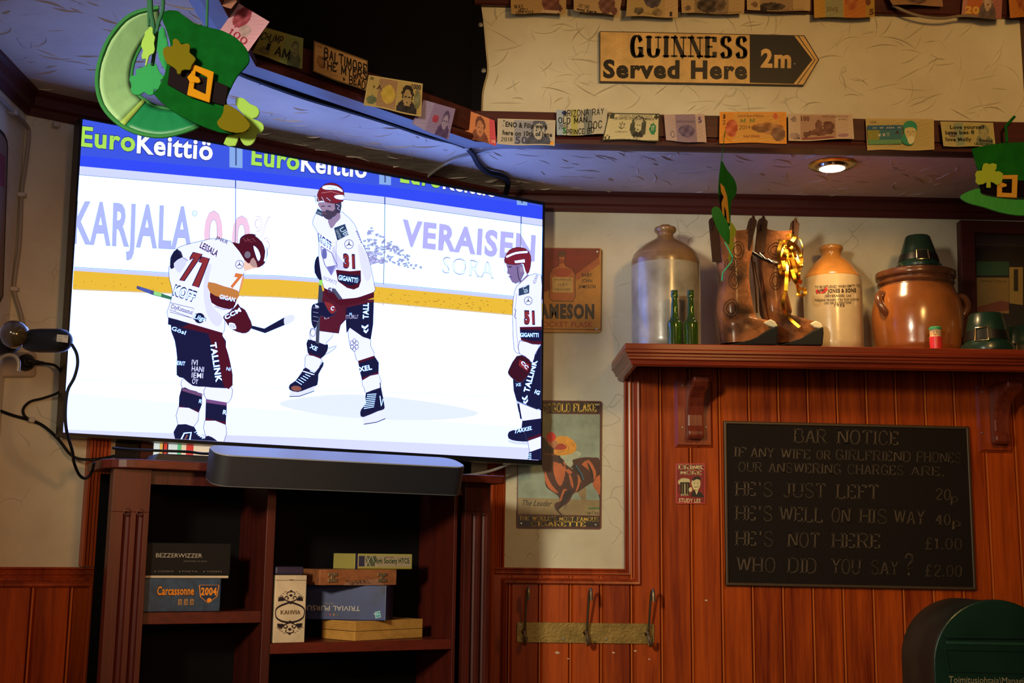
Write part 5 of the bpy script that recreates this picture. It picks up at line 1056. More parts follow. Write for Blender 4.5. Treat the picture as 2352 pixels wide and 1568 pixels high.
# peg doll
q=atY(2150,798,3.195); t=thing('peg_doll','tiny red wooden peg doll with green cap in front of the brown crock','figurine',(q[0],3.195,MZ)); c0=np.array([q[0],3.195,0])
def LP(pr): return lprof(2150,3.195,pr)
zb_=MZ+.0004
MB().lathe([(LP([(800,13)])[0][0],zb_)]+LP([(790,14),(774,14)]),c0,24).build('body',mat('doll_red',(.72,.03,.03),.35),t,smooth=40)
MB().lathe(LP([(774,14),(772,12.5),(760,13),(757,13.5)]),c0,24).build('head',mat('doll_wood',(.62,.40,.20),.45),t,smooth=40)
MB().lathe(LP([(758,14.2),(753,14),(750.5,11),(749.5,3)]),c0,24).build('cap',mat('doll_green',(.03,.30,.12),.5),t,smooth=40)
D=Decal(Wrap(2150,3.195,13.5,c0),3e-5,6e-4)
for x in(2147,2153): D.ell(x,762,1,1.2,c(30,15,10))
D.line([(2145,766),(2149,769),(2154,766)],1.1,c(150,30,20),2); D.build('face',M_print,t)
# ---- boots
M_lea=mat('brown_boot_leather',(.19,.068,.020),.68,spec=.15,bump=1.0,bscale=75,var=.8,vscale=14,coat=.1); M_lead=mat('dark_boot_leather',(.040,.017,.009),.65,spec=.12,bump=.5,bscale=70,var=.3,vscale=14)
M_sole=mat('black_sole',(.007,.008,.008),.6,spec=.15,bump=.2,bscale=100); M_welt=mat('pale_toe_rubber',(.55,.50,.33),.4)  # pale toe colour paints in the light caught by the toe cap
def boot(label,secs,Y,dy,rim,straps,sole,toe,stitch):
    s=.2168; T=lambda x,y:(1600+x*s,480+y*s)
    q=atY(*T(secs[-1][1]*.6+secs[-1][2]*.4,1425),Y); t=thing('cowboy_boot',label,'boot',(q[0],Y,MZ),group='pair of old cowboy boots')
    SS=[]
    for i in range(len(secs)-1):
        a=secs[i];b=secs[i+1]; 
    arr=catmull([np.array(x,float) for x in secs],3); n=32; V=[]
    for i,(y,xl,xr,d) in enumerate(arr):
        for k_ in range(n):
            a=2*PI*k_/n; cx_=(xl+xr)/2; hw=(xr-xl)/2; u=math.cos(a); v_=math.sin(a)
            # toe tapering: foot sections get thinner towards the toe (right)
            tp=1 if hw<200 else 1-.45*max(0,u)**2
            X=cx_+hw*(abs(u)**.85)*(1 if u>0 else -1); yy=y
            if i<9: # scalloped rim
                f=(8-i)/8.; yy=y+ f*rim*(abs(v_)**1.5) 
            P=atY(*T(X,yy),Y)
            z=max(P[2],MZ+.006)
            V.append((P[0],Y-d*v_*tp,z))
    m=len(arr); fs=[(i*n+k_,i*n+(k_+1)%n,(i+1)*n+(k_+1)%n,(i+1)*n+k_) for i in range(m-1) for k_ in range(n)]+[tuple((m-1)*n+k_ for k_ in range(n))]
    o=MB().add(V,fs).build('leather',M_lea,t,smooth=60)
    sol=o.modifiers.new('thick','SOLIDIFY'); sol.thickness=.003; sol.offset=-1
    for (x0_,y0_,x1_,y1_,wd,dd) in straps:
        A=atY(*T(x0_,y0_),Y+dd); B=atY(*T(x1_,y1_),Y+dd); w3=wd*s*mpp(1700,600,Y)
        mb=MB(); 
        P=[A+np.array([-w3*.4,0,-.004]),A+np.array([-w3*.2,0,.004]),A+np.array([w3*.3,0,.005]),A+np.array([w3*.6,0,-.004]),B+np.array([w3*.5,0,0]),B+np.array([-w3*.5,0,0])]
        mb.prism([p+np.array([0,-.003,0]) for p in P],(0,.006,0)).build('pull_strap',M_lead,t,bevel=.0015)
        MB().tube(catmull([A+np.array([-w3*.1,-.006,-.03]),A+np.array([0,-.008,.001]),A+np.array([w3*.2,-.004,.007]),A+np.array([w3*.4,.004,-.02])],4),.0028,8).build('strap_loop',M_lead,t,smooth=True)
    P=[atY(*T(x,y),Y-.040) for x,y in sole]; P=[np.array([p[0],p[1],max(p[2],MZ+.0003)]) for p in P]
    MB().prism(P,(0,.078,0)).build('sole',M_sole,t,bevel=.004)
    P=[atY(*T(x,y),Y-.036) for x,y in toe]; MB().prism(P,(0,.06,0)).build('toe_cap',M_welt,t,bevel=.004,label='pale worn toe cap')
    # tooled stitching loops on the shaft
    for (cx_,cy_,rx,ry) in stitch:
        for kk in (1,.62):
            pts=[]
            for i in range(19):
                a=2*PI*i/18; X=cx_+rx*kk*math.cos(a); YY=cy_+ry*kk*math.sin(a)*(1+.2*math.cos(a))
                # locate shaft surface depth
                sec=min(arr,key=lambda r_:abs(r_[0]-YY)); mid=(sec[1]+sec[2])/2;hw=(sec[2]-sec[1])/2; uu=max(-.95,min(.95,(X-mid)/hw)); vv=math.sqrt(1-abs(uu)**(2/.85))
                pts.append(np.array([atY(*T(X,YY),Y)[0],Y-sec[3]*vv-.0006,atY(*T(X,YY),Y)[2]]))
            MB().tube(pts,.0009,5).build('stitching',M_lead,t)
    return t
boot('brown cowboy boot, left one of the pair, toe pointing right',[(150,140,612,.046),(200,150,608,.047),(250,158,603,.048),(330,168,598,.048),(450,188,588,.047),(560,208,562,.046),(700,235,550,.045),(850,232,562,.045),(1000,214,588,.045),(1100,216,612,.044),(1160,222,650,.043),(1195,226,800,.042),(1240,232,845,.041),(1310,238,850,.041),(1380,246,835,.040),(1430,252,800,.039)],3.235,.05,125,
  [(165,112,215,560,95,-.036),(585,112,520,440,90,-.030)],[(300,1440),(480,1405),(640,1350),(760,1275),(862,1228),(866,1300),(852,1440)],[(700,1205),(785,1163),(835,1190),(862,1238),(850,1262),(770,1238)],[(360,790,52,95),(330,620,60,60),(330,1080,70,90),(395,480,70,90)])
boot('brown cowboy boot with gold ribbon tied to it, right one of pair',[(150,636,1066,.046),(200,640,1062,.047),(250,640,1058,.048),(330,640,1052,.048),(450,642,1035,.047),(560,650,985,.046),(700,662,955,.045),(850,662,945,.045),(1000,664,985,.045),(1090,670,1005,.044),(1140,690,1010,.043),(1200,720,1285,.042),(1250,760,1325,.041),(1310,790,1332,.041),(1380,800,1320,.040),(1430,810,1300,.039)],3.325,.05,130,
  [(690,115,665,470,105,-.036),(1032,138,1010,440,95,-.030)],[(860,1445),(985,1405),(1120,1350),(1240,1280),(1345,1240),(1350,1310),(1338,1445)],[(1190,1215),(1265,1180),(1318,1205),(1345,1250),(1335,1272),(1250,1255)],[(790,800,52,90),(800,610,70,60),(790,480,70,80)])
# harness buckle chain between the boots
t_h=thing('spur_strap','silver-studded dark strap hung across the two boot shafts','strap',atY(1760,600,3.25))
P=[atY(1600+x*.2168,480+y*.2168,3.262) for x,y in((485,370),(560,430),(610,470),(680,510),(760,545),(860,575))]
MB().tube(catmull(P,5),.0048,8).build('strap',M_black,t_h,smooth=True); 
for (x,y,x2,y2) in((600,455,640,480),(665,465,725,525),(755,530,800,562),(805,570,860,574),(540,425,580,450)):
    MB().tube([atY(1600+x*.2168,480+y*.2168,3.254),atY(1600+x2*.2168,480+y2*.2168,3.254)],.0022,8).build('stud',mat('bright_steel',(.75,.72,.68),.15,1.),t_h,smooth=True)
for (x,y,x2,y2) in((580,480,640,1100),(610,560,720,1190)): MB().tube(catmull([atY(1600+x*.2168,480+y*.2168,3.264),atY(1600+(x*.5+x2*.5+12)*.2168,480+(y+y2)/2*.2168,3.262),atY(1600+x2*.2168,480+y2*.2168,3.264)],4),.003,6).build('hanging_strap',M_lead,t_h,smooth=True)
# gold ribbon
M_gold=mat('gold_foil',(.80,.42,.04),.27,1.); rg=random.Random(11)
t=thing('gold_ribbon','bunch of curled gold foil ribbon tied to the right boot','ribbon',atY(1815,650,3.26))
def ribbon(pts,wd,tw0,tw1):
    P=catmull(pts,6); V=[]
    for i,p in enumerate(P):
        a=tw0+(tw1-tw0)*i/len(P); tt=P[min(i+1,len(P)-1)]-P[max(i-1,0)]; tt/=np.linalg.norm(tt)
        s_=np.cross(tt,(0,1,0)); s_/=np.linalg.norm(s_)+1e-9; s2=np.cross(tt,s_); e=s_*math.cos(a)+s2*math.sin(a); V+=[p-e*wd/2,p+e*wd/2]
    n=len(P); return MB().add(V,[(2*i,2*i+1,2*i+3,2*i+2) for i in range(n-1)])
def zp(x,y,Y=3.26): return atY(1600+x*.2168,480+y*.2168,Y)
strs=[[(870,320),(900,350),(960,340),(1000,350)],[(900,340),(870,450),(880,600),(905,690),(930,640),(910,500),(930,400)],[(960,360),(1000,440),(960,560),(955,700),(945,860)],[(990,370),(1040,470),(1080,560),(1110,600),(1060,640)],[(940,380),(1000,500),(1040,620),(1070,740),(1110,790)],[(1000,400),(1020,540),(990,660),(975,770)],[(980,380),(940,470),(930,540),(970,560),(1000,480)],[(1010,640),(1050,760),(1080,850),(1080,910),(1145,905),(1140,850),(1060,845)],[(1000,360),(1060,400),(1110,510),(1100,600),(1080,690),(1090,760),(1120,770)],[(950,300),(980,280),(1040,290),(1010,340)],[(920,400),(960,470),(1000,600),(1010,720),(1060,800)],[(1060,290),(1100,330),(1125,420),(1115,520)],[(945,860),(915,970),(925,1060),(980,1150),(1090,1250)],[(970,370),(1020,430),(1050,520),(1060,640),(1030,700)]]
for i,sx in enumerate(strs): ribbon([zp(x,y,3.262-.012*((i*7)%5)/4-.012*math.sin(j*1.7+i)) for j,(x,y) in enumerate(sx)],.0095 if i!=11 else .003,rg.uniform(-.3,.3),rg.uniform(-.6,.6)).build('strand',M_gold,t,smooth=True)
# ================================================================== RECESSED DOWNLIGHT
q=atZ(1911,377,CZ); t=thing('downlight','round brass recessed downlight in the low ceiling above the boots','ceiling light',(q[0],q[1],CZ))
MB().lathe([(.063,0),(.063,-.003),(.058,-.006),(.045,-.0065),(.040,-.003),(.036,.0)],q,40,cap=False).build('brass_ring',M_brass,t,smooth=True)
MB().lathe([(.042,-.004),(.040,-.012),(.034,-.013),(.033,-.004)],q,32,cap=False).build('eyeball',mat('chrome_ring',(.7,.62,.5),.12,1.),t,smooth=True)
MB().lathe([(.033,-.0085),(.032,-.012),(.02,-.016),(.001,-.0175)],q,32).build('bulb',mat('lit_bulb',(1,.9,.7),.3,emis=(1.0,.80,.50),es=14),t,smooth=True)
# ================================================================== LETTERBOX
Yf=3.22; cxl=2292; Yb_=YB-PT-.001
q=atY(cxl,1528,Yf); Rb=148*((q-EYE)@FW)/F; cz=q[2]; 
t=thing('letterbox','dark green round-topped metal letterbox mounted on the planks, bottom right corner','letterbox',(q[0],Yf,cz-.45))
M_lb=mat('dark_green_enamel',(.006,.030,.017),.30,coat=.25,var=.2,vscale=8); M_lbs=mat('olive_green_side',(.030,.030,.010),.6,coat=.0,var=.3,vscale=10)
def arch(r,Y,n=28,zb=.45,xo=0): return [np.array([q[0]-r,Y,cz-zb])]+[np.array([q[0]+r*math.cos(PI-PI*i/n),Y,cz+r*math.sin(PI-PI*i/n)]) for i in range(n+1)]+[np.array([q[0]+r,Y,cz-zb])]
MB().prism(arch(Rb-.004,Yf+.012),(0,Yb_-Yf-.012,0)).build('body',M_lbs,t,smooth=30)
MB().prism(arch(Rb+.001,Yf),(0,.014,0)).build('front_door',M_lb,t,bevel=.004)
LP_=PY(Yf); 
MB().prism([LP_.at(x,y,.010) for x,y in((2169,1458),(2425,1461),(2425,1468),(2176,1466))],(0,.010,0)).build('slot_hood',M_lb,t,bevel=.002)
MB().prism([LP_.at(x,y,.004) for x,y in((2174,1472),(2420,1476),(2420,1484),(2174,1479))],(0,.004,0)).build('flap_edge',mat('green_lip',(.02,.07,.04),.25),t,bevel=.0015)
MB().ring([LP_.at(x,y,.005) for x,y in((2168,1488),(2424,1493),(2424,1549),(2178,1543))],[LP_.at(x,y,.005) for x,y in((2173,1493),(2419,1498),(2419,1544),(2182,1538))],(0,.004,0)).build('panel_rim',M_lb,t,bevel=.0012)
D=Decal(pmap(LP_),3e-5,.0012); D.text('Toimitusjohtaja\\Managing Director',(2179,1567),(2440,1572),15,c(175,160,125)); D.build('lettering',M_print,t)
# ================================================================== HANGING FELT HATS
M_felt=mat('green_felt',(.008,.13,.014),.85,spec=.08,bump=.4,bscale=500,var=.15,vscale=30); M_feltb=mat('black_felt',(.006,.003,.004),.9,spec=.08); M_feltl=mat('lime_felt',(.36,.50,.03),.85,bump=.3,bscale=500); M_felto=mat('gold_felt',(.62,.33,.03),.85,bump=.3,bscale=500); M_brim=mat('green_satin',(.012,.30,.03),.5,bump=.3,bscale=60)
def felt(name,pts,Y,th,mt,parent,sm=0,label=None,of=0.,inner=None,bev=.001):
    if sm: pts=catmull(pts,sm,True)
    if inner: 
        mb=MB().ring([atY(x,y,Y) for x,y in pts],[atY(x,y,Y) for x,y in inner],(0,th,0))
    else: mb=MB().prism([atY(x,y,Y) for x,y in pts],(0,th,0))
    return mb.build(name,mt,parent,bevel=bev,**({'label':label} if label else {}))
def sham(cx,cy,r,rot=0.,leaves=3,stem=True):
    out=[]
    for L_ in range(leaves):
        a=rot-PI/2+(L_-1)*1.75
        for (da,rr_) in((-.75,.55),(-.62,.95),(-.28,1.08),(0,.84),(.28,1.08),(.62,.95),(.75,.55)): out.append((cx+r*rr_*math.cos(a+da),cy+r*rr_*math.sin(a+da)))
        if L_==2: pass
    if stem:
        a=rot+PI/2; out+= [(cx+r*.25*math.cos(a+.8),cy+r*.25*math.sin(a+.8))]
    return out
# right hat, cut by the frame edge
t=thing('felt_hat','bright green felt top hat decoration with shamrock, cut by right edge','hat decoration',atY(2325,490,2.84))
YH=2.845
c_=[(2232,341),(2262,334),(2300,328),(2352,326),(2400,327),(2420,331),(2410,370),(2402,400),(2400,450),(2352,455),(2290,450),(2251,442),(2247,392)]
felt('crown',c_,YH,.004,M_felt,t)
felt('brim',[(2206,452),(2222,440),(2250,432),(2256,446),(2300,455),(2352,458),(2396,452),(2404,436),(2440,452),(2425,475),(2380,490),(2345,495),(2300,488),(2262,476),(2225,466)],YH-.008,.006,M_brim,t,3)
felt('hat_band',[(2251,421),(2290,417),(2337,414),(2400,413),(2400,450),(2352,453),(2290,449),(2251,442)],YH-.003,.003,M_feltb,t)
bo=[(2291,402),(2338,401),(2336,454),(2290,452)]; bi=[(2302,411),(2325,411),(2324,443),(2302,442)]
felt('buckle',bo,YH-.011,.003,M_felto,t,inner=bi); felt('buckle_tongue',[(2296,422),(2304,419),(2313,423),(2312,428),(2304,430),(2290,428)],YH-.012,.003,M_felto,t)
felt('shamrock',[(2256,385),(2260,375),(2268,374),(2272,377),(2280,374),(2290,377),(2289,387),(2285,393),(2296,393),(2304,398),(2304,410),(2298,422),(2290,425),(2283,420),(2276,417),(2276,431),(2266,431),(2266,418),(2258,423),(2247,424),(2241,418),(2242,408),(2240,400),(2244,392),(2256,391)],YH-.015,.003,M_feltl,t)
MB().tube([atY(2313,327,YH),atY(2311,300,YH+.0),atY(2310,290,YH),atY(2330,268,YH+.02)],.0035,8).build('hanging_loop',M_felt,t,smooth=True)
# middle hat, seen edge-on: a thin felt shape bent about a vertical axis
YM=2.62
t=thing('felt_hat','narrow green felt hat decoration seen edge-on, hanging before the boots','hat decoration',atY(1665,560,YM))
def curved(name,pts,mt,of=0.,th=.003,lb=None):
    V=[]; n=len(pts)
    for x,y in pts:
        dY=(x-1662)*.0028*(1+.0*y)+of; V.append(atY(x,y,YM+dY))
    return MB().prism(V,(th*.6,th,0)).build(name,mt,t,bevel=.0006,**({'label':lb} if lb else {}))
curved('crown',catmull([(1657,368),(1668,388),(1684,408),(1691,428),(1689,446),(1679,462),(1677,490),(1676,515),(1668,520),(1656,480),(1650,450),(1651,410),(1654,385)],3,True),M_felt)
curved('brim',catmull([(1638,476),(1650,476),(1660,492),(1670,510),(1676,535),(1675,561),(1668,556),(1652,535),(1640,508),(1634,488)],3,True),M_brim,-.012)
curved('hat_band',[(1652,448),(1660,446),(1670,480),(1675,512),(1664,505),(1656,480)],M_feltb,-.005)
curved('buckle',[(1654,420),(1662,428),(1669,450),(1672,480),(1675,512),(1670,510),(1667,482),(1662,470),(1663,500),(1659,492),(1657,466),(1662,452),(1656,440)],M_felto,-.011)
curved('shamrock',catmull([(1677,513),(1681,512),(1686,520),(1690,528),(1686,542),(1680,550),(1684,556),(1684,568),(1678,580),(1677,598),(1673,598),(1674,575),(1676,545)],2,True),M_feltl,-.02)
MB().tube([atY(1666,300,2.868),atY(1664,312,2.86),atY(1661,335,YM+.08),atY(1657,368,YM)],.0008,6).build('cord',M_felt,t); MB().tube([atY(1665,556,YM-.01),atY(1683,590,YM-.01),atY(1681,600,YM),atY(1660,626,YM),atY(1658,645,YM)],.0015,6).build('trailing_cord',mat('teal_cord',(.02,.40,.16),.7),t)
# large left hat, near the camera
YL_=1.75
t=thing('felt_hat','large green felt top hat decoration tilted before the television, brim ring behind','hat decoration',atY(420,330,YL_))
o_=pp('365,17 300,35 250,90 224,165 230,230 262,275 310,303 370,313 430,300 465,284'); i_=pp('368,55 335,90 312,130 303,165 305,200 322,222 350,240 375,248 405,252 440,256')
O2=catmull(o_,4);I2=catmull(i_,4)
def brimpt(p,dd): return atY(p[0],p[1],YL_+dd)
n=len(O2); 
def strip(i0,i1,mt,nm,a,b,dd=.05,lb=None):
    V=[];K=6
    for i in range(i0,i1+1):
        for j in range(K+1):
            f=a+(b-a)*j/K; p=np.array(O2[i])*(1-f)+np.array(I2[i])*f; V.append(brimpt(p,dd+.03*f+.0012*math.sin(i*2.1)*(f*(1-f)*4)))
    fs=[(r_*(K+1)+j,r_*(K+1)+j+1,(r_+1)*(K+1)+j+1,(r_+1)*(K+1)+j) for r_ in range(i1-i0) for j in range(K)]
    o=MB().add(V,fs).build(nm,mt,t,smooth=True,**({'label':lb} if lb else {})); m_=o.modifiers.new('t','SOLIDIFY'); m_.thickness=.0012
    return o
M_sheer=mat('sheer_pale_green',(.20,.36,.16),.6,bump=.4,bscale=40); M_teal=mat('teal_satin',(.003,.15,.05),.5,bump=.4,bscale=40)
for m_ in(M_sheer,M_teal):
    pass
strip(0,21,M_sheer,'brim_panel',.06,.94,lb='pale sheer brim panel'); strip(21,22,mat('seam_green',(.22,.33,.06),.7),'brim_seam',.04,.98,.048); strip(22,36,M_teal,'brim_panel',.06,.94,lb='teal brim panel')
for P_,nm,r in((O2,'brim_edge',.0034),(I2,'brim_inner_edge',.0026)): MB().tube([brimpt(p,.05 if P_ is O2 else .08) for p in P_],r,8).build(nm,mat('green_binding',(.005,.13,.02),.7),t,smooth=True)
z_=dict(ox=0,oy=0,sc=.3401)
def hp(s): return pp(s,**z_)
M_felt2=mat('deep_green_felt',(.0015,.055,.006),.9,spec=.05,bump=.4,bscale=700,var=.15,vscale=40); M_olive=mat('olive_felt',(.10,.08,.003),.9,spec=.05,bump=.3,bscale=700); M_amb=mat('amber_felt',(.36,.15,.004),.9,spec=.05,bump=.3,bscale=700); M_lime2=mat('pale_lime_felt',(.20,.36,.05),.85,bump=.3,bscale=700)
felt('crown',hp('1105,75 1200,72 1310,155 1500,205 1600,260 1665,330 1685,400 1660,450 1600,515 1560,590 1538,640 1530,700 1600,745 1690,850 1620,898 1480,892 1300,822 1150,740 1035,632 1065,600 1110,500 1132,400 1150,300 1115,180 1085,105'),YL_,.004,M_felt2,t,2)
felt('hat_band',hp('1145,445 1260,482 1440,540 1542,582 1520,712 1400,680 1260,640 1130,568'),YL_-.006,.004,M_feltb,t)
felt('buckle',hp('1300,430 1445,485 1415,692 1262,640'),YL_-.012,.004,M_amb,t,inner=hp('1322,478 1400,520 1388,634 1308,596')); felt('buckle_tongue',hp('1262,520 1290,490 1310,505 1345,525 1355,548 1340,560 1310,555 1285,560'),YL_-.013,.004,M_amb,t,1)
felt('shamrock',hp('1165,270 1185,258 1210,275 1225,298 1265,290 1285,310 1280,350 1300,370 1322,395 1310,420 1295,440 1285,470 1250,468 1225,478 1220,498 1195,495 1190,470 1150,440 1130,430 1110,395 1098,340 1120,315 1155,312 1168,295'),YL_-.018,.004,M_olive,t,2)
felt('shamrock',hp('1590,680 1610,658 1650,665 1690,700 1735,720 1752,755 1735,790 1705,800 1740,812 1775,835 1782,870 1760,895 1735,905 1720,950 1690,980 1650,978 1625,945 1610,920 1590,984 1508,970 1560,890 1620,880 1660,800 1605,730'),YL_+.02,.004,M_lime2,t,2,label='pale lime shamrock hanging behind the brim tip')
felt('brim_tip',hp('1515,705 1560,715 1620,755 1675,815 1690,850 1660,885 1600,897 1520,880 1478,855 1465,820 1490,790 1508,750'),YL_-.008,.003,M_olive,t,2)
felt('shamrock',hp('1000,195 1015,178 1032,190 1032,225 1048,250 1040,290 1046,330 1035,360 1010,372 1000,400 990,440 978,440 985,395 962,400 955,370 965,340 952,310 960,270 975,240 978,215'),YL_-.02,.003,M_lime2,t,2,label='lime shamrock hanging over the brim ring')
felt('leaf_cutout',hp('960,455 1000,430 1050,425 1070,470 1090,500 1115,520 1085,540 1092,575 1070,605 1040,600 1035,635 1000,640 975,620 940,640 900,635 880,600 892,570 872,540 885,510 920,505 915,470'),YL_+.03,.003,mat('mid_green_felt',(.008,.20,.05),.9),t,2)
for pts,r in((((345,-30),(347,30),(352,60),(348,105)),.0035),(((372,-30),(374,20),(362,60),(356,110),(350,150)),.0028),(((340,-30),(342,60)),.002),(((477,-20),(475,62)),.0020)):
    MB().tube(catmull([atY(x,y,YL_-.0) for x,y in pts],4),r,8).build('cord',mat('dark_green_cord',(.004,.08,.03),.7),t,smooth=True)
felt('cord_loop',[(355,95),(372,60),(382,80),(392,130),(420,190),(410,200),(372,150),(362,120)],YL_+.045,.003,mat('mid_green_felt',(.008,.20,.05),.9),t,2)
# ================================================================== BANKNOTES
rn=random.Random(5)
def note(label,quad,pl,off,paint,texts=(),curl=.004,sag=.004,back=None,k=1.12,tilt=0.):
    """quad TL,TR,BR,BL in image pixels on plane pl"""
    Q=[np.array(q,float) for q in quad]; ph=rn.uniform(0,6)
    def Mp(u,v,o=0.):
        p=(Q[0]*(1-u)+Q[1]*u)*(1-v)+(Q[3]*(1-u)+Q[2]*u)*v
        d=off+.0015+curl*(1+math.sin(ph+u*4.5))*.5*v+tilt*v+sag*v*v*.5
        return pl.at(p[0],p[1]+1.2*math.sin(ph*2+u*7)*v,d+o)
    ctr=Mp(.5,.5); t=thing('banknote',label,'banknote',ctr,group='banknotes pinned along the wooden boards')
    nu,nv=48,24; V=[Mp(i/nu,j/nv) for j in range(nv+1) for i in range(nu+1)]; mb=MB()
    lo=len(V); V+= [v-pl.n*.0004 for v in V]
    mb.v=[tuple(v) for v in V]
    for j in range(nv):
        for i in range(nu):
            a=j*(nu+1)+i; mb.f.append((a,a+1,a+nu+2,a+nu+1)); cc=paint((i+.5)/nu,(j+.5)/nv); mb.c.append(c(*[max(3,min(250,x)) for x in cc],k))
            mb.f.append((lo+a,lo+a+nu+1,lo+a+nu+2,lo+a+1)); mb.c.append(c(150,140,115))
    mb.build('paper',M_print,t,smooth=60)
    D=Decal(lambda x,y,o:Mp(x,y,o),2e-5,4e-4)
    for tx in texts:
        s_,x0_,y0_,x1_,y1_,h,col=tx[:7]; kw=tx[7] if len(tx)>7 else {}
        up=(tx[8] if len(tx)>8 else (0,-h)); D.text(s_,(x0_,y0_),(x1_,y1_),h,c(*col,k),up=up,**kw)
    if D.mb.v: D.build('printing',M_print,t)
    return t
def paintfn(base,dark,bands=(),ovals=(),edge=None,seed=1,amp=6,pat=150):
    r_=random.Random(seed); fr=[(r_.uniform(20,60),r_.uniform(20,60),r_.uniform(0,6)) for _ in range(3)]
    def f(u,v):
        col=np.array(base,float)
        for (u0,u1,cl) in bands:
            if u0<=u<=u1: col=np.array(cl,float)
        g=sum(math.sin(a*u+b*v+p) for a,b,p in fr)/3
        col=col+g*amp
        m=.5+.5*math.sin(pat*u)*math.sin(pat*.6*v+3*u)
        if .08<u<.92 and .12<v<.88: col=col*(.93+.1*m)
        for (cu,cv,ru,rv,cl,tx) in ovals:
            d=((u-cu)/ru)**2+((v-cv)/rv)**2
            if d<1: col=np.array(cl,float)+tx*.8*math.sin(11*u*3+7*v*2+cu*9)+tx*.5*math.sin(19*v-23*u)
        if edge is not None and (u<.03 or u>.97 or v<.06 or v>.94): col=np.array(edge,float)
        return col
    return f
def portrait(cu,cv,s,dark,skin,hair):
    return ((cu,cv+.32*s,.13*s,.30*s,dark,8),(cu,cv-.09*s,.078*s,.19*s,hair,5),(cu,cv+.01*s,.058*s,.19*s,skin,5),(cu-.025*s,cv-.02*s,.011*s,.016*s,dark,0),(cu+.025*s,cv-.02*s,.011*s,.016*s,dark,0),(cu,cv+.10*s,.02*s,.012*s,dark,0))
INK=(14,12,12); HW=dict(font='hand',wt=1.15,thin=1.0,jit=.2); HN=dict(font='hand',wt=.9,thin=.8,jit=.18)
bo=.0275   # in front of the board lip
# --- along the diagonal board
note('pink banknote turned upright, topmost beside the large felt hat',[(549,8),(619,50),(570,117),(504,70)],PY(2.20),0,paintfn((205,150,165),(150,60,70),ovals=((.3,.3,.22,.35,(150,60,75),14),(.6,.6,.16,.2,(170,140,140),8))),(('中国银行' if False else '100',.25,.92,.8,.92,.18,(150,40,60),dict(font='hand',wt=1.,thin=.9)),),k=1.2)
note('orange-pink banknote cut by the top edge above the pink one',[(486,-22),(545,2),(531,20),(478,0)],PY(2.15),0,paintfn((190,130,110),(120,60,50)),k=1.1)
note('olive green banknote with CHUMP I AM in marker',[(610,63),(697,88),(694,159),(579,121)],BD,bo,paintfn((150,140,62),(80,90,50),bands=((.55,1,(135,145,80)),),ovals=portrait(.82,.45,1.1,(85,95,70),(135,135,95),(90,95,70))+((.2,.8,.12,.14,(120,110,60),10),)),(('CHUMP',.02,.45,.5,.40,.26,INK,HW),('I',.23,.75,.27,.75,.25,INK,HW),('AM',.42,.82,.72,.82,.30,INK,HW),('1 LEU',.05,.92,.24,.92,.08,(90,80,40))))
note('pale orange banknote scrawled BALTIMORE in black marker',[(721,93),(845,139),(843,211),(719,165)],BD,bo+.004,paintfn((190,145,90),(110,70,40),edge=(110,85,50),ovals=((.14,.6,.08,.2,(150,105,60),10),(.82,.7,.1,.25,(165,120,70),8))),(('BALTIMORE',.20,.42,.98,.45,.30,INK,HW),('THE MYERS',.17,.74,.98,.66,.28,INK,HW),('+ BEAD',.55,.97,.96,.93,.24,INK,HW),('ONE',.03,.15,.16,.15,.08,(90,60,30))))
note('yellowed banknote marked 1000 with a man in dark suit',[(847,172),(971,192),(967,268),(835,241)],BD,bo+.010,paintfn((190,165,100),(90,70,50),edge=(200,178,120),bands=((.2,.55,(165,130,95)),),ovals=((.40,.52,.12,.30,(200,170,75),7),(.12,.78,.09,.14,(105,115,85),8))+portrait(.74,.5,1.35,(52,48,50),(170,145,100),(45,38,35))+((.92,.5,.06,.3,(130,130,95),12),)),(('1000',.80,.20,.97,.20,.14,(45,45,60),dict(bold=.03)),('千円',.1,.5,.2,.5,.1,INK) if False else ('+A',.10,.42,.26,.42,.14,(60,40,40),dict(font='hand')),('1000',.03,.14,.1,.14,.1,(70,60,50))))
note('small violet banknote in bluish light left of the orange one',[(973,229),(1046,250),(1030,322),(946,285)],BD,bo,paintfn((150,135,190),(100,70,140),bands=((.05,.35,(165,155,205)),),ovals=((.52,.5,.09,.14,(170,70,100),8),)+portrait(.8,.5,1.3,(90,75,130),(160,150,195),(95,80,130))))
note('orange-red banknote marked 10 at the bend of board',[(1052,244),(1136,277),(1140,334),(1038,310)],PY(2.9),bo,paintfn((195,120,75),(120,50,40),bands=((.85,1,(190,70,80)),(.0,.3,(200,130,75))),ovals=((.12,.7,.07,.16,(190,90,70),8),)+portrait(.62,.5,1.6,(110,60,45),(175,115,80),(95,50,40))),(('10',.09,.75,.16,.75,.14,(120,40,40)),('10',.9,.93,.98,.9,.12,(230,180,160),dict(bold=.03))))
def nt(*a,**k_): return note(*a,**k_)
F_=PY(2.9)
nt('grey banknote marked 50 with two handwritten lines naming friends',[(1143,272),(1276,276),(1274,335),(1142,331)],F_,bo,paintfn((175,165,150),(60,60,75),bands=((.3,.62,(140,140,150)),),edge=(185,172,150),ovals=portrait(.72,.45,1.7,(70,72,88),(165,160,150),(80,82,98))+((.95,.9,.03,.06,(220,150,40),0),)),(('ŠENO & Filip were',.09,.30,.86,.36,.19,INK,dict(skew=.2,bold=.03)),('here on 10th of June',.09,.62,.95,.66,.18,INK,dict(skew=.2,bold=.03)),('2018',.07,.86,.26,.86,.14,INK,HN),('50',.31,.93,.52,.93,.26,(70,70,95),dict(bold=.04))),curl=.002)
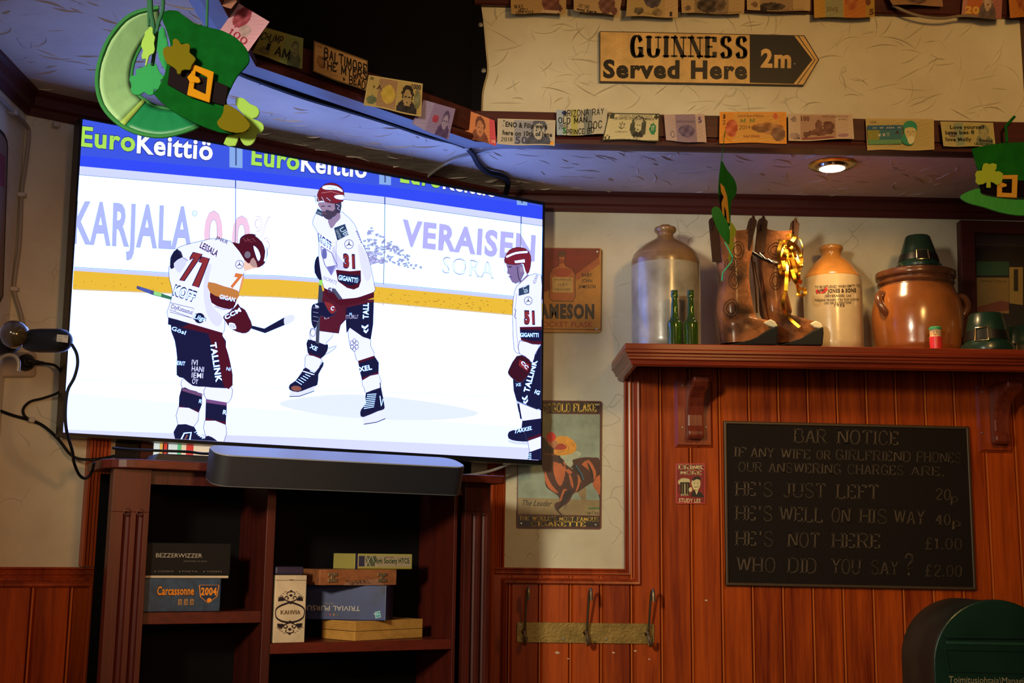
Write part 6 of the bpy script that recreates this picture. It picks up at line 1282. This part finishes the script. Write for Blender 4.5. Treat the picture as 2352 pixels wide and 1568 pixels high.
nt('pale euro style banknote scribbled OLD MAN in black',[(1278,252),(1395,250),(1393,308),(1279,311)],F_,bo+.004,paintfn((175,170,150),(80,80,70),bands=((.3,.42,(170,165,90)),(.55,.7,(120,125,120)),(.0,.12,(150,165,180))),ovals=((.16,.13,.05,.08,(40,50,100),0),)),(('Arizona Ray',.14,.28,.93,.22,.24,INK,HN),('OLD MAN',.04,.55,.60,.52,.22,INK,HW),('2018',.04,.74,.22,.74,.16,INK,HN),('Doc',.64,.78,.90,.76,.28,INK,HN),('PRINCE BO',.20,.98,.74,.94,.2,INK,HW),('5',.12,.93,.19,.93,.22,(25,110,60),dict(bold=.05))),curl=.006)
nt('green and white one dollar banknote with oval portrait',[(1398,259),(1515,261),(1514,324),(1383,321)],F_,bo+.007,paintfn((190,180,140),(50,55,40),edge=(62,62,48),bands=(),ovals=((.61,.52,.15,.42,(66,68,54),5),(.61,.80,.09,.13,(46,46,38),4),(.61,.27,.085,.13,(165,158,128),5),(.61,.47,.062,.22,(182,174,136),4),(.59,.44,.012,.03,(70,70,55),0),(.63,.44,.012,.03,(70,70,55),0),(.61,.60,.02,.015,(90,85,65),0),(.88,.55,.06,.20,(45,120,80),6),(.30,.47,.06,.12,(70,70,55),3),(.30,.47,.045,.09,(185,176,138),2),(.08,.12,.05,.10,(60,60,45),8),(.94,.12,.04,.08,(60,60,45),8),(.08,.9,.05,.09,(60,60,45),8))),(('FEDERAL RESERVE NOTE',.22,.13,.86,.13,.07,(50,50,40)),('THE UNITED STATES OF AMERICA',.10,.24,.90,.24,.09,(45,45,38),dict(bold=.02)),('ONE DOLLAR',.40,.97,.82,.97,.10,(200,190,150),dict(bold=.03)),('F',.285,.52,.315,.52,.12,INK,dict(font='serif')),('1',.06,.95,.10,.95,.12,(190,180,140)),('17',.855,.6,.905,.6,.16,(190,200,160),dict(bold=.04)),('F 37881623 A',.2,.72,.42,.72,.05,(50,50,40))),curl=.006)
nt('creased lilac banknote with folded corners marked 5',[(1525,263),(1618,262),(1623,328),(1530,323)],F_,bo,paintfn((168,145,140),(80,60,90),bands=((.28,.78,(135,115,130)),(.78,1,(178,152,142))),ovals=((.17,.75,.05,.14,(110,90,100),6),(.17,.75,.03,.08,(175,150,142),2),(.53,.6,.2,.22,(95,80,105),14))),(('5',.83,.3,.92,.3,.2,(90,70,110),dict(bold=.04)),('BANK OF ENGLAND' if False else 'RESERVE BANK',.3,.3,.75,.3,.08,(90,70,100))),curl=.010)
nt('bright orange half dinar banknote with round tower',[(1653,257),(1806,257),(1807,329),(1652,328)],F_,bo,paintfn((205,135,45),(140,70,30),edge=(215,140,45),bands=((.2,.9,(200,145,65)),),ovals=((.18,.52,.09,.28,(175,85,50),16),(.72,.52,.24,.17,(150,100,55),22),(.62,.56,.12,.10,(120,80,45),8),(.84,.14,.04,.09,(190,90,50),8),(.88,.7,.10,.22,(120,85,60),12))),(('Central Bank of Bahrain',.27,.16,.66,.16,.08,(120,60,40)),('1',.055,.22,.085,.22,.15,(80,50,30)),('2',.045,.40,.09,.40,.15,(80,50,30)),('2014',.30,.56,.46,.55,.12,(110,80,50),HN),('HALF DINAR',.36,.83,.60,.83,.08,(140,70,40),dict(bold=.02)),('~m~m',.27,.36,.52,.34,.13,(70,110,60),dict(font='hand'))),curl=.003)
nt('pale brown banknote marked 100 with horse statue print',[(1810,261),(1958,262),(1962,319),(1811,324)],F_,bo,paintfn((185,160,135),(90,60,50),edge=(188,165,140),bands=((.18,.73,(165,130,105)),),ovals=((.50,.70,.20,.12,(105,65,50),10),(.47,.45,.05,.24,(110,72,58),10),(.62,.48,.09,.20,(100,62,50),14),(.28,.76,.06,.10,(100,65,52),8),(.45,.92,.26,.06,(130,70,60),6),(.09,.2,.04,.1,(130,110,100),10),(.1,.82,.08,.12,(150,125,115),10),(.84,.85,.08,.08,(150,110,120),8))),(('100',.20,.26,.33,.26,.17,(100,60,45),dict(bold=.04)),('БИЛЕТ БАНКА РОССИИ',.53,.14,.93,.14,.08,(110,80,75)),('58 1999111',.78,.24,.93,.24,.05,(90,60,55)),('=',.13,.95,.18,.95,.1,(80,60,50),dict(bold=.05))),curl=.003)
nt('cream banknote with blue-green bands and turbaned man portrait',[(1988,272),(2145,273),(2146,344),(1992,345)],F_,bo,paintfn((175,158,100),(40,90,70),edge=(185,160,105),bands=(),ovals=()),(('10000',.06,.15,.16,.15,.07,(90,75,40)),('~u~m~u~m',.2,.36,.6,.34,.08,(200,200,150),dict(font='hand')),('~w~m~u',.2,.62,.37,.6,.13,(225,220,190),dict(font='hand',wt=1.,thin=.9)),('A',.48,.45,.53,.45,.09,(60,20,40),dict(bold=.1))),curl=.003)
nt('small cream banknote with handwriting dated 2022 overlapping the right hat',[(2160,279),(2281,282),(2287,338),(2167,335)],F_,bo+.008,paintfn((170,160,105),(70,80,60),bands=((.25,.42,(130,145,120)),(.42,.62,(165,155,95))),edge=(178,165,112),ovals=portrait(.8,.45,1.3,(105,115,90),(150,145,105),(120,125,95))+((.2,.5,.08,.14,(115,105,95),8),)),(('Love yourself',.17,.29,.83,.26,.15,INK,dict(skew=.25,bold=.03)),('love bes 8',.07,.52,.62,.48,.15,INK,dict(skew=.25,bold=.03)),('love Molly',.06,.78,.55,.78,.15,INK,dict(skew=.25,bold=.03)),('Rodos',.70,.80,.95,.80,.13,INK,dict(skew=.25,bold=.03)),('14.10.2022',.60,.96,.95,.96,.11,INK,dict(bold=.02))),curl=.006)
# --- top row, cut by the top of the frame
TB=PY(2.878)
nt('top row banknote with handwriting 2019 12 03, leftmost on upper board',[(1172,-28),(1301,-26),(1300,31),(1174,31)],TB,.004,paintfn((160,130,85),(80,50,40),ovals=((.72,.55,.16,.42,(105,65,55),12),(.86,.8,.07,.18,(85,52,48),6),(.72,.93,.18,.06,(180,155,130),0))),(('was',.06,.80,.22,.80,.15,INK,HN),('HEEL!',.14,.92,.30,.92,.13,INK,HW),('2019 1203',.09,1.0,.40,1.0,.10,INK,HW)),k=1.2)
nt('top row banknote with handwriting was here, second on upper board',[(1317,-28),(1432,-26),(1422,36),(1318,24)],TB,.008,paintfn((165,138,100),(70,50,45),ovals=((.70,.6,.17,.42,(100,66,58),12),(.88,.85,.07,.14,(95,60,55),6))),(('joy dad',.1,.80,.34,.86,.14,INK,HN),('was here',.06,.95,.50,1.02,.12,INK,dict(skew=.2,bold=.03))),k=1.2)
nt('top row banknote with figure 1 in the right corner',[(1442,-30),(1557,-28),(1557,40),(1438,37)],TB,.004,paintfn((165,142,95),(70,60,60),bands=((.75,1,(178,150,108)),),ovals=((.5,.45,.16,.25,(70,62,70),12),(.24,.82,.09,.13,(88,78,62),14),(.60,.84,.1,.13,(120,102,72),14))),(('1',.84,.95,.89,.95,.14,(50,40,35),dict(bold=.04)),('10 PESOS',.34,.93,.55,.93,.05,(90,75,55))),k=1.2)
nt('pale top row banknote with dark building print, fourth on upper board',[(1563,-30),(1711,-28),(1709,32),(1566,30)],TB,.004,paintfn((165,140,100),(60,50,45),bands=((.2,.75,(130,110,82)),),ovals=((.42,.70,.18,.28,(62,52,45),20),(.62,.6,.08,.3,(88,72,60),16),(.10,.82,.05,.1,(100,80,62),8))),(('BANK ROSSII',.56,.98,.96,.98,.08,(105,85,65),dict(skew=.3)),),k=1.2)
nt('pale top row banknote with cannon print, fifth on upper board',[(1714,-30),(1862,-28),(1861,26),(1716,24)],TB,.004,paintfn((165,140,100),(60,50,45),bands=((.2,.72,(140,116,85)),),ovals=((.40,.80,.20,.16,(58,48,42),18),(.26,.93,.06,.07,(40,34,32),4),(.12,.75,.05,.12,(110,85,60),8))),(('BANK ROSSII',.5,.98,.9,.98,.08,(105,85,65)),),k=1.2)
nt('yellow top row banknote reading FIVE with a 5 in the corner',[(1868,-40),(2008,-40),(2009,39),(1870,41)],TB,.006,paintfn((165,125,50),(110,70,30),bands=((.18,.48,(130,130,95)),(.5,.85,(165,100,40)),(.85,1,(150,118,45))),ovals=((.90,.55,.04,.12,(95,50,30),4),(.62,.5,.1,.3,(150,85,38),12))),(('FIVE',.22,.84,.40,.84,.13,(100,85,60),dict(bold=.02)),('5',.91,.93,.99,.93,.16,(80,50,30),dict(bold=.05))),k=1.2)
nt('drooping brown top row banknote with curled lower edge',[(2020,-40),(2160,-38),(2166,14),(2050,10)],TB,.012,paintfn((140,105,70),(80,60,45),ovals=((.5,.7,.2,.25,(95,72,62),14),)),k=1.1,curl=.02)
nt('reddish top row banknote marked 20 with bearded portrait',[(2215,-40),(2304,-38),(2300,44),(2208,36)],TB,.010,paintfn((160,110,95),(80,60,60),bands=((.12,.5,(165,90,42)),(.8,1,(150,95,90))),ovals=portrait(.64,.45,1.7,(88,75,72),(165,140,118),(60,50,52))),(('20',.08,.92,.44,.90,.2,(190,150,70),dict(bold=.05)),),k=1.2,curl=.015)
nt('orange top row banknote in the far upper right corner',[(2314,-40),(2400,-38),(2400,40),(2320,40)],TB,.010,paintfn((165,100,35),(100,60,30),ovals=((.5,.5,.3,.35,(140,75,30),14),)),k=1.2,curl=.012)
# turbaned portrait note details as flat print
for o in [x for x in COL.objects if x.get('label','').startswith('cream banknote with blue-green')]:
    Dn=Decal(lambda x,y,of:F_.at(x,y,bo+.0085+of),2e-5,0)
    Dn.poly([(1992,288),(2072,287),(2072,297),(1992,299)],c(35,80,110,1.3)); Dn.poly([(1992,299),(2060,298),(2060,320),(1994,321)],c(120,120,45,1.3)); Dn.poly([(2020,299),(2072,297),(2074,320),(2020,321)],c(45,95,100,1.3)); Dn.poly([(1994,321),(2070,320),(2072,330),(1994,332)],c(85,130,85,1.3))
    Dn.poly([(2074,290),(2080,280),(2092,277),(2103,282),(2107,294),(2103,306),(2100,312),(2098,330),(2086,333),(2074,328),(2070,318),(2076,308)],c(35,125,95,1.3),2); Dn.poly([(2078,296),(2090,292),(2103,296),(2103,312),(2098,326),(2089,330),(2083,318),(2079,308)],c(178,165,115,1.3),2); Dn.poly([(2086,314),(2100,314),(2098,327),(2090,331),(2085,324)],c(195,190,150,1.3),2)
    Dn.line([(2083,303),(2088,302)],1.2,c(50,80,60));Dn.line([(2095,302),(2100,303)],1.2,c(50,80,60)); Dn.line([(2091,303),(2091,311)],1,c(90,100,70)); Dn.text('~w~m~u',(2014,315),(2042,312),8,c(225,220,190),font='hand',wt=1.,thin=.9); Dn.poly([(2056,306),(2066,306),(2061,299)],c(60,20,40)); Dn.text('~m~w~mm~w',(2000,296),(2070,295),4.5,c(190,200,170),font='hand')
    Dn.build('portrait_print',M_print,o)
# ================================================================== BLACK SHEET ON THE UPPER WALL
BS=PY(2.9-.010); M_sheet=mat('black_cloth',(.0035,.003,.004),.9,bump=.2,bscale=30,spec=.1)
edge=[(1098,-30),(1106,20),(1111,60),(1115,110),(1119,160),(1112,190),(1107,215),(1105,262)]
lo_=[np.array(BS.at(x,y)) for x,y in catmull(edge,3)]
cx0=P1[0]; V=[];
top=[];bot=[]
zt_=2.78; zbm=ZB0+.084
mb=MB()
# part on the frontal bulkhead: strip rows between the bend and the wavy edge
rows=lo_
V=[];
for p in rows: V+=[np.array([P1[0]-.003,2.9-.010,p[2]]),p]
fs=[(2*i,2*i+1,2*i+3,2*i+2) for i in range(len(rows)-1)]
mb.add(V,fs)
zlo=rows[-1][2]; zhi=rows[0][2]
nB=BD.n*.010
a=np.array([P2[0],P2[1],0])+nB;b=np.array([P1[0]-.003,2.9-.010,0]); m=10; V=[]
for i in range(m+1):
    p=a+(b-a)*i/m; wv_=.003*math.sin(i*1.9); V+=[p+BD.n*abs(wv_)+zN*zlo,p+BD.n*abs(wv_)*1.5+zN*zhi]
mb.add(V,[(2*i,2*i+2,2*i+3,2*i+1) for i in range(m)])
p3=np.array([P3[0]+.010,P3[1],0]); V=[a+zN*zlo,a+zN*zhi,p3+zN*zlo,p3+zN*zhi]; mb.add(V,[(0,1,3,2)])
sh=mb.build('black_sheet',M_sheet,None,label='black cloth sheet screwed over the upper wall left of the arrow sign',cat='cloth')
md=sh.modifiers.new('t','SOLIDIFY'); md.thickness=.0015
for x,y in((1104,57),(1111,162)):
    o=MB().lathe([(.0062,0),(.0062,.001),(.0045,.002),(.0022,.0022),(.0022,.003)],BS.at(x,y,.0015),20,(0,-1,0)).build('screw',M_screw,sh)
# ================================================================== CABLES, CONDUIT, FITTINGS
def cable(name,label,pts,r,mt,cat='cable',n=8,k=6): return MB().tube(catmull(pts,k),r,n).build(name,mt,None,smooth=True,label=label,cat=cat)
Zc=CZ-.012
P=[atZ(x,y,Zc) for x,y in((420,60),(480,118),(545,163),(600,186),(700,222),(800,252),(900,283),(980,310),(1040,325),(1068,335))]
P+=[atZ(1085,352,Zc),atZ(1100,378,Zc),atZ(1122,396,Zc),atZ(1150,403,Zc),atZ(1166,412,Zc)-zN*.003,atZ(1164,423,Zc)-zN*.018,atZ(1156,434,Zc)-zN*.03]
cable('black_cable','thick black cable running under the diagonal board and down behind television',P,.0078,M_cable)
q=atZ(1070,336,Zc); MB().tube([q+np.array([-.004,-.006,0]),q+np.array([.004,.006,0])],.0085,12).build('cable_clip',M_white,None,label='white clip holding the thick black cable at the bend',cat='clip')
P=[atZ(x,y,CZ-.006) for x,y in((978,410),(1005,388),(1045,366),(1100,351),(1140,341),(1180,338))]
cable('white_cable','thin white cable curving over the ceiling above the television',P,.004,mat('white_rubber',(.42,.40,.38),.5))
P=[TVP.at(1166,1066,-.02),TVP.at(1130,1080,-.05),TVP.at(1095,1088,-.05),TVP.at(1066,1092,-.04)]
cable('grey_cable','pale grey cable drooping below the television right end',P,.004,mat('grey_rubber',(.30,.27,.24),.5))
# conduit on the left walls
def LWp(px,py,o=.01): 
    pl=Plane((-1.058,2,0),(1,0,0)); return pl.at(px,py,o)
DO=.012
P=[LWp(-25,205,DO),LWp(0,228,DO),LWp(30,258,DO),LWp(50,276,DO),DW.at(61,296,DO+.004),DW.at(63,318,DO),DW.at(56,380,DO),DW.at(50,430,DO),DW.at(50,500,DO)]
P=[LWp(-25,205,DO),LWp(8,234,DO),LWp(30,257,DO),DW.at(62,290,.02),DW.at(66,312,DO),DW.at(60,370,DO),DW.at(50,440,DO),DW.at(48,500,DO),DW.at(44,570,DO),DW.at(34,640,DO),DW.at(34,672,DO),DW.at(48,720,DO),DW.at(56,760,DO)]
cable('conduit','off-white cable conduit snaking down the wall in the left corner',P,.0048,mat('painted_conduit',(.30,.25,.19),.5),k=5)
for i,(x,y,lb) in enumerate(((40,262,'top'),(51,448,'middle'),(34,664,'bottom'))):
    q=DW.at(x,y,.012) if i else LWp(30,258,.012)
    MB().box(q,np.array([.016,0.004,0]),np.array([0,-.014,0]),(0,0,.010),cen=True).build('conduit_clip',M_white,None,bevel=.002,label=('top','middle','bottom')[i]+' clip of the cable conduit in the left corner',cat='clip')
q=DW.at(128,287,.010); MB().box(q,dv*.014,DW.n*.02,zN*.013,cen=True).build('cable_clip',M_white,None,bevel=.002,label='loose white clip on the wall left of the television top corner',cat='clip')
# poster on the left wall
PL=Plane((-1.052,2,0),(1,0,0)); t=thing('poster','dark edged poster on left wall, cut by the left frame edge','poster',PL.at(5,700))
pts=[(-60,180),(0,296),(10,306),(17,322),(19,340),(8,680),(-8,712),(-60,690)]
MB().prism([PL.at(x,y,.0) for x,y in pts],(-.004,0,0)).build('board',M_black,t)
D=Decal(pmap(PL),3e-5,4e-4); D.poly([(-60,186),(-1,303),(8,313),(15,326),(16.5,342),(6,676),(-9,704),(-60,684)],c(120,95,75)); D.poly([(-60,300),(12,360),(10,430),(-60,400)],c(120,40,45)); D.build('print',M_print,t)
# power adapter, shaped like a double-headed spotlight
def SPt(px,py,Y): return atY(px,py,Y)
t=thing('wall_spotlight','black double-headed wall fitting with glassy lens beside the television left edge','wall light',SPt(70,800,2.5))
A=SPt(68,782,2.52);B=SPt(150,782,2.48); ax_=(B-A)/np.linalg.norm(B-A)
Ld=np.linalg.norm(B-A)
MB().lathe([(.012,-.012),(.020,-.004),(.0235,.008),(.0245,.03),(.0243,Ld*.82),(.0225,Ld*.95),(.017,Ld+.004),(.008,Ld+.010),(.001,Ld+.011)],A,32,ax_).build('body',M_black,t,smooth=True)
MB().lathe([(.008,-.02),(.010,0),(.012,.004)],A,20,ax_).build('neck',M_black,t,smooth=True)
C_=SPt(34,768,2.50)
MB().lathe([(.001,-.030),(.014,-.027),(.024,-.016),(.029,0),(.027,.012),(.020,.022),(.010,.028),(.001,.030)],C_,32,(0,-1,0)).build('lens_head',mat('smoked_lens',(.05,.035,.015),.08,coat=1.),t,smooth=True)
MB().lathe([(.016,-.01),(.024,.0),(.026,.02),(.026,.05)],SPt(30,785,2.54),28,(-.9,.2,.0)).build('wall_mount',M_black,t,smooth=True)
D=Decal(lambda x,y,o:SPt(x,y,2.4535-o),3e-5,2e-4); D.poly([(131,767.5),(157,770),(155.5,787),(130,784)],c(150,140,130)); D.text('CE',(147,775),(155,775.8),5,c(60,55,55));
for y in(772,777,780,783): D.line([(133,y),(144,y+1)],.8,c(80,75,75))
D.build('rating_label',M_print,t,label='white rating label')
# socket, plug, hook
Sq=DW.at(46,838,.0); t=thing('wall_socket','round-cornered white wall socket below the black fitting at left','socket',Sq)
MB().prism([DW.at(x,y,.012) for x,y in rr(-4,808,84,866,8)],-DW.n*.012).build('cover',mat('ivory_plastic',(.38,.30,.22),.45),t,bevel=.004)
pg=thing('power_plug','black power plug pushed into the white wall socket','plug',DW.at(58,833,.03))
MB().lathe([(.019,0),(.019,.014),(.014,.022),(.009,.026)],DW.at(58,833,.0125),24,tuple(DW.n)).build('body',M_black,pg,smooth=True)
MB().tube(catmull([DW.at(60,828,.034),DW.at(80,832,.038),DW.at(100,834,.038)],4),[.009]*3+[.006]*3+[.0045]*3,10).build('strain_relief',M_black,pg,smooth=True)
P=[SPt(-6,836,2.42),SPt(4,822,2.42),SPt(20,815,2.42),SPt(36,819,2.42),SPt(43,833,2.42),SPt(41,853,2.42)]
MB().tube(catmull(P,5),.0038,10).build('wall_hook',mat('painted_hook',(.22,.17,.12),.35,.3),None,smooth=True,label='curved metal hook in front of the white wall socket',cat='hook')
P=[SPt(165,791,2.47),SPt(176,812,2.46),SPt(178,838,2.46),SPt(170,868,2.46),SPt(155,898,2.46),SPt(150,945,2.46),SPt(153,990,2.47),SPt(166,1035,2.52),SPt(170,1062,2.60),SPt(182,1090,2.66),SPt(197,1098,2.68),SPt(210,1085,2.68),SPt(216,1062,2.66)]
cable('black_cable','black cord looping from the fitting across the television left edge',P,.0032,M_cable)
P=[DW.at(100,834,.040),DW.at(128,840,.04),DW.at(144,862,.045),DW.at(146,884,.045),DW.at(132,902,.03),DW.at(100,914,.012),DW.at(70,922,.008),DW.at(54,938,.006),DW.at(56,954,.006),DW.at(70,964,.006)]
cable('thin_cable','thin black cord curling from the wall plug down to the white clip',P,.0030,M_cable)
P=[DW.at(-20,935,.006),DW.at(25,952,.006),DW.at(70,965,.006),DW.at(100,978,.008),DW.at(135,1010,.02),DW.at(160,1042,.03),DW.at(185,1054,.045),DW.at(225,1054,.06),DW.at(262,1047,.12)]
cable('black_cable','black cord running from the white clip towards the bookcase top',P,.0034,M_cable)
P=[CP(258,1048,.0),CP(300,1046,-.02),CP(360,1048,-.01),CP(430,1050,.0),CP(470,1044,-.03),CP(520,1040,-.05)]
for p in P: p[2]=max(p[2],za+.0235)
cable('black_cable','black cord lying along the bookcase top behind its front edge',P,.003,M_cable)
q=DW.at(72,964,.012); MB().box(q,dv*.012,DW.n*.018,zN*.012,cen=True).build('cable_clip',M_white,None,bevel=.002,label='white clip gathering black cords left of the television bottom corner',cat='clip')
# long transparent tape on upper board
P=[TB.at(x,y,.02) for x,y in((2050,12),(2090,30),(2130,40),(2170,42),(2215,36),(2290,42))]
MB().tube(catmull(P,4),.0035,6).build('tape_strip',mat('cloudy_tape',(.22,.17,.12),.35),None,smooth=True,label='twisted strip of cloudy tape below the upper banknotes at right',cat='tape')
# paint chips below the coat rack
CH=PY(YB-PT-.0006); mb=MB()
for x,y,r in((1280,1498,6),(1409,1498,4),(1459,1494,4),(1491,1513,3),(1622,1378,4),(1305,1512,3)):
    mb.add([CH.at(x-r,y,.0),CH.at(x,y-r*.5,0),CH.at(x+r*1.1,y+r*.2,0),CH.at(x-r*.1,y+r*.6,0)],[(0,1,2,3)])
mb.build('bare_wood_chip',mat('bare_wood',(.62,.48,.34),.7),wall_back,kind='stuff')
# silence check: nothing else

for n_ in ('printing.009','printing.010','print.005'):
    if n_ in bpy.data.objects: bpy.data.objects[n_]['kind']='stuff'
